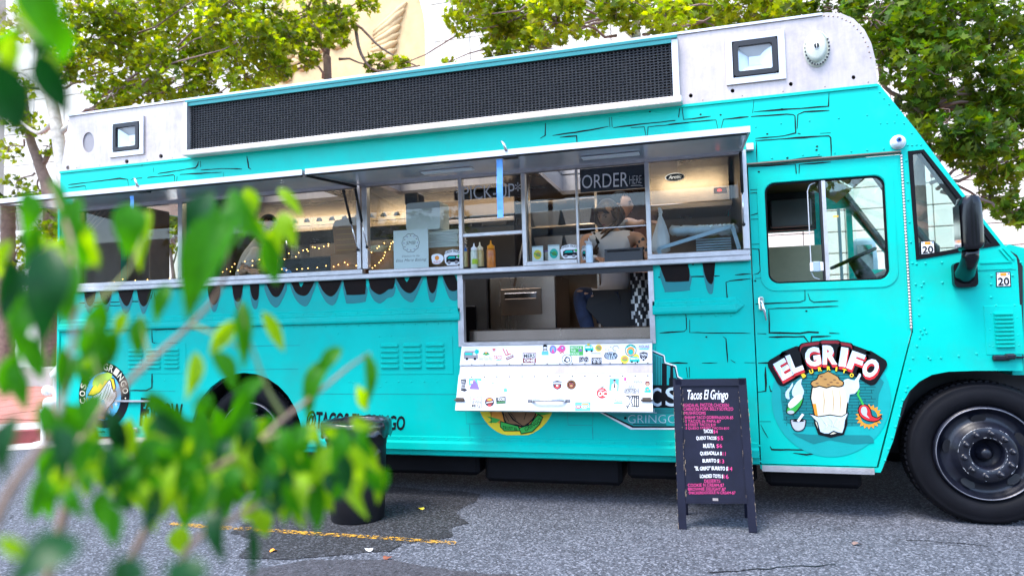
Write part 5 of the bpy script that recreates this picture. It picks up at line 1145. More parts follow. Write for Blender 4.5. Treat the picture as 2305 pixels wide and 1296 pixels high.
# yellow disc half hidden by the shelf
zy = Z(1000, 740, 4.433); mb = MB()
disc = [(720+385*math.cos(math.radians(a)), min(1058, 690+385*math.sin(math.radians(a)))) for a in range(0, 360, 8)]
decal(mb, zy(disc), 0, 1); decal(mb, zy([(720+(x-720)*.78, 690+(y-690)*.80) for x, y in disc]), 1, 2)
decal(mb, zy([(575,700),(940,700),(925,830),(890,905),(800,975),(720,965),(615,945),(585,860)]), 5, 3, 0, 2); decal(mb, zy([(590,700),(925,700),(912,830),(880,895),(800,960),(725,950),(625,930),(598,850)]), 2, 4, 0, 2)
decal(mb, zy([(560,915),(745,965),(770,1018),(600,1018),(558,975)]), 5, 5); decal(mb, zy([(567,925),(738,972),(757,1010),(603,1010),(566,970)]), 3, 6)
decal(mb, zy([(745,985),(858,945),(938,842),(992,876),(955,955),(883,1026),(768,1048)]), 5, 7); decal(mb, zy([(754,990),(862,954),(940,853),(982,880),(948,950),(879,1018),(772,1038)]), 3, 8)
decal(mb, zy([(425,868),(530,892),(565,905),(520,935),(440,932),(480,905)]), 3, 5); decal(mb, zy([(905,826),(1085,838),(975,860),(930,855)]), 3, 5)
for pts in ([(640,830),(690,900),(780,960)], [(660,830),(720,905)], [(610,850),(650,920)], [(820,830),(800,900)], [(470,820),(472,940)]): mb.stroke(P2(zy(pts)), .012, -.0098, 5, True)
for txt, q in (('TRUST EL', [(585, 962), (735, 985), (585, 998), (735, 1008)]), ('GRINGO', [(800, 985), (960, 880), (815, 1022), (975, 922)])):
    k = [at(*p) for p in zy(q)]
    for p in k: p.y = -.0105
    put_text(mb, txt, quad_place(*k), 5)
mb.build('yellow_badge', ['yellow', 'orange', 'brown', 'green', 'white', 'ink'], TRK)

# city skyline emblem between hatch and door
mb = MB()
decal(mb, [(1466, 786), (1496, 799), (1498, 814), (1522, 822), (1527, 846), (1548, 858), (1548, 966), (1420, 966), (1345, 925), (1466, 925)], 1, 1)
decal(mb, [(1466, 789), (1494, 801), (1496, 817), (1520, 825), (1525, 848), (1546, 860), (1546, 962), (1424, 962), (1350, 925), (1466, 925)], 0, 2)
decal(mb, [(1466, 792), (1492, 803), (1494, 819), (1518, 827), (1523, 850), (1544, 862), (1544, 958), (1426, 958), (1354, 924), (1466, 924)], 2, 3)
for k in range(7): mb.stroke(P2([(1469+k*3.6, 797+k*1.5), (1469+k*3.6, 868)]), .003, -.0055, 0)
decal(mb, [(1490, 817), (1501, 819), (1501, 866), (1490, 866)], 0, 5); decal(mb, [(1506, 850), (1522, 850), (1522, 868), (1506, 868)], 0, 5); decal(mb, [(1509, 828), (1515, 828), (1516, 850), (1508, 850)], 0, 5); decal(mb, [(1508, 822), (1516, 822), (1514, 830), (1510, 830)], 0, 5)
decal(mb, [(1467, 866), (1548, 866), (1548, 917), (1467, 917)], 0, 6)
decal(mb, [(1467, 920), (1548, 920), (1548, 930), (1467, 930)], 3, 6)
for txt, q, mi, kw in (('C', [(1465, 872), (1489, 872), (1465, 914), (1489, 914)], 4, dict(offset=.01)), ('S', [(1498, 871), (1528, 871), (1498, 914), (1528, 914)], 4, dict(offset=.01)), ('GRINGO', [(1414, 933), (1524, 933), (1414, 951), (1524, 951)], 4, dict(offset=-.022)), ('EL', [(1462, 919), (1479, 919), (1462, 929), (1479, 929)], 4, {})):
    k = [at(*p) for p in q]
    for p in k: p.y = -.0085
    put_text(mb, txt, quad_place(*k), mi, **kw)
dell(mb, 1408, 940, 3.4, 3, 0, 7, 10); mb.stroke(P2([(1425, 954), (1500, 955)]), .006, -.007, 0)
mb.build('skyline_emblem', ['ink', 'white', 'cyan_mid', 'cyan_deep', 'pale_blue'], TRK)

# round door emblem: lettering, wrapped burrito, chilli and mortar
zg = Z(1705, 740, 3.812); mb = MB(); MG = ['cyan_mid', 'ink', 'dark_red', 'red', 'white', 'yellow', 'tan', 'cream', 'pale_blue', 'green', 'orange', 'cyan_deep', 'brown', 'grey_lite']
def ez(x, y, rx, ry, mi, ly, n=30): decal(mb, zg([(x+rx*math.cos(2*math.pi*i/n), y+ry*math.sin(2*math.pi*i/n)) for i in range(n)]), mi, ly)
ez(632, 600, 512, 495, 0, 1, 60); decal(mb, zg([(215, 400), (1020, 380), (1040, 560), (1000, 760), (860, 830), (300, 830), (215, 700), (200, 520)]), 11, 2, 0, 2)
for j in range(17):
    y = 395+j*25.5; mb.stroke(P2(zg([(215+(j % 3)*12, y), (1015-(j % 4)*14, y)])), .0022, -.0046, 1)
    for k in range(7):
        x = 250+k*112+(56 if j % 2 else 0)
        if j % 3 != k % 3: mb.stroke(P2(zg([(x, y), (x, y+25)])), .0022, -.0046, 1)
decal(mb, zg([(300, 890), (460, 905), (960, 910), (990, 935), (1000, 975), (820, 985), (620, 950), (480, 985), (330, 915)]), 11, 3)
LT = (('E', 222, 345, 112, 165, -30), ('L', 318, 290, 108, 165, -22), ('G', 472, 238, 132, 165, -8), ('R', 620, 222, 128, 165, 0), ('I', 735, 240, 62, 165, 9), ('F', 842, 278, 122, 158, 20), ('O', 968, 335, 128, 165, 32))
def lplace(cx, cy, w, h, rot, dx=0, dy=0, lay=0, k=1.0):
    ca, sa = math.cos(math.radians(rot)), math.sin(math.radians(rot))
    def f(u, v):
        x, y = (u-.5)*w*k, -(v-.5)*h*k; p = zg([(cx+dx+x*ca-y*sa, cy+dy+x*sa+y*ca)])[0]; q = at(*p); return (q.x, -.002-.0009*lay, q.z)
    return f
for ch, cx_, cy_, w_, h_, rot in LT:
    f = lplace(cx_, cy_, w_+96, h_+92, rot, 0, 0, 5); mb.poly([f(u, v) for u, v in [(.5+x, .5+z) for x, z in rrect(-.5, .5, -.5, .5, .22, 5)]], 1)
    f = lplace(cx_, cy_, w_+70, h_+66, rot, 0, -6, 6); mb.poly([f(u, v) for u, v in [(.5+x, .5+z) for x, z in rrect(-.5, .5, -.5, .5, .22, 5)]], 2) if ch in 'GRI' else None
    f = lplace(cx_, cy_, w_+64, h_+48, rot, 0, 10, 7); mb.poly([f(u, v) for u, v in [(.5+x, .5+z) for x, z in rrect(-.5, .5, -.5, .5, .22, 5)]], 1)
    put_text(mb, ch, lplace(cx_, cy_, w_, h_, rot, 5, 22, 8, 1.04), 3, offset=.05); put_text(mb, ch, lplace(cx_, cy_, w_, h_, rot, 0, 0, 9), 4, offset=.05)
    vs, fs = text_geo(ch, .05); f = lplace(cx_, cy_, w_, h_, rot, 0, 0, 10)
    fs2 = [q for q in fs if .52 < sum(vs[i][1] for i in q)/len(q) < .98]; mb.add([f(u, v) for u, v in vs], fs2, 8)
for ch, x, y, rot in (('B', 395, 398, -28), ('U', 460, 364, -18), ('R', 535, 343, -8), ('R', 610, 337, 0), ('I', 675, 344, 8), ('T', 742, 360, 16), ('O', 806, 396, 28)):
    put_text(mb, ch, lplace(x, y, 34 if ch != 'I' else 14, 36, rot, 3, 3, 8, 1.25), 1, offset=.06); put_text(mb, ch, lplace(x, y, 34 if ch != 'I' else 14, 36, rot, 0, 0, 9), 5, offset=.05)
# wrapped burrito with its filling, foil below
decal(mb, zg([(462, 500), (760, 490), (770, 700), (740, 905), (520, 905), (478, 700)]), 1, 6, 0, 2); decal(mb, zg([(472, 505), (750, 495), (757, 700), (728, 880), (530, 880), (488, 700)]), 7, 7, 0, 2)
decal(mb, zg([(472, 640), (500, 640), (520, 760), (505, 800)]), 10, 8)
for x in (560, 640, 700): mb.stroke(P2(zg([(x, 520), (x+12, 610), (x+4, 720)])), .004, -.010, 6, True)
decal(mb, zg([(452, 470), (470, 440), (505, 425), (520, 390), (565, 375), (600, 358), (640, 378), (690, 405), (705, 430), (740, 450), (738, 485), (690, 500), (640, 492), (590, 508), (530, 492), (485, 505)]), 1, 8, 0, 2); decal(mb, zg([(460, 470), (477, 446), (511, 432), (526, 396), (568, 382), (602, 366), (638, 384), (684, 410), (698, 436), (730, 453), (728, 478), (690, 490), (640, 482), (590, 498), (530, 482), (488, 495)]), 6, 9, 0, 2)
for x, y in ((545, 405), (580, 430), (630, 455), (660, 435), (510, 465), (605, 475), (685, 460)): ez(x, y, 15, 6, 12, 10, 8)
decal(mb, zg([(440, 720), (520, 745), (620, 730), (720, 745), (782, 708), (758, 780), (735, 900), (650, 880), (610, 905), (530, 890), (508, 800)]), 1, 9, 0, 2); decal(mb, zg([(450, 730), (522, 754), (620, 740), (720, 754), (772, 720), (748, 780), (725, 888), (650, 868), (610, 893), (538, 878), (518, 800)]), 8, 10, 0, 2)
for pts in ([(540, 760), (590, 830), (560, 870)], [(600, 750), (640, 800), (620, 880)], [(680, 760), (650, 830), (700, 860)], [(730, 760), (690, 800)], [(560, 800), (660, 840)]): mb.stroke(P2(zg(pts)), .006, -.0125, 13, True); mb.stroke(P2(zg([(x+9, y-4) for x, y in pts])), .004, -.0126, 4, True)
# chilli with a starburst
st_ = []
for k in range(36): a = math.radians(k*10); r = 118 if k % 2 else 90; st_.append((955+r*math.cos(a), 750+r*.92*math.sin(a)))
decal(mb, zg(st_), 10, 5); ez(955, 750, 72, 66, 11, 6)
decal(mb, zg([(858, 690), (875, 650), (915, 640), (955, 660), (975, 700), (985, 740), (1030, 755), (1062, 730), (1060, 765), (1020, 795), (960, 795), (905, 775), (870, 740)]), 1, 7, 0, 2); decal(mb, zg([(866, 690), (882, 657), (915, 648), (948, 667), (967, 703), (978, 746), (1030, 765), (1052, 748), (1050, 765), (1015, 786), (960, 786), (910, 768), (878, 736)]), 3, 8, 0, 2)
decal(mb, zg([(885, 690), (900, 665), (925, 668), (940, 700), (935, 735), (960, 765), (915, 745), (890, 720)]), 13, 9, 0, 2); mb.stroke(P2(zg([(905, 650), (880, 600), (858, 560), (870, 520)])), .012, -.0098, 9)
# smoking green jar, smoke wisps and mortar
decal(mb, zg([(245, 690), (300, 590), (360, 560), (395, 590), (375, 660), (310, 735), (255, 725)]), 1, 5, 0, 2); decal(mb, zg([(253, 690), (305, 597), (360, 568), (386, 592), (367, 655), (306, 726), (260, 716)]), 9, 6, 0, 2); decal(mb, zg([(262, 640), (320, 575), (372, 560), (385, 590), (330, 650), (280, 680)]), 4, 7, 0, 2); ez(285, 712, 30, 16, 13, 7, 14)
decal(mb, zg([(300, 570), (298, 520), (340, 450), (382, 425), (372, 470), (398, 530), (385, 575), (340, 590)]), 8, 6, 0, 2); decal(mb, zg([(243, 590), (240, 540), (275, 500), (300, 460), (302, 490), (270, 545), (275, 600)]), 8, 5, 0, 2)
decal(mb, zg([(735, 500), (728, 450), (775, 425), (830, 440), (872, 380), (886, 400), (866, 440), (872, 500), (830, 555), (790, 560), (775, 640), (755, 560)]), 8, 8, 0, 2)
decal(mb, zg([(280, 785), (295, 770), (400, 770), (418, 790), (405, 850), (370, 876), (325, 876), (292, 840)]), 1, 6, 0, 2); decal(mb, zg([(288, 790), (300, 778), (396, 778), (409, 793), (398, 845), (366, 868), (328, 868), (300, 836)]), 13, 7, 0, 2); ez(350, 785, 52, 10, 1, 8, 16); mb.stroke(P2(zg([(345, 790), (390, 728)])), .016, -.010, 4)
mb.build('door_emblem', MG, dr)
# number stickers
def number_sticker(c4, y, nm='number_sticker', par=None):
    mb = MB(); k = [at(*p, y) for p in c4]
    for p in k: p.y = y-.0022
    f = quad_place(*k)
    def q(u0, u1, v0, v1, mi, d): mb.add([f(u0, v0)-Vector((0, d, 0)), f(u1, v0)-Vector((0, d, 0)), f(u1, v1)-Vector((0, d, 0)), f(u0, v1)-Vector((0, d, 0))], [(0, 1, 2, 3)], mi)
    q(0, 1, 0, 1, 0, 0); q(.07, .93, .06, .94, 1, .001); q(.30, .72, .72, .92, 2, .002); q(.09, .2, .86, .91, 3, .002); q(.8, .9, .82, .91, 3, .002)
    put_text(mb, '20', lambda u, v: f(.12+.76*u, .10+.52*v)-Vector((0, .003, 0)), 0, offset=.025)
    mb.build(nm, ['ink', 'white', 'orange', 'blue'], par or TRK)
number_sticker([(2241, 612), (2274, 611), (2242, 646), (2276, 645)], 0); number_sticker([(2071, 543), (2103, 541), (2072, 574), (2105, 572)], .004)
# writing on the glass
def gtext(txt, tl, tr, bl, br, **kw): return ptext(txt, tl, tr, bl, br, 'white', 'window_lettering', None, 0, .006, **kw)
gtext('*PICK-UP*', (1026, 420), (1172, 410), (1028, 451), (1173, 444), offset=-.004); gtext('*', (1300, 400), (1308, 399), (1300, 410), (1308, 409))
gtext('ORDER', (1310, 395), (1414, 387), (1310, 425), (1414, 420), offset=-.002); gtext('HERE', (1417, 396), (1444, 395), (1417, 415), (1444, 412), offset=-.02)
mb = MB(); mb.stroke(P2([(1420, 418), (1440, 417), (1446, 419)], .003), .004, .003); mb.build('window_lettering', 'offwhite', TRK)
p = at(1385, 405, .02); mb = MB(); a, b = at(1305, 385, .02), at(1454, 430, .02); mb.box(a.x, b.x, .020, .024, at(1380, 428, .02).z, 2.515); mb.build('order_sign_backing', 'navy', TRK)
# raised maker's bar lettering is worn flat; mostly illegible, so the bar stays plain
# ------------------------------------------------------------------ stickers on the fold-down shelf (parts of the shelf)
SM = ['ink', 'white', 'navy', 'red', 'dark_red', 'sky_blue', 'cyan', 'green', 'yellow', 'orange', 'purple', 'pale_blue', 'tan', 'grey_mid', 'pink', 'brown', 'green_dark', 'skin_light']
zf = lambda x, y: (1000+x/4.433, 740+y/4.433)
class Stk:
    def __init__(s): s.mb = MB(); s.k = 0
    def pt(s, x, y, l): px, py = zf(x, y); return onflap(px, py, .0006+.0005*l)
    def poly(s, pts, mi, l=0): s.mb.poly([s.pt(x, y, l) for x, y in pts], mi); return s
    def disc(s, cx, cy, r, mi, l=0, ry=None, n=18): return s.poly([(cx+r*math.cos(2*math.pi*i/n), cy+(ry or r)*math.sin(2*math.pi*i/n)) for i in range(n)], mi, l)
    def rect(s, x0, y0, x1, y1, mi, l=0, sk=0): return s.poly([(x0+sk, y0), (x1+sk, y0), (x1, y1), (x0, y1)], mi, l)
    def text(s, t, x0, y0, x1, y1, mi, l=1, **kw): put_text(s.mb, t, lambda u, v: s.pt(x0+(x1-x0)*u, y1+(y0-y1)*v, l), mi, **kw); return s
    def line(s, pts, w, mi, l=1):
        n = len(pts)
        for i in range(n-1):
            (x0, y0), (x1, y1) = pts[i], pts[i+1]; d = math.hypot(x1-x0, y1-y0) or 1; a, b = -(y1-y0)/d*w/2, (x1-x0)/d*w/2
            s.poly([(x0+a, y0+b), (x1+a, y1+b), (x1-a, y1-b), (x0-a, y0-b)], mi, l)
        return s
    def scrib(s, x0, y0, x1, y1, n, w, mi, l=1, seed=0):
        r = random.Random(seed)
        for i in range(n):
            x = x0+(x1-x0)*(i+.5)/n; p = [(x+r.uniform(-.6, .6)*(x1-x0)/n, y0+(y1-y0)*k/3+r.uniform(-4, 4)) for k in range(4)]; s.line(p, w, mi, l)
            if i % 2: s.line([p[0], (p[0][0]+(x1-x0)/n, p[1][1])], w, mi, l)
        return s
    def done(s, name='sticker'):
        o = s.mb.build(name, SM, flap); return o
def mini_van(k, x0, y0, x1, y1, c, c2=2, l=0):
    w, h = x1-x0, y1-y0
    k.poly([(x0, y0+.2*h), (x0+.1*w, y0), (x0+.75*w, y0), (x1-.02*w, y0+.45*h), (x1, y0+.85*h), (x0, y0+.85*h)], c, l); k.rect(x0+.08*w, y0+.2*h, x0+.6*w, y0+.45*h, c2, l+1); k.poly([(x0+.66*w, y0+.15*h), (x0+.76*w, y0+.15*h), (x0+.9*w, y0+.45*h), (x0+.66*w, y0+.45*h)], 11, l+1)
    k.disc(x0+.22*w, y1-.14*h, .11*h+3, 0, l+1); k.disc(x0+.78*w, y1-.14*h, .11*h+3, 0, l+1)
k = Stk(); k.text('LUNCH TRUCK TACOS', 192, 188, 352, 212, 11); mini_van(k, 195, 220, 338, 312, 13, 6); k.disc(325, 228, 22, 6, 2); k.done()
k = Stk(); k.disc(418, 246, 26, 16, 0, 18); k.rect(385, 248, 452, 258, 7, 1); k.disc(418, 238, 9, 9, 2); k.done(); Stk().text('Send Taco Pics', 345, 280, 480, 312, 13, shear=.3, offset=-.01).done()
k = Stk(); k.disc(497, 203, 10, 3); k.line([(475, 195), (497, 225), (520, 195)], 4, 3); k.done(); k = Stk(); k.text('TACO', 495, 266, 576, 304, 3, shear=.15, offset=.01); k.rect(520, 308, 570, 314, 5, 1); k.done()
k = Stk(); k.line([(585, 195), (615, 262), (640, 255)], 9, 3).line([(618, 205), (640, 255), (665, 250)], 9, 3); k.poly([(612, 290), (688, 258), (694, 280), (624, 314)], 4, 1); k.line([(625, 298), (682, 272)], 5, 1, 2); k.done()
k = Stk(); k.rect(784, 238, 916, 339, 4).rect(790, 244, 910, 292, 1, 1).rect(790, 296, 910, 334, 4, 1); k.text('MERS', 795, 249, 905, 289, 2, 2, offset=.03).text('ONE', 797, 300, 905, 331, 1, 2, offset=.03); k.done()
k = Stk(); k.poly([(985, 165), (1005, 155), (1028, 165), (1026, 205), (1042, 260), (972, 260), (988, 205)], 0); k.poly([(975, 225), (1038, 225), (1042, 260), (972, 260)], 5, 1); k.rect(992, 180, 1022, 200, 1, 1); k.rect(990, 212, 1024, 222, 1, 1); k.done()
k = Stk(); k.disc(1085, 206, 35, 10, 0, 42).disc(1085, 206, 22, 5, 1, 28).poly([(1085, 180), (1100, 240), (1070, 240)], 14, 2); k.done()
k = Stk(); k.disc(1175, 196, 36, 14, 0, 34); k.disc(1150, 205, 26, 14, 1, 20); k.disc(1180, 190, 16, 10, 2).disc(1180, 190, 7, 1, 3); k.line([(1150, 222), (1160, 244), (1180, 226), (1195, 244)], 8, 3, 1); k.done()
k = Stk(); k.rect(1254, 170, 1386, 264, 7); k.text('BROTHS &', 1262, 178, 1370, 200, 1).text('THE', 1262, 208, 1312, 228, 1).text('HOUSE', 1262, 234, 1348, 258, 1); k.rect(1340, 205, 1375, 225, 10, 2); k.done()
k = Stk(); k.disc(1225, 304, 51, 0).disc(1225, 304, 46, 1, 1); k.poly([(1190, 320), (1215, 275), (1250, 285), (1258, 318), (1225, 338)], 2, 2).disc(1230, 308, 18, 1, 3); k.done()
k = Stk(); k.scrib(1342, 280, 1440, 330, 9, 7, 2, seed=1); k.done(); k = Stk(); k.rect(1470, 288, 1570, 350, 2); k.scrib(1480, 296, 1560, 340, 8, 4, 1, 1, 2); k.done()
k = Stk(); mini_van(k, 1402, 160, 1490, 230, 6, 1); k.disc(1440, 158, 14, 8, 0); k.done(); k = Stk(); k.disc(1540, 190, 36, 8).disc(1542, 190, 26, 12, 1); k.line([(1520, 180), (1560, 205)], 8, 7, 2); k.done(); Stk().text('CHINGONA', 1466, 238, 1560, 250, 2).done()
k = Stk(); k.disc(1662, 268, 68, 2, 0, 38).disc(1662, 268, 62, 11, 1, 33); k.scrib(1605, 240, 1720, 296, 11, 6, 2, 2, 4); k.done(); k = Stk(); k.disc(1612, 205, 5, 13).disc(1640, 210, 5, 13).disc(1662, 180, 6, 13); k.done()
k = Stk(); k.line([(1745, 195), (1725, 168), (1695, 170), (1680, 195), (1695, 218), (1715, 218)], 4, 0); k.done()
k = Stk(); k.disc(1861, 214, 58, 16, 0, 62).disc(1861, 214, 50, 1, 1, 54).disc(1861, 222, 40, 9, 2, 44).disc(1861, 230, 26, 6, 3, 28); k.line([(1812, 190), (1860, 162), (1910, 190)], 12, 6, 3); k.done()
k = Stk(); k.rect(1936, 158, 2050, 208, 11, 0, 5); k.text('AGUAS', 1940, 162, 2046, 190, 10, 1, offset=.03); k.rect(1945, 193, 2040, 206, 5, 1); k.done()
k = Stk(); k.poly([(1948, 240), (1988, 228), (2030, 240), (2026, 285), (1988, 322), (1954, 285)], 2); k.text('TAPA', 1956, 246, 2022, 272, 1, 1, offset=.02); k.line([(1972, 282), (2004, 306)], 5, 1).line([(2004, 282), (1972, 306)], 5, 1); k.done()
k = Stk(); k.disc(1800, 304, 43, 8).disc(1802, 300, 30, 12, 1, 24); k.line([(1772, 312), (1830, 312)], 9, 7, 2); k.done(); k = Stk(); k.disc(1915, 278, 30, 8); mini_van(k, 1850, 278, 1950, 338, 6, 1, 1); k.done()
k = Stk(); k.poly([(165, 505), (215, 498), (218, 520), (205, 590), (232, 612), (205, 625), (165, 615), (172, 560)], 2)
for i in range(6): k.line([(172, 520+i*15), (206, 516+i*15)], 4, 1)
k.done(); k = Stk(); k.rect(246, 495, 370, 562, 5, 0).poly([(250, 600), (275, 540), (300, 505), (330, 545), (352, 604)], 10, 1).disc(298, 512, 10, 17, 2).rect(262, 515, 285, 545, 1, 1).poly([(330, 510), (366, 520), (366, 560), (340, 560)], 1, 1); k.done()
k = Stk(); k.text('SHAWN\'S', 430, 550, 540, 578, 11).text('TACOS', 450, 580, 528, 602, 11); k.disc(486, 537, 7, 16); k.done()
k = Stk(); k.scrib(580, 520, 636, 570, 4, 5, 11, 0, 8); k.scrib(580, 575, 636, 630, 4, 5, 11, 0, 9); k.poly([(590, 600), (620, 590), (632, 620), (600, 632)], 5, 1); k.done()
k = Stk(); k.rect(260, 677, 373, 789, 2).rect(265, 682, 368, 784, 1, 1); k.text('ALL', 283, 686, 350, 710, 3, 2, offset=.02).text('SEVEN', 270, 716, 364, 745, 2, 2, offset=.02).text('MFG', 275, 750, 360, 781, 2, 2, offset=.02); k.done()
k = Stk(); k.disc(452, 729, 46, 2).disc(452, 722, 36, 4, 1).disc(452, 705, 24, 9, 2, 12); k.line([(414, 738), (492, 722)], 20, 2, 3).line([(418, 738), (490, 724)], 7, 1, 4); k.disc(452, 765, 20, 3, 2, 7); k.done()
k = Stk(); k.poly([(517, 684), (612, 675), (614, 742), (520, 750)], 0); k.poly([(522, 726), (612, 718), (613, 738), (523, 746)], 16, 1); k.text('ROOFIE', 535, 686, 604, 716, 1, 1, offset=.02); k.done()
k = Stk(); k.poly([(1082, 525), (1128, 515), (1172, 525), (1166, 585), (1128, 606), (1090, 585)], 2); k.poly([(1092, 575), (1165, 570), (1128, 600)], 3, 1).rect(1088, 532, 1168, 548, 11, 1).line([(1100, 562), (1156, 560)], 8, 3, 1).disc(1128, 566, 10, 1, 2); k.done()
k = Stk(); k.disc(1268, 556, 47, 2).disc(1268, 556, 40, 9, 1).disc(1268, 556, 37, 0, 2).disc(1268, 560, 27, 4, 3).disc(1268, 568, 15, 12, 4, 10).disc(1250, 545, 7, 15, 4).disc(1286, 545, 7, 15, 4); k.done()
k = Stk(); k.scrib(1345, 525, 1470, 590, 9, 4, 11, 0, 11); k.line([(1350, 610), (1370, 570), (1480, 572)], 3, 11); k.done()
k = Stk(); k.disc(1574, 640, 54, 3).disc(1574, 640, 48, 3, 1); k.text('OC', 1536, 622, 1622, 672, 1, 2, offset=.035, shear=.12); k.line([(1565, 585), (1598, 572)], 8, 16).text('1000', 1545, 602, 1590, 616, 1, 2); k.done()
k = Stk(); k.poly([(1652, 496), (1744, 498), (1737, 620), (1646, 612)], 5); k.poly([(1668, 610), (1672, 555), (1690, 540), (1710, 540), (1728, 558), (1724, 612)], 1, 1).disc(1699, 522, 11, 17, 2, 15).poly([(1686, 512), (1699, 502), (1713, 512), (1710, 518), (1688, 518)], 0, 3).poly([(1696, 542), (1704, 542), (1706, 585), (1698, 592), (1692, 585)], 2, 3); k.done()
k = Stk(); k.disc(1805, 500, 12, 14, 0, 20); k.disc(1795, 530, 9, 11); k.disc(1818, 530, 8, 17); k.done(); k = Stk(); k.text('Vamos', 1892, 508, 1978, 542, 2, 0, shear=.3, offset=-.005); k.done()
k = Stk(); k.text('ALL', 1826, 564, 1910, 602, 0, 0, offset=.07).text('SEVEN', 1797, 598, 1940, 642, 0, 0, offset=.08).text('ALL', 1830, 568, 1906, 598, 1, 1, offset=-.005).text('SEVEN', 1803, 603, 1934, 637, 1, 1, offset=-.005); k.done()
k = Stk(); k.disc(2028, 546, 24, 15).disc(2028, 552, 15, 17, 1); k.poly([(2004, 536), (2052, 536), (2044, 522), (2012, 522)], 4, 2); k.done(); k = Stk(); k.disc(2026, 600, 22, 6); k.poly([(1990, 620), (2062, 605), (2060, 635), (2000, 632)], 6, 0).disc(2030, 608, 10, 17, 1); k.done()
k = Stk(); k.text('XIII', 1812, 664, 1944, 778, 0, 0, offset=.075).text('XIII', 1822, 676, 1934, 768, 1, 1, offset=.005); k.line([(1832, 775), (1830, 792)], 10, 0).line([(1915, 765), (1925, 782)], 8, 0).line([(1815, 668), (1945, 690)], 10, 0); k.done()
k = Stk(); k.rect(1306, 730, 1459, 816, 5); k.text('SHACK', 1368, 760, 1455, 783, 1, 1, offset=.03); k.disc(1338, 777, 28, 3, 1, 17).rect(1322, 770, 1352, 783, 1, 2).rect(1372, 742, 1440, 755, 9, 1).rect(1372, 790, 1420, 796, 1, 1); k.done()
k = Stk(); k.text('Tacos', 1700, 704, 1778, 730, 6, 0, shear=.3); k.rect(1692, 734, 1780, 742, 6, 1); k.done()

# ------------------------------------------------------------------ trash bin with liner
bc_ = Vector((-2.44, -.53, 0)); tb = thing('trash_bin', bc_, 'round black trash bin with a shiny black liner bag over its rim beside the truck', 'trash bin')
mb = MB(); mb.lathe(bc_, (0, 0, 1), [(0, .004), (.185, .004), (.19, .012), (.2, .30), (.205, .52), (.213, .53), (.213, .56), (.222, .57), (.225, .66), (.236, .665), (.24, .69), (.225, .695), (.215, .66), (.2, .3), (.18, .05), (0, .05)], 48); mb.build('bin_body', 'bin_black', tb)
mb = MB(); seg = 72; vs = []; fs = []
prof = [(.19, .52), (.212, .62), (.222, .690), (.236, .704), (.250, .696), (.252, .66), (.247, .62), (.252, .598)]
for i, (r, z) in enumerate(prof):
    for k in range(seg):
        a = 2*math.pi*k/seg; n_ = noise.noise(Vector((math.cos(a)*5, math.sin(a)*5, i*.9)))+.6*noise.noise(Vector((math.cos(a)*14, math.sin(a)*14, i*1.7)))
        amp = .010 if i < 7 else .014; vs.append((bc_.x+math.cos(a)*(r+n_*amp*.7), bc_.y+math.sin(a)*(r+n_*amp*.7), z+n_*(amp if i != 7 else .028)))
for i in range(len(prof)-1):
    for k in range(seg): fs.append((i*seg+k, i*seg+(k+1) % seg, (i+1)*seg+(k+1) % seg, (i+1)*seg+k))
mb.add(vs, fs, 0, True); mb.build('liner_bag', 'bag_black', tb)
mb = MB(); mb.bar((bc_.x+.10, bc_.y-.185, .40), (bc_.x+.21, bc_.y-.06, .50), .03, .012); mb.build('moulded_grip', 'bin_black', tb)

# ------------------------------------------------------------------ chalkboard A-frame menu
BT, BB = Vector((.03, -.255, .985)), Vector((.04, -.385, 0))
BD = (BB-BT); BN = BD.cross(Vector((1, 0, 0))).normalized()
if BN.y > 0: BN = -BN
cbx = thing('chalkboard_sign', (.035, -.33, 0), 'dark navy wooden A-frame chalkboard menu with pink and white writing before the truck', 'chalkboard sign')
def onboard(zx, zy, lift=0.0):
    d = ray(1500+zx/3.504, 840+zy/3.504); o = Vector((0, -CAMD, CAMH)); t = (BT-o).dot(BN)/d.dot(BN); return o+d*t+BN*lift
def board_bar(name, a, b, w, d=.024, lift=0.0, m='navy'):
    mb = MB(); a, b = onboard(*a), onboard(*b); t = (b-a).normalized(); s_ = t.cross(BN).normalized(); c = (a+b)/2+BN*lift
    bm = bmesh.new(); bmesh.ops.create_cube(bm, size=1)
    bmesh.ops.bevel(bm, geom=bm.edges[:], offset=.06, segments=1, affect='EDGES', profile=.5) if False else None
    L_ = (b-a).length
    for v in bm.verts: v.co = c+t*v.co.x*L_+s_*v.co.y*w+BN*(v.co.z*d-d/2)
    bmesh.ops.bevel(bm, geom=bm.edges[:], offset=.003, segments=1, affect='EDGES', profile=.5)
    mb.bm(bm); o = mb.build(name, m, cbx); return o, a, b, t, s_
s1 = board_bar('leg', (80, 45), (128, 1228), .045); s2 = board_bar('leg', (598, 40), (684, 1252), .045)
board_bar('top_rail', (104, 72), (575, 68), .042, .022, -.001); board_bar('bottom_rail', (150, 993), (640, 993), .046, .022, -.001)
mb = MB(); q = [onboard(*p, -.012) for p in ((105, 90), (578, 90), (640, 985), (145, 985))]; mb.add(q+[p-BN*.006 for p in q], [(0, 3, 2, 1), (4, 5, 6, 7), (0, 1, 5, 4), (1, 2, 6, 5), (2, 3, 7, 6), (3, 0, 4, 7)]); mb.build('writing_panel', 'navy', cbx)
for sx in (-.17, .24):
    mb = MB(); mb.bar((sx, -.262, .965), (sx+.01, -.035, .0), .036, .02); mb.build('rear_leg', 'navy', cbx)
mb = MB(); mb.obox(onboard(387, 993, .001), (.017, 0, 0), BN*.001, BD.normalized()*.008); mb.build('maker_plate', 'alu', cbx)
mb = MB(); rg = random.Random(11)
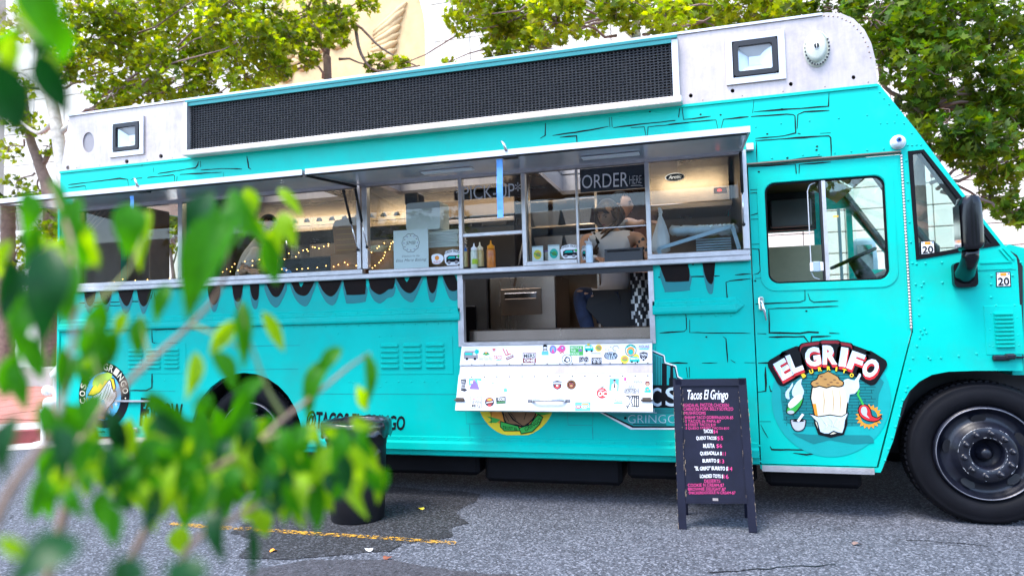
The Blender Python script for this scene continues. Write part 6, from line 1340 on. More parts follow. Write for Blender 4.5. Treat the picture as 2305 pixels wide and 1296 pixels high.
for (p0, p1, n) in (((52, 60), (92, 1210), 46), ((128, 120), (160, 1030), 26), ((630, 60), (715, 1240), 50), ((110, 100), (150, 950), 22), ((568, 110), (625, 960), 14)):
    for _ in range(n):
        t = rg.random(); x = p0[0]+(p1[0]-p0[0])*t+rg.uniform(-2, 2); y = p0[1]+(p1[1]-p0[1])*t; l = rg.uniform(4, 26); w_ = rg.uniform(1, 3.2); sl = (p1[0]-p0[0])/(p1[1]-p0[1])
        mb.add([onboard(x, y, .0012), onboard(x+w_, y+2, .0012), onboard(x+w_*.7+sl*l, y+l, .0012), onboard(x+sl*l, y+l*.9, .0012)], [(0, 1, 2, 3)])
mb.build('worn_edges', 'navy_edge', cbx)['kind'] = 'stuff'
LINES = [('Tacos El Gringo', 165, 128, 487, 228, 0, dict(shear=.22, offset=.012)), ('·ASADA·AL PASTOR·CHICKEN·', 125, 236, 497, 262, 1, {}), ('·CARNITAS·PORK BELLY·SOYRIZO', 130, 266, 527, 292, 1, {}), ('·MUSHROOMS', 135, 299, 310, 325, 1, {}),
 ('·SHRIMP TACO GOBERNADOR-$5', 138, 335, 527, 362, 1, {}), ('·3 TACOS de PAPA-$7', 140, 365, 430, 390, 1, {}), ('·4 STREET TACOS·$10', 145, 393, 388, 418, 1, {}), ('·3 QUESO STREET TACOS-$10', 145, 422, 494, 443, 1, {}),
 ('TACOS', 293, 440, 365, 470, 0, dict(offset=.02)), ('$4', 370, 445, 405, 475, 1, {}), ('QUESO TACOS', 235, 495, 395, 527, 0, dict(offset=.02)), ('$5', 400, 495, 447, 529, 1, {}), ('MULITA', 290, 553, 380, 587, 0, dict(offset=.02)), ('$6', 395, 555, 440, 590, 1, {}),
 ('QUESADILLA $', 265, 615, 437, 648, 0, dict(offset=.02)), ('11', 445, 618, 467, 648, 1, {}), ('BURRITO $', 285, 673, 415, 706, 0, dict(offset=.02)), ('13', 420, 677, 455, 708, 1, {}), ('"EL GRIFO" BURRITO $', 222, 732, 485, 768, 0, dict(offset=.02)), ('14', 490, 734, 520, 768, 1, {}),
 ('LOADED TOTS $', 265, 795, 448, 828, 0, dict(offset=.02)), ('16', 452, 797, 490, 830, 1, {}), ('DESSERTS:', 300, 836, 428, 860, 1, {}), ('·COOKIE N CREAM-$7', 163, 868, 455, 897, 1, {}), ('·BROWNIE DELIGHT-$7', 165, 900, 468, 927, 1, {}), ('·SNICKERDOODLE N CREAM-$7', 172, 930, 545, 955, 1, {})]
for t, x0, y0, x1, y1, c, kw in LINES:
    mb = MB(); sk = .05; put_text(mb, t, lambda u, v: onboard(x0+(x1-x0)*u+0, y1+(y0-y1)*v+1.5*math.sin(u*9), -.010), 0, **({'offset': -.006} | kw)); mb.build('chalk_lettering', 'white' if c == 0 else 'pink', cbx)

# ------------------------------------------------------------------ goods on the serving counter
def boxthing(name, label, cat, m, pl, pt_, pr, pb, y, d, group=None, extra=None, rot=0, c=.004):
    a, b = at(pl, (pt_+pb)/2, y), at(pr, (pt_+pb)/2, y); z0, z1 = at((pl+pr)/2, pb, y).z, at((pl+pr)/2, pt_, y).z
    mb = MB(); mb.box(a.x, b.x, y, y+d, z0, z1, 0, c); o = mb.build(name, m); tag(o, label, cat, group); return o, a.x, b.x, z0, z1
def rest(z): return 1.797
for i in range(8):
    y = .10+i*.027; a, b = at(914, 490, .1), at(991, 490, .1); lean = .02*i; dz = .012*(i % 2)
    mb = MB(); mb.plate(rrect(a.x, b.x, 2.15, 2.375+dz*.5, .025, 4), y, y+.011); mb.plate(rrect(a.x+.006, b.x-.006, 2.157, 2.368+dz*.5, .022, 4), y+.011, y+.026); o = mb.build('foam_box', 'foam')
    ordn = ('nearest', 'second', 'third', 'fourth', 'fifth', 'sixth', 'seventh', 'farthest')[i]
    tag(o, f'white foam takeout box standing on edge, {ordn} from the glass in the upper stack', 'takeout box', 'foam boxes behind the serving window')
for i in range(8):
    z = 1.985+i*.0205; a, b = at(958, 530, .16), at(1031, 530, .16); mb = MB(); j = .006*math.sin(i*2.2)
    mb.box(a.x+j, b.x+j, .16, .38, z, z+.012, 0, .004); mb.box(a.x+.008+j, b.x-.008+j, .166, .374, z+.012, z+.0195, 0, .003); o = mb.build('foam_box', 'foam')
    ordn = ('bottom', 'second from the bottom', 'third from the bottom', 'fourth from the bottom', 'fourth from the top', 'third from the top', 'second from the top', 'top')[i]
    tag(o, f'white foam takeout box lying flat, {ordn} of the lower stack', 'takeout box', 'foam boxes behind the serving window')
def carton(label, pl, pt_, pr, pb, y, d, flaps=False):
    a, b = at(pl, pb, y), at(pr, pb, y); z0, z1 = 1.797, at((pl+pr)/2, pt_, y).z
    t = thing('cardboard_box', ((a.x+b.x)/2, y+d/2, z0), label, 'cardboard box', 'cardboard boxes on the counter'); mb = MB(); mb.box(a.x, b.x, y, y+d, z0, z1, 0, .004); mb.build('carton', 'cardboard', t)
    mb = MB(); mb.box(a.x+.004, b.x-.004, y+d*.45, y+d*.55, z1+.0005, z1+.0015); mb.build('tape', 'tan', t)
    if flaps:
        mb = MB(); mb.obox(((a.x+b.x)/2, y+.01, z1+.05), ((b.x-a.x)/2, 0, 0), (0, .004, .0), (0, .02, .05)); mb.build('flap', 'cardboard', t)
carton('brown cardboard box at the left of the window post', 744, 570, 803, 606, .07, .26); carton('brown cardboard box under the cream bowl beside the dessert card', 832, 566, 886, 606, .10, .26); carton('brown cardboard box under the stacked foam boxes', 964, 556, 1032, 600, .15, .26)
z0, z1 = at(775, 572, .12).z+.002, at(775, 495, .12).z; a, b = at(752, 530, .12), at(803, 530, .12)
t = thing('cardboard_box', ((a.x+b.x)/2, .2, z0), 'tall brown carton standing open on the box at the window post', 'cardboard box', 'cardboard boxes on the counter')
mb = MB(); mb.plate([(a.x+.01, z0), (b.x-.01, z0), (b.x+.01, z1-.02), (b.x-.02, z1+.02), (a.x+.01, z1), (a.x-.015, z1-.05)], .12, .28); mb.build('carton', 'cardboard', t)
mb = MB()
for i in range(5): mb.box(a.x+.02, b.x-.02, .117, .1195, z0+.03+i*.045, z0+.036+i*.045)
mb.build('printed_lines', 'tan', t)
p = at(852, 560, .2); t = thing('bowl', (p.x, .2, p.z), 'shallow cream bowl on the cardboard box beside the dessert card', 'bowl'); mb = MB(); z = at(858, 566, .1).z+.001; mb.lathe((p.x, .2, z), (0, 0, 1), [(.05, 0), (.075, .015), (.082, .055), (.079, .056), (.07, .018), (0, .012)], 28); mb.build('shell', 'cream', t); t.location.z = z
for ch in t.children: ch.matrix_parent_inverse = Matrix.Translation(-t.location)
# dessert card
a, b = at(886, 560, .045), at(964, 560, .045); z0, z1 = 1.803, at(925, 517, .045).z
t = thing('dessert_card', ((a.x+b.x)/2, .05, z0), 'white dessert card with a round floral crest standing on the counter behind glass', 'card')
mb = MB(); mb.box(a.x, b.x, .045, .051, z0, z1, 0, .001); mb.build('card', 'white', t)
cf = lambda u, v, d=.0008: Vector((a.x+(b.x-a.x)*u, .045-d, z0+(z1-z0)*v)); mb = MB(); cxu, czv = .5, .69
cc = cf(cxu, czv); r = (b.x-a.x)*.25; n = 48
for k in range(n):
    a0, a1 = 2*math.pi*k/n, 2*math.pi*(k+1)/n; rr = lambda q: r*(1+.05*math.cos(10*q))
    mb.add([(cc.x+math.cos(q)*rr(q)*s_, cc.y, cc.z+math.sin(q)*rr(q)*s_) for q, s_ in ((a0, 1), (a1, 1), (a1, .955), (a0, .955))], [(0, 1, 2, 3)], 0)
    if k % 4 == 0: mb.ball((cc.x+math.cos(a0)*r*.78, cc.y, cc.z+math.sin(a0)*r*.78), .005, 1 if k % 8 else 2, 1, (1, .2, 1))
for s, u0, u1, v0, v1 in (('SMB', .36, .64, .65, .73), ('Desserts by', .24, .76, .35, .405), ('Elisa Marie Baking', .06, .94, .235, .32)): put_text(mb, s, lambda u, v: cf(u0+(u1-u0)*u, v0+(v1-v0)*v), 0, shear=.35, offset=-.012)
mb.build('print', ['ink', 'dark_red', 'purple'], t)
# egg sticker and truck stickers standing in the window
def sticker_thing(label, px0, py0, px1, py1, y, draw, cat='sticker', group=None):
    t = thing('window_sticker', at((px0+px1)/2, py1, y), label, cat, group); mb = MB()
    f = lambda u, v, l=0: Vector((at(px0, py0, y).x+(at(px1, py0, y).x-at(px0, py0, y).x)*u, y-.0005*l, at(px0, py1, y).z+(at(px0, py0, y).z-at(px0, py1, y).z)*v))
    draw(mb, f); mb.build('print', SM, t); return t
def egg(mb, f):
    mb.poly([f(.5+.5*math.cos(q)*(1+.12*math.sin(3*q+1)), .5+.48*math.sin(q)*(1+.1*math.cos(2*q))) for q in [2*math.pi*k/28 for k in range(28)]], 1)
    mb.poly([f(.5+.18*math.cos(q), .58+.19*math.sin(q), 2) for q in [2*math.pi*k/18 for k in range(18)]], 9); put_text(mb, 'HUEVOS', lambda u, v: f(.2+.6*u, .14+.2*v, 2), 3, shear=.2)
def tsticker(mb, f):
    mb.poly([f(*p) for p in ((.02, .62), (.12, .9), (.5, 1), (.88, .9), (1, .62), (.95, .12), (.75, 0), (.2, 0), (.08, .2))], 1); put_text(mb, 'LUNCH TRUCK', lambda u, v: f(.06+.88*u, .70+.15*v+.10*math.sin(u*math.pi), 2), 0, offset=.02)
    mb.poly([f(*p, 1) for p in ((.14, .2), (.16, .52), (.3, .62), (.75, .6), (.86, .40), (.88, .2))], 0); mb.poly([f(*p, 2) for p in ((.2, .42), (.32, .56), (.62, .55), (.66, .42))], 6); mb.poly([f(*p, 2) for p in ((.7, .42), (.7, .54), (.76, .53), (.82, .42))], 11)
    for u in (.3, .7): mb.poly([f(u+.09*math.cos(q), .18+.11*math.sin(q), 2) for q in [2*math.pi*k/14 for k in range(14)]], 13)
    mb.poly([f(.84+.09*math.cos(q), .55+.09*math.sin(q), 3) for q in [2*math.pi*k/14 for k in range(14)]], 7)
sticker_thing('fried egg shaped sticker on the glass right of the dessert card', 970, 570, 997, 597, .004, egg, group='stickers in the serving window'); sticker_thing('truck shaped sticker on the glass right of the egg sticker', 998, 562, 1039, 598, .004, tsticker, group='stickers in the serving window')
sticker_thing('truck shaped sticker beside the two small packets in the order window', 1260, 551, 1304, 583, .004, tsticker, group='stickers in the serving window'); sticker_thing('narrow truck shaped sticker cut off beside the clear pump bottle', 1308, 552, 1322, 585, .05, tsticker, group='stickers in the serving window')
def packet(label, px0, py0, px1, py1, blob):
    y = .02; t = thing('sticker_packet', at((px0+px1)/2, py1, y), label, 'packet', 'sticker packets for sale'); a, b = at(px0, py1, y), at(px1, py0, y)
    mb = MB(); mb.box(a.x, b.x, y, y+.004, 1.838, b.z, 0, .001); mb.build('sleeve', 'white', t)
    mb = MB(); cx_, cz_ = (a.x+b.x)/2, (1.838+b.z)/2-.008; w = (b.x-a.x); mb.poly([(cx_+w*.36*math.cos(q), y-.001, cz_+w*.42*math.sin(q)) for q in [2*math.pi*k/20 for k in range(20)]], blob[0]); mb.poly([(cx_+w*.22*math.cos(q)+.004, y-.0018, cz_+w*.2*math.sin(q)) for q in [2*math.pi*k/14 for k in range(14)]], blob[1]); mb.stroke([(cx_-w*.3, cz_+.012), (cx_+w*.25, cz_-.014)], .008, y-.0026, blob[2]); mb.build('print', SM, t)
    mb = MB(); mb.box(a.x, b.x, y-.001, y+.005, b.z-.012, b.z); mb.build('header', 'grey_lite', t)
packet('small packet with a yellow and tan picture, left of two in the order window', 1198, 553, 1222, 585, (8, 12, 7)); packet('small packet with a green and blue picture, right of two in the order window', 1234, 550, 1259, 584, (6, 7, 16))
# sauce bottles on the sill
def bottle(label, px, py0, py1, r, y, m, lid, group='sauce bottles on the sill', nozzle=True, pump=False):
    p = at(px, py1, y); z0 = 1.8; h = at(px, py0, y).z-z0; t = thing('sauce_bottle' if not pump else 'pump_bottle', (p.x, y, z0), label, 'bottle', group)
    mb = MB(); k = h*(.68 if nozzle else .8); mb.lathe((p.x, y, z0), (0, 0, 1), [(0, 0), (r*.95, 0), (r, .006), (r, k*.9), (r*.9, k), (r*.55, k+.006), (0, k+.007)], 22); mb.build('bottle', m, t)
    mb = MB(); mb.lathe((p.x, y, z0+k+.004), (0, 0, 1), [(r*.86, 0), (r*.86, h*.1), (r*.5, h*.13), (.007, h*.18), (.004, h*.30), (0, h*.30)], 16); l = mb.build('cap', lid, t)
    if pump: mb = MB(); mb.box(p.x-.032, p.x+.012, y-.008, y+.008, z0+h-.012, z0+h, 0, .003); mb.build('pump_head', lid, t)
bottle('orange red squeeze bottle of sauce, right of the group on the sill', 1106, 541, 600, .034, -.02, 'sauce_red', 'orange'); bottle('cream coloured squeeze bottle with a pale cap, second from the right on the sill', 1081, 545, 601, .031, .03, 'sauce_cream', 'cream'); bottle('clear bottle with a green label, third from the right on the sill', 1068, 554, 601, .028, -.02, 'sauce_clear', 'white', nozzle=False); bottle('dark container with a blue lid at the left end of the sauces', 1047, 557, 601, .022, .03, 'sauce_cream', 'blue', nozzle=False)
bottle('clear pump bottle of hand gel beside the order window', 1327, 542, 588, .027, -.005, 'pale_blue', 'grey_lite', 'bottles at the order window', False, True)
p = at(1068, 585, -.02); mb = MB(); mb.lathe((p.x, -.02, 1.835), (0, 0, 1), [(.0286, 0), (.0286, .04)], 20); lb = mb.build('label', 'lime', [o for o in bpy.data.objects if o.get('label', '').startswith('clear bottle with a green')][0])
# payment terminal
a, b = at(1361, 580, .06), at(1447, 575, .06); t = thing('payment_terminal', ((a.x+b.x)/2, .12, 1.797), 'low black payment terminal on the counter before the woman', 'terminal')
mb = MB(); mb.plate([(.05, 1.797), (.24, 1.797), (.22, 1.84), (.08, 1.905), (.06, 1.905)], a.x, b.x); mb.v = [Vector((v.y, v.x, v.z)) for v in mb.v]; mb.f = [f[::-1] for f in mb.f]; mb.build('housing', 'vinyl', t)
mb = MB(); mb.box(a.x+.02, b.x-.02, .047, .05, 1.885, 1.897); mb.build('edge_strip', 'black_gloss', t)
# plastic bag, sleeve of cups, grey reflection frame, lidded tubs
bp0 = at(1480, 568, .14); t = thing('plastic_bag', (bp0.x, .14, 1.8), 'knotted translucent white plastic bag hanging behind the right window', 'bag'); secs = []
for px0, px1, py in ((1481, 1487, 468), (1482, 1492, 478), (1484, 1489, 484), (1482, 1492, 490), (1476, 1500, 512), (1470, 1505, 532), (1466, 1508, 552), (1468, 1507, 566), (1474, 1500, 570)):
    a, b = at(px0, py, .14), at(px1, py, .14); secs.append(((a.x+b.x)/2, (b.x-a.x)/2, a.z))
mb = MB(); vs = []; seg = 26
for i, (cx_, hw, z) in enumerate(secs[::-1]):
    for k in range(seg):
        q = 2*math.pi*k/seg; f_ = 1+.16*noise.noise(Vector((math.cos(q)*3.5, math.sin(q)*3.5, z*5)))+.10*math.sin(q*7+z*20); vs.append((cx_+math.cos(q)*hw*f_, .14+math.sin(q)*max(hw, .01)*.8*f_, z))
mb.add(vs, [(i*seg+k, i*seg+(k+1) % seg, (i+1)*seg+(k+1) % seg, (i+1)*seg+k) for i in range(len(secs)-1) for k in range(seg)], 0, True); mb.build('film', 'film', t)
mb = MB(); kn = at(1486, 484, .14); mb.ball(kn, .014, 0, 2, (1, 1, .7)); mb.build('knot', 'film', t)
a, b = at(1506, 520, .26), at(1662, 517, .26); t = thing('cup_sleeve', ((a.x+b.x)/2, .26, a.z), 'long clear plastic sleeve of cups lying behind the right window', 'cups'); mb = MB()
n = 22; mb.tube([(a.x+(b.x-a.x)*k/n, .26+.004*math.sin(k*2), a.z+(b.z-a.z)*k/n+.004*math.sin(k*1.3)) for k in range(n+1)], [.018+(.022 if 0 < k < n else 0)+.004*math.sin(k*2.7) for k in range(n+1)], 12); mb.build('film', 'film_clear', t)
for k in range(14):
    x = a.x+(b.x-a.x)*(.06+.062*k); mb = MB(); mb.lathe((x, .26, a.z), (1, 0, 0), [(.024, 0), (.030, .036), (.032, .038), (.030, .04), (.022, .004), (0, .003)], 12); mb.build('cup', 'pale_blue', t)
t = thing('reflection_frame', at(1560, 560, .08), 'pale grey angled frame standing in for a reflection in the right window pane', 'frame'); q = [at(1482, 560, .08), at(1648, 509, .08), at(1664, 561, .08)]  # solid grey bars built in place of a reflection on the pane
for i, (a, b) in enumerate(((q[0], q[1]), (q[1], q[2]), (q[0]+Vector((0, 0, .005)), q[0]+Vector((.012, 0, -.045))))): mb = MB(); mb.bar(a, b, .026, .03); mb.build('reflection_bar', 'grey_blue', t)
part('counter_riser', 'vinyl', (-.34, .29, .20, .34, 1.797, 1.86), c=.004)
for x0 in (at(1567, 555, .15).x, at(1606, 555, .15).x):
    for j in range(5): part('rack_slat', 'grey_blue', (x0, x0+.125, .15, .19, 1.868+.019*j, 1.877+.019*j), c=.002)
for i, px in enumerate((1215, 1236, 1258)):
    p = at(px, 552, .16); mb = MB(); mb.lathe((p.x, .16, 1.797), (0, 0, 1), [(0, 0), (.03, 0), (.036, .12), (0, .121)], 18); tt = thing('sauce_tub', (p.x, .16, 1.797), 'clear tub with a purple lid, ' + ('left', 'middle', 'right')[i] + ' of three behind the packets', 'tub', 'purple lidded tubs'); mb.build('tub', 'offwhite', tt)
    mb = MB(); mb.lathe((p.x, .16, 1.918), (0, 0, 1), [(.038, 0), (.04, .004), (.038, .012), (0, .013)], 18); mb.build('lid', 'purple', tt)
# fairy lights strung along the glass
t = thing('string_lights', at(760, 600, .05), 'string of tiny warm fairy lights looped along the serving windows', 'string lights'); z5 = lambda x, y: (650+x/3.812, 380+y/3.812); z4 = lambda x, y: (100+x/3.812, 380+y/3.812)
runs = [[z4(*p) for p in ((540, 975), (600, 970), (672, 946), (780, 955), (885, 950), (1000, 952), (1075, 940), (1190, 925))], [z4(*p) for p in ((1530, 885), (1565, 860), (1595, 880), (1610, 842), (1632, 815), (1660, 870), (1720, 795), (1785, 790), (1785, 830), (1845, 778), (2000, 790), (2060, 775))], [z5(*p) for p in ((0, 725), (60, 755), (85, 720), (125, 700), (155, 690), (165, 705), (205, 670), (225, 675), (260, 682), (300, 665), (340, 645), (340, 660))], [z5(*p) for p in ((-60, 860), (-20, 868), (70, 860), (115, 858), (165, 852), (245, 848), (320, 832), (385, 840), (425, 822), (480, 803), (505, 822), (580, 832))], [z5(*p) for p in ((718, 850), (740, 830), (775, 805), (790, 785), (810, 765), (820, 742), (828, 715), (710, 715), (760, 680), (775, 665), (820, 637))], [z5(*p) for p in ((865, 690), (870, 668), (880, 640), (895, 627))]]
wm = MB()
for run in runs:
    pts = [at(px, py, .055) for px, py in run]; wm.tube(pts, .0012, 4)
    for p in pts: mb = MB(); mb.ball(p, .0040, 0, 1); mb.build('bulb', 'bulb', t)
wm.build('wire', 'cable', t)['kind'] = 'stuff'
# bits of litter
for i, (px, py, m, lab) in enumerate(((948, 1147, 'yellow', 'small yellow fallen leaf on the dark patch by the bin'), (831, 1240, 'white', 'crumpled white paper scrap beyond the yellow stripe'), (872, 1258, 'leaf_brown', 'small curled brown leaf on the grey patch edge'), (616, 1242, 'orange', 'tiny orange leaf near the yellow stripe'), (1930, 1227, 'twig', 'small brown twig bit in front of the cab'))):
    g = gnd(px, py); mb = MB(); vs = []
    for k in range(9): q = 2*math.pi*k/9; r = .018+.012*noise.noise(Vector((k*1.3, i, 0))); vs.append((g.x+math.cos(q)*r*1.5, g.y+math.sin(q)*r, .012+.008*math.sin(q*2+i)))
    vs.append((g.x, g.y, .016)); mb.add(vs, [(k, (k+1) % 9, 9) for k in range(9)]); tag(mb.build('paper_scrap' if m == 'white' else 'fallen_leaf' if m != 'twig' else 'twig_piece', m), lab, 'litter')
# ------------------------------------------------------------------ people
def axes(fwd, up=(0, 0, 1), roll=0):
    f = Vector(fwd).normalized(); u = Vector(up); u = (u-f*u.dot(f)).normalized(); r = f.cross(u)
    if roll: q = Matrix.Rotation(roll, 3, f); u = q @ u; r = q @ r
    return r, f, u
def head_geo(mb, c, ax, s, mi=0, details=None):
    r, f, u = ax; c = Vector(c); W = lambda x, y, z: c+r*(x*s)+f*(y*s)+u*(z*s)
    bm = bmesh.new(); bmesh.ops.create_icosphere(bm, subdivisions=4, radius=1)
    for v in bm.verts:
        x, y, z = v.co; X_, Y_, Z_ = x*.74, y*.90, z*1.08
        if z < 0: k = (-z)**1.4; X_ *= 1-.34*k; Y_ = Y_*(1-.06*k)+(.08*k if y > 0 else .22*k)
        if y > 0:
            g = lambda a, b, w: math.exp(-((x-a)**2+(z-b)**2)/w)
            Y_ += .20*math.exp(-(x*x)/.012-((z+.16)**2)/.030)*y + .08*math.exp(-(x*x)/.010-((z-.05)**2)/.05)
            Y_ -= .10*(g(.34, .08, .022)+g(-.34, .08, .022)); Y_ += .05*(g(.34, .28, .02)+g(-.34, .28, .02))
            Y_ += .05*math.exp(-(x*x)/.05-((z+.50)**2)/.012)-.035*math.exp(-(x*x)/.06-((z+.66)**2)/.006)+.05*math.exp(-(x*x)/.05-((z+.86)**2)/.02)
            Y_ += .03*(g(.5, -.2, .06)+g(-.5, -.2, .06))
        v.co = W(X_, Y_, Z_)
    mb.bm(bm, mi, True)
    for sg in (-1, 1): mb.ball(W(sg*.73, -.05, -.02), s*.17, mi, 2, (.45, .75, 1.2), Matrix((r, f, u)).transposed())
    return W
def face_details(W, s, ax, eye, brow, lip, glasses=None):
    out = []; r, f, u = ax; Rm = Matrix((r, f, u)).transposed()
    for sg in (-1, 1):
        mb = MB(); mb.ball(W(sg*.27, .74, .07), s*.10, 0, 2, (1.1, .55, .55), Rm); out.append(('eye', eye, mb))
        mb = MB(); mb.tube([W(sg*.12, .86, .22), W(sg*.27, .86, .27), W(sg*.44, .74, .20)], [s*.022, s*.035, s*.015], 6); out.append(('eyebrow', brow, mb))
    mb = MB(); mb.tube([W(-.20, .83, -.50), W(-.07, .92, -.475), W(0, .93, -.485), W(.07, .92, -.475), W(.20, .83, -.50)], [s*.01, s*.035, s*.03, s*.035, s*.01], 6); mb.tube([W(-.17, .84, -.53), W(0, .925, -.56), W(.17, .84, -.53)], [s*.01, s*.045, s*.01], 6); out.append(('lips', lip, mb))
    if glasses:
        mb = MB()
        for sg in (-1, 1): mb.tube([W(sg*.29+.19*math.cos(q), .92, .06+.15*math.sin(q)) for q in [2*math.pi*k/16 for k in range(17)]], s*.025, 5); mb.tube([W(sg*.48, .90, .08), W(sg*.74, .4, .10), W(sg*.76, -.05, .08)], s*.022, 5)
        mb.tube([W(-.1, .93, .08), W(.1, .93, .08)], s*.022, 5); out.append(('glasses', glasses, mb))
    return out
def hand_geo(mb, wrist, d, nrm, size=.18, curl=.5, mi=0, side=1):
    d = Vector(d).normalized(); n = Vector(nrm); n = (n-d*n.dot(d)).normalized(); w = d.cross(n)*side; k = size/.18; wrist = Vector(wrist)
    J = {'w': (tuple(wrist), .024*k), 'p': (tuple(wrist+d*.05*k), (.036*k, .017*k)), 'q': (tuple(wrist+d*.085*k), (.036*k, .014*k))}
    vs, fs = skin_body(J, [('w', 'p'), ('p', 'q')], 1); mb.add(vs, fs, mi, True)
    for i, L_ in enumerate((.070, .078, .072, .056)):
        b = wrist+d*.08*k+w*((i-1.5)*.019*k); p = b; pts = [b-d*.02*k]; ang = .15
        for j, fr in enumerate((.45, .32, .23)):
            dd = d*math.cos(ang)-n*math.sin(ang); pts.append(p); p = p+dd*L_*fr*k; ang += curl
        pts.append(p); mb.tube(pts, [.0088*k, .0088*k, .0080*k, .0072*k, .0055*k], 8, mi)
    b = wrist+d*.025*k-w*.022*k; t = (d*.7-w*.75-n*.15).normalized(); mb.tube([b, b+t*.03*k, b+t*.052*k+d*.012*k, b+t*.06*k+d*.030*k], [.012*k, .011*k, .0095*k, .007*k], 8, mi)
def cloth(J, E, keys, grow, m, name, parent):
    JJ = {k: (J[k][0], (J[k][1]+grow if not isinstance(J[k][1], tuple) else tuple(a+grow for a in J[k][1]))) for k in keys}; ee = [e for e in E if e[0] in JJ and e[1] in JJ]
    vs, fs = skin_body(JJ, ee, 2); mb = MB(); mb.add(vs, fs, 0, True); return mb.build(name, m, parent)
def garment(vs, fs, pred, off, m, name, parent):     # cloth that follows the body: its surface lifted a little along the normals
    me = bpy.data.meshes.new('cloth'); me.from_pydata(vs, [], fs); me.update(); nv = [v.normal.copy() for v in me.vertices]; cs = [p.center.copy() for p in me.polygons]; bpy.data.meshes.remove(me)
    mb = MB(); mb.add([Vector(v)+n*off for v, n in zip(vs, nv)], [f for f, c in zip(fs, cs) if pred(c)], 0, True)
    used = sorted({i for f in mb.f for i in f}); k = {o: n for n, o in enumerate(used)}; mb.v = [mb.v[i] for i in used]; mb.f = [tuple(k[i] for i in f) for f in mb.f]; return mb.build(name, m, parent)
def seg_d(c, a, b):
    a, b = Vector(a), Vector(b); t = max(0, min(1, (c-a).dot(b-a)/max(1e-9, (b-a).length_squared))); return (c-a-(b-a)*t).length
FLZ = .765
# --- the woman sitting at the order window, looking down
y0 = .56
hc = at(1368, 482, y0); sh_l = at(1316, 535, y0-.02); sh_r = at(1440, 533, y0+.05); ch = at(1378, 548, y0+.04); nk = at(1376, 520, y0+.02)
pel = Vector((ch.x+.03, y0+.12, 1.52)); kn1 = at(1300, 655, y0-.08); kn2 = Vector((kn1.x+.16, y0+.22, kn1.z-.02)); 
J = {'pel': (tuple(pel), (.15, .12)), 'sp': (tuple(pel.lerp(ch, .5)), (.115, .09)), 'ch': (tuple(ch), (.125, .085)), 'nk0': (tuple(nk), .055), 'nk': (tuple(nk.lerp(hc, .55)), .05), 'hd': (tuple(hc+Vector((0, .02, -.02))), .055),
     'sl': (tuple(sh_l), .055), 'sr': (tuple(sh_r), .060), 'el': (tuple(sh_l+Vector((-.03, -.06, -.25))), .042), 'er': (tuple(at(1458, 590, y0-.02)), .044), 'wl': (tuple(Vector((sh_l.x+.13, y0-.30, 1.86))), .028), 'wr': (tuple(Vector((sh_r.x-.10, y0-.27, 1.86))), .028),
     'h1': (tuple(pel+Vector((-.06, -.08, -.03))), .095), 'h2': (tuple(pel+Vector((-.05, .10, -.03))), .095), 'k1': (tuple(kn1), .066), 'k2': (tuple(kn2), .066), 'a1': (tuple(kn1+Vector((.10, .02, -.42))), .042), 'a2': (tuple(kn2+Vector((.10, .03, -.42))), .042), 't1': (tuple(kn1+Vector((-.04, .0, -.47))), .034), 't2': (tuple(kn2+Vector((-.04, 0, -.47))), .034)}
E_ = [('pel', 'sp'), ('sp', 'ch'), ('ch', 'nk0'), ('nk0', 'nk'), ('nk', 'hd'), ('ch', 'sl'), ('ch', 'sr'), ('sl', 'el'), ('sr', 'er'), ('el', 'wl'), ('er', 'wr'), ('pel', 'h1'), ('pel', 'h2'), ('h1', 'k1'), ('h2', 'k2'), ('k1', 'a1'), ('k2', 'a2'), ('a1', 't1'), ('a2', 't2')]
pw = thing('person', (pel.x, pel.y, FLZ), 'long haired person in a white tank top with a tattooed arm at the order window', 'person', 'people working in the truck')
vs, fs = skin_body(J, E_); vs0, fs0 = vs, fs; mb = MB(); mb.add(vs, fs, 0, True); s = .106; ax = axes((-.42, -.80, -.50), roll=math.radians(-6)); W = head_geo(mb, hc, ax, s)
hand_geo(mb, J['wl'][0], (.5, -.6, -.2), (0, -.2, 1), .165, .3); hand_geo(mb, J['wr'][0], (-.6, -.6, -.2), (0, -.2, 1), .165, .3, 0, -1); bw = mb.build('body', 'skin', pw)
for nm, m, q in face_details(W, s, ax, 'hair_black', 'hair', 'lip'): q.build(nm, m, bw)
hm = MB(); r, f, u = ax; bm = bmesh.new(); bmesh.ops.create_icosphere(bm, subdivisions=4, radius=1); dl = []
for v in bm.verts:
    x, y, z = v.co; v.co = W(x*.86, y*.98-.09, z*1.16+.05)
    if y > .25 and z < .62 - .0*abs(x) and abs(x) < .80: dl.append(v)
    elif z < -.45: dl.append(v)
bmesh.ops.delete(bm, geom=dl, context='VERTS'); hm.bm(bm, 0, True)
rg = random.Random(5)
for k in range(54):                                # long locks falling over both shoulders
    sd = -1 if k % 2 else 1; q = rg.uniform(.0, 1.0); st = W(sd*rg.uniform(.45, .82), .35-q*1.0, .55-rg.uniform(0, .5)); mid = W(sd*rg.uniform(.78, 1.0), .35-q*.9, -.55)
    end = Vector((hc.x+sd*rg.uniform(.03, .13)-.02, y0-.04+q*.10, rg.uniform(1.90, 2.02))); m2 = mid.lerp(end, .5)+Vector((sd*.02, -.02, 0))
    hm.tube(smooth_poly([tuple(st), tuple(mid), tuple(m2), tuple(end)], 4, False), [.012, .014, .015, .015, .015, .015, .014, .013, .012, .011, .009, .007, .003], 6)
for k in range(10):
    x = -.5+k*.11; hm.tube([W(x*.3, .60, .98), W(x*.9, .92, .72), W(x*1.25, .72, .35) if abs(x) > .25 else W(x*1.3, .86, .62)], [.010, .012, .006], 5)
hm.build('hair', 'hair', pw)
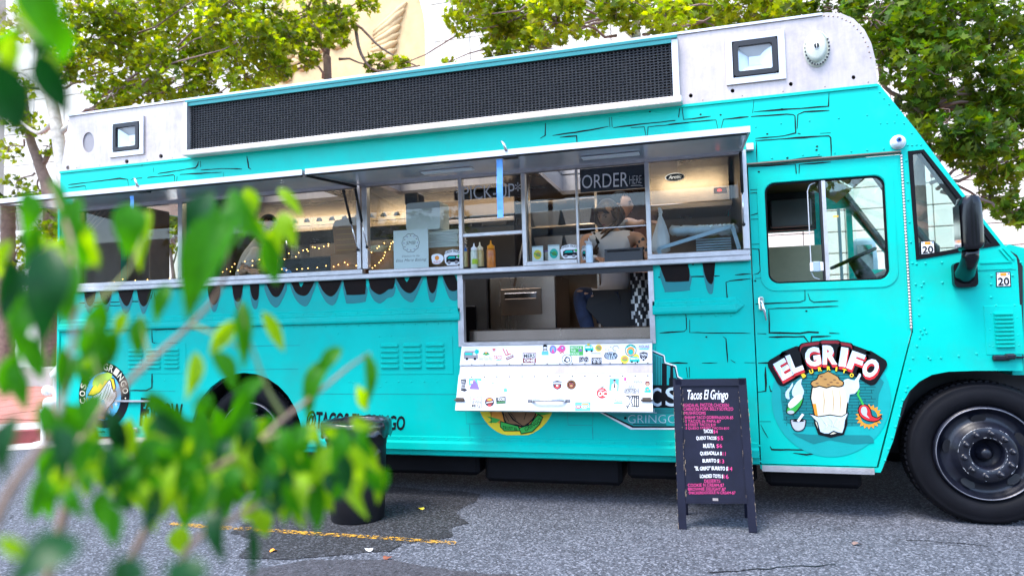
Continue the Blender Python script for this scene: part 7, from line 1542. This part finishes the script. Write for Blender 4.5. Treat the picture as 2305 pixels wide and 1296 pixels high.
garment(vs0, fs0, lambda c: pel.z-.1 < c.z < ch.z+.085 and abs(c.x-(ch.x-.01)) < .150, .010, 'shirt_white', 'tank_top', pw)
mb = MB()
for sx in (.45, -.45): a = Vector(J['ch'][0]); b = Vector(J['sl' if sx < 0 else 'sr'][0]); p = a.lerp(b, .62); mb.tube([a.lerp(b, .45)+Vector((0, -.085, -.03)), p+Vector((0, -.05, .05)), p+Vector((0, .02, .055)), a.lerp(b, .45)+Vector((0, .09, -.02))], .013, 6)
mb.build('shoulder_straps', 'apron', pw)
cloth(J, E_, ['pel', 'h1', 'h2', 'k1', 'k2', 'a1', 'a2'], .012, 'denim', 'jeans', pw); cloth(J, E_, ['a1', 't1'], .012, 'apron', 'shoe', pw); cloth(J, E_, ['a2', 't2'], .012, 'apron', 'shoe', pw)
mb = MB(); a = Vector(J['k1'][0]); b = Vector(J['h1'][0])
for k in range(3): p = a.lerp(b, .12+.16*k)+Vector((0, -.082, .012)); mb.ball(p, .02, 0, 1, (1.5, .2, .5))
mb.build('torn_patch', 'skin', pw)
mb = MB(); a = Vector(J['sr'][0]); b = Vector(J['er'][0])
for k in range(16): p = a.lerp(b, .12+.75*rg.random()); q = rg.uniform(-1.2, 1.0); rr_ = .0605-.014*((p-a).length/(b-a).length); mb.ball(p+Vector((math.sin(q)*rr_*.95, -math.cos(q)*rr_*.95, 0)), rg.uniform(.009, .017), 0, 1, (1, .28, 1.2), Matrix.Rotation(q, 3, 'Z'))
mb.build('tattoo', 'tattoo', bw)['kind'] = 'stuff'
mb = MB(); kx = pel.x+.02
mb.add([(pel.x-.20, y0-.10, 1.62), (pel.x+.17, y0-.08, 1.62), (pel.x+.19, y0-.06, 1.18), (pel.x+.02, y0-.09, 1.20), (pel.x-.14, y0-.12, 1.36), (pel.x-.24, y0-.13, 1.48)], [(0, 5, 4, 3, 2, 1)]); mb.build('apron', 'apron', pw)
st = thing('bar_stool', (pel.x, pel.y+.02, FLZ), 'dark stool under the person at the order window', 'stool'); mb = MB(); mb.lathe((pel.x, pel.y+.02, 1.35), (0, 0, 1), [(0, 0), (.17, 0), (.18, .02), (.17, .05), (0, .055)], 24); mb.build('seat', 'vinyl', st)
for k in range(4): q = .8+k*1.57; mb = MB(); mb.tube([(pel.x+.12*math.cos(q), pel.y+.02+.12*math.sin(q), 1.35), (pel.x+.2*math.cos(q), pel.y+.02+.2*math.sin(q), FLZ)], .013, 6); mb.build('leg', 'steel_dark', st)
cp = thing('patterned_cloth', (pel.x+.24, y0-.1, 1.2), 'black and white diamond patterned cloth hanging right of the seated person', 'cloth')
mb = MB(); a, b = at(1418, 620, .36), at(1459, 618, .36); n = 10
for i in range(n):
    for j in range(16):
        x0, x1 = a.x+(b.x-a.x)*i/n, a.x+(b.x-a.x)*(i+1)/n; z0, z1 = 1.74-.03*j, 1.74-.03*(j+1); yy = lambda x: .36+.012*math.sin((x-a.x)*60)
        mb.add([(x0, yy(x0), z1), (x1, yy(x1), z1), (x1, yy(x1), z0), (x0, yy(x0), z0)], [(0, 1, 2, 3)], 1 if (i//2+j//2) % 2 and (i+j) % 3 else 0)
mb.build('cloth', ['apron', 'offwhite'], cp)
# --- the man behind her, turned right and reaching
y1 = 1.15; hc2 = at(1397, 462, y1); ch2 = hc2+Vector((-.06, .02, -.40)); pl2 = ch2+Vector((0, .02, -.42)); sr2 = at(1412, 497, y1-.12); sl2 = ch2+Vector((-.08, .2, .12)); wr2 = at(1452, 500, y1-.20); er2 = sr2.lerp(wr2, .5)+Vector((0, 0, -.035))
J2 = {'pel': (tuple(pl2), (.14, .11)), 'ch': (tuple(ch2), (.16, .11)), 'nk': (tuple(hc2+Vector((-.02, 0, -.15))), .058), 'hd': (tuple(hc2), .06), 'sr': (tuple(sr2), .062), 'sl': (tuple(sl2), .06), 'er': (tuple(er2), .045), 'wr': (tuple(wr2), .031), 'el': (tuple(sl2+Vector((.05, -.05, -.27))), .045), 'wl': (tuple(sl2+Vector((.24, -.1, -.33))), .03),
      'k1': (tuple(pl2+Vector((.03, -.08, -.42))), .07), 'k2': (tuple(pl2+Vector((0, .1, -.42))), .07), 'a1': (tuple(pl2+Vector((0, -.08, -.80))), .045), 'a2': (tuple(pl2+Vector((0, .1, -.80))), .045)}
E2 = [('pel', 'ch'), ('ch', 'nk'), ('nk', 'hd'), ('ch', 'sr'), ('ch', 'sl'), ('sr', 'er'), ('er', 'wr'), ('sl', 'el'), ('el', 'wl'), ('pel', 'k1'), ('pel', 'k2'), ('k1', 'a1'), ('k2', 'a2')]
pm = thing('person', (pl2.x, pl2.y, FLZ), 'person with short dark hair seen in profile reaching right behind the seated person', 'person', 'people working in the truck')
vs, fs = skin_body(J2, E2); vs0, fs0 = vs, fs; mb = MB(); mb.add(vs, fs, 0, True); ax = axes((1, -.12, -.08)); W = head_geo(mb, hc2, ax, .112); hand_geo(mb, wr2, (1, 0, -.1), (0, -.4, 1), .18, .35); hand_geo(mb, J2['wl'][0], (1, 0, -.2), (0, -.4, 1), .18, .35); bd = mb.build('body', 'skin_light', pm)
for nm, m, q in face_details(W, .112, ax, 'hair_black', 'hair_black', 'lip'): q.build(nm, m, bd)
def cap_hair(W, m, parent, cut=.25, zc=-.1):
    hm = MB(); bm = bmesh.new(); bmesh.ops.create_icosphere(bm, subdivisions=4, radius=1); dl = []
    for v in bm.verts:
        x, y, z = v.co; v.co = W(x*.80, y*.95-.04, z*1.12+.05)
        if (y > cut and z < .52) or z < zc-.25*(y < -.2): dl.append(v)
    bmesh.ops.delete(bm, geom=dl, context='VERTS'); hm.bm(bm, 0, True); return hm.build('hair', m, parent)
cap_hair(W, 'hair_black', pm); garment(vs0, fs0, lambda c: pl2.z-.1 < c.z < hc2.z-.17 and min(seg_d(c, er2, wr2), seg_d(c, J2['el'][0], J2['wl'][0])) > .085, .012, 'shirt_grey', 'shirt', pm); cloth(J2, E2, ['pel', 'k1', 'k2', 'a1', 'a2'], .014, 'denim', 'trousers', pm)
# --- the cook at the left, bent over the counter
y2 = .62; hc3 = at(603, 512, y2); ch3 = at(568, 588, y2+.12); pl3 = ch3+Vector((-.12, .12, -.42)); sr3 = at(582, 568, y2-.06); sl3 = at(588, 560, y2+.28); wr3 = at(556, 608, .30); wl3 = at(636, 602, .46)
J3 = {'pel': (tuple(pl3), (.15, .12)), 'ch': (tuple(ch3), (.17, .12)), 'nk': (tuple(hc3.lerp(ch3, .42)), .06), 'hd': (tuple(hc3), .062), 'sr': (tuple(sr3), .064), 'sl': (tuple(sl3), .062), 'er': (tuple(sr3+Vector((-.10, -.12, -.20))), .047), 'wr': (tuple(wr3), .032), 'el': (tuple(sl3+Vector((.12, -.02, -.2))), .047), 'wl': (tuple(wl3), .032),
      'k1': (tuple(pl3+Vector((.03, -.1, -.28))), .072), 'k2': (tuple(pl3+Vector((.03, .1, -.28))), .072), 'a1': (tuple(pl3+Vector((-.02, -.1, -.62))), .046), 'a2': (tuple(pl3+Vector((-.02, .1, -.62))), .046)}
pc = thing('person', (pl3.x, pl3.y, FLZ), 'cropped haired person with glasses and a blue glove bent over the left counter', 'person', 'people working in the truck')
vs, fs = skin_body(J3, E2); vs0, fs0 = vs, fs; mb = MB(); mb.add(vs, fs, 0, True); ax = axes((1, -.25, -.42)); W = head_geo(mb, hc3, ax, .112); hand_geo(mb, wr3, (.9, -.3, -.2), (0, -.4, 1), .18, .4); hand_geo(mb, wl3, (.9, -.3, -.3), (0, -.4, 1), .18, .4); bd = mb.build('body', 'skin_light', pc)
for nm, m, q in face_details(W, .112, ax, 'hair_black', 'hair_black', 'lip', 'black'): q.build(nm, m, bd)
cap_hair(W, 'hair_black', pc, .3, .1); garment(vs0, fs0, lambda c: pl3.z-.1 < c.z and (c-hc3).length > .16 and min(seg_d(c, J3['er'][0], wr3), seg_d(c, J3['el'][0], wl3)) > .085, .012, 'shirt_white', 'shirt', pc); cloth(J3, E2, ['pel', 'k1', 'k2', 'a1', 'a2'], .014, 'denim', 'trousers', pc)
mb = MB(); hand_geo(mb, wl3, (.9, -.3, -.3), (0, -.4, 1), .20, .4); mb.build('glove', 'strap_blue', pc)

# ------------------------------------------------------------------ the street behind the viewer (seen only mirrored in glass and steel)
ob = thing('office_building', (-2, -24, 0), 'pale office building across the street, seen only in reflections', 'building')
mb = MB(); mb.box(-40, 36, -30, -24, 0, 6.2); mb.build('wall', 'stone', ob); wn = MB(); wn.box(-.7, .7, -24.02, -23.98, -.8, .8); w0 = None
for i in range(24):
    for j in range(2):
        t = Matrix.Translation((-38+i*3.1, 0, 1.8+j*2.6))
        if w0 is None: w0 = wn.build('window', 'glass_cab', ob); w0.data.materials[0] = MATS['grey_mid']; w0.matrix_basis = t
        else: inst(w0, t)
for i, x in enumerate((-17, -9, 3, 12)):
    t = thing('street_tree', (x, -17, 0), f'leafy street tree across the road, {("farthest left", "left", "right", "farthest right")[i]} of four seen in reflections', 'tree', 'trees across the road'); mb = MB(); mb.tube([(x, -17, 0), (x+.1, -17, 2.5), (x, -17, 5)], [.2, .16, .08], 8); mb.build('trunk', 'bark', t); mb = MB()
    for k in range(7): crown(mb, (x+random.uniform(-1.6, 1.6), -17+random.uniform(-1.2, 1.2), 3.6+random.uniform(-.8, 1.4)), 1.2, 130, .34)
    mb.build('crown', 'leaf_dark', t)

# ------------------------------------------------------------------ the shrub close to the viewer
sh = thing('foreground_shrub', (-1.15, -4.35, 0), 'leafy green shrub close in front at the left with hanging glossy leaves out of focus', 'shrub')
def leaf_mesh(bend, fold, curl):
    n, m_ = 8, 5; vs = []; fs = []
    for i in range(n+1):
        t = i/n; w = math.sin(math.pi*t**.8)**.95*(1-.22*t) if 0 < t < 1 else .0
        for j in range(m_):
            s_ = (j-(m_-1)/2)/((m_-1)/2); x = s_*w*.5
            vs.append((x, t-.10*bend*math.sin(t*math.pi), bend*.30*math.sin(t*math.pi*.9)+abs(s_)*w*fold+curl*.12*s_*t*t))
    for i in range(n):
        for j in range(m_-1): fs.append((i*m_+j, i*m_+j+1, (i+1)*m_+j+1, (i+1)*m_+j))
    return vs, fs
LM = {}
for mi, m in enumerate(('leaf_near', 'leaf_near_dark', 'leaf_near_backlit')):
    for k, (b_, fo, cu) in enumerate(((.5, .18, .2), (-.45, .25, -.4), (.9, .1, .6))):
        vs, fs = leaf_mesh(b_, fo, cu); mb = MB(); mb.add(vs, fs, 0, True); LM[(mi, k)] = mb
LO = {}
rg = random.Random(21)
def leaf(bx, by, tx, ty, wpx, dist, mi=0, kind=None, tilt=None, dd=0.0):
    k = rg.randrange(3) if kind is None else kind; b, t = near(bx, by, dist), near(tx, ty, dist+dd); Y = t-b; L_ = Y.length; view = (b-Vector((0, -CAMD, CAMH))).normalized()
    n = (-view-Y.normalized()*(-view).dot(Y.normalized())).normalized(); q = Matrix.Rotation(rg.uniform(-.6, .6) if tilt is None else tilt, 3, Y.normalized()); n = q @ n; x = Y.normalized().cross(n)
    w = wpx/FPX*dist*.84
    mt = Matrix(((x.x*w, Y.x, n.x*L_*.8, b.x), (x.y*w, Y.y, n.y*L_*.8, b.y), (x.z*w, Y.z, n.z*L_*.8, b.z), (0, 0, 0, 1)))
    loc = Matrix.Translation(-sh.location)
    if (mi, k) not in LO:
        o = LM[(mi, k)].build('leaf', ('leaf_near', 'leaf_near_dark', 'leaf_near_backlit')[mi], sh); LO[(mi, k)] = o; o.matrix_basis = mt
    else: inst(LO[(mi, k)], mt)
G_, D_, P_ = 0, 1, 2
for a in ((55, -60, 132, 132, 92, .55, G_), (-40, 120, 50, 306, 125, .5, D_), (88, 112, 152, 268, 80, .55, D_), (120, 60, 70, 10, 60, .6, G_), (62, 430, 48, 540, 52, .8, G_), (112, 400, 135, 520, 34, .8, G_), (150, 470, 170, 600, 40, .75, G_), (292, 455, 282, 585, 78, .75, G_), (338, 470, 318, 612, 44, .8, P_), (535, 470, 428, 725, 128, .62, G_), (500, 470, 560, 520, 70, .62, G_), (520, 425, 602, 545, 66, .7, G_), (600, 530, 622, 645, 54, .72, G_), (480, 430, 440, 560, 74, .66, D_),
          (112, 550, 92, 790, 100, .58, D_), (172, 590, 148, 745, 56, .66, G_), (22, 580, 8, 720, 54, .7, D_), (70, 680, 48, 810, 50, .7, G_), (180, 440, 160, 585, 56, .7, G_), (545, 675, 548, 838, 46, .75, G_), (198, 715, 262, 815, 64, .75, G_), (262, 740, 205, 860, 54, .75, G_), (318, 710, 313, 808, 46, .78, G_), (285, 700, 258, 762, 34, .8, P_), (478, 790, 528, 890, 58, .75, G_), (440, 790, 415, 905, 44, .75, P_), (768, 780, 712, 862, 46, .8, G_), (745, 805, 700, 945, 62, .8, G_), (822, 792, 822, 922, 40, .78, G_), (530, 720, 470, 800, 46, .75, P_), (590, 700, 640, 790, 40, .8, P_), (595, 850, 520, 940, 50, .8, G_),
          (852, 1045, 850, 1135, 30, .8, P_), (870, 1050, 862, 1110, 26, .8, G_), (722, 1080, 712, 1205, 60, .78, G_), (690, 1060, 742, 1150, 44, .8, P_), (800, 1020, 806, 1130, 38, .8, P_), (500, 1130, 508, 1262, 60, .66, D_), (560, 1180, 572, 1300, 32, .68, D_), (300, 1050, 330, 1140, 50, .72, G_), (262, 1000, 238, 1110, 66, .7, G_), (365, 985, 300, 1080, 70, .7, G_), (180, 1215, 20, 1330, 105, .48, D_), (300, 1250, 250, 1340, 90, .48, D_), (430, 1250, 410, 1350, 100, .48, D_), (-10, 1210, 75, 1260, 36, .55, P_), (155, 1095, 195, 1160, 46, .62, G_), (125, 955, 128, 1090, 66, .58, D_), (40, 930, 12, 1080, 54, .58, D_), (95, 900, 150, 1000, 48, .62, G_), (560, 880, 510, 1000, 56, .75, G_), (690, 950, 640, 1060, 56, .75, G_), (640, 960, 690, 1070, 60, .74, G_), (770, 950, 800, 1080, 58, .76, G_), (810, 960, 845, 1030, 42, .78, G_), (600, 1010, 570, 1130, 64, .7, G_), (650, 1050, 620, 1160, 56, .7, D_), (450, 1010, 400, 1120, 66, .7, G_), (420, 960, 500, 1040, 56, .7, G_), (530, 980, 600, 1080, 60, .72, P_), (470, 1060, 430, 1180, 56, .66, G_), (350, 1090, 330, 1200, 48, .66, D_), (240, 1130, 262, 1230, 50, .62, G_), (200, 980, 170, 1080, 46, .66, G_), (740, 1000, 700, 1100, 50, .76, P_), (20, 820, 60, 930, 44, .7, G_), (330, 880, 400, 960, 50, .72, G_), (230, 880, 190, 980, 56, .7, G_), (380, 640, 352, 730, 44, .76, G_)): leaf(*a)
for _ in range(135):
    c = rg.random()
    if c < .6: bx, by = rg.gauss(560, 120), rg.gauss(1010, 60)
    elif c < .75: bx, by = rg.uniform(80, 420), rg.uniform(880, 1120)
    elif c < .9: bx, by = rg.uniform(10, 240), rg.uniform(480, 820)
    else: bx, by = rg.uniform(30, 130), rg.uniform(-60, 120)
    l = rg.uniform(60, 120); an = rg.gauss(0, .45); leaf(bx, by, bx+l*math.sin(an), by+l*math.cos(an), rg.uniform(30, 58), rg.uniform(.62, .95), rg.choice((G_, G_, G_, P_, P_, D_)), dd=rg.uniform(-.02, .04))
for _ in range(75): bx, by = rg.uniform(170, 830), rg.uniform(925, 1110); l = rg.uniform(55, 105); an = rg.gauss(0, .5); leaf(bx, by, bx+l*math.sin(an), by+l*math.cos(an), rg.uniform(30, 52), rg.uniform(.66, .9), rg.choice((G_, G_, P_, P_, D_)), dd=rg.uniform(-.02, .04))
for _ in range(14): bx, by = rg.uniform(470, 640), rg.uniform(420, 520); leaf(bx, by, bx+rg.uniform(-40, 60), by+rg.uniform(50, 110), rg.uniform(30, 50), rg.uniform(.7, .9), rg.choice((G_, P_)))
def stem(pts, r, m='stem'):
    mb = MB(); q = smooth_poly([tuple(near(*p)) for p in pts], 5, False); n = len(q); mb.tube(q, [r*.72*(1-.7*i/n) for i in range(n)], 8); mb.build('branch', m, sh)
stem([(60, 1500, .8), (150, 1130, .75), (185, 990, .72), (250, 900, .74), (340, 810, .76), (430, 730, .78), (500, 640, .76), (525, 480, .7)], .0062)
stem([(180, 1500, .8), (330, 1190, .76), (420, 1090, .74), (560, 1010, .74), (640, 940, .76), (720, 880, .8), (780, 830, .82), (832, 795, .8)], .0056)
stem([(300, 1500, .75), (420, 1240, .72), (520, 1170, .72), (640, 1110, .76), (760, 1090, .8), (845, 1060, .82)], .005)
stem([(-60, 1300, .7), (20, 1110, .68), (110, 980, .66), (150, 850, .66), (170, 700, .66), (160, 540, .68), (110, 420, .72)], .0052)
stem([(170, 700, .66), (240, 660, .72), (300, 590, .75), (330, 480, .78)], .003, 'stem_green'); stem([(640, 940, .76), (600, 870, .75), (560, 760, .74), (540, 680, .74)], .003, 'stem_green'); stem([(430, 730, .78), (500, 760, .76), (560, 800, .76)], .0026, 'stem_green'); stem([(560, 1010, .74), (620, 980, .74), (720, 960, .76), (800, 955, .78)], .003, 'stem_green'); stem([(-80, 20, .6), (20, 40, .58), (90, 100, .56)], .004); stem([(-80, -60, .6), (30, -70, .56), (100, -40, .55)], .004); stem([(250, 900, .74), (215, 820, .74), (200, 730, .74)], .0028, 'stem_green'); stem([(340, 810, .76), (325, 760, .77), (318, 710, .78)], .0024, 'stem_green')
mb = MB()
for px, py, d in ((-60, 1700, .9), (40, 1750, .9)): mb.tube([near(px, py, d), Vector((near(px, py, d).x, -4.35, 0))], [.012, .016], 8)
mb.build('trunk', 'bark', sh)
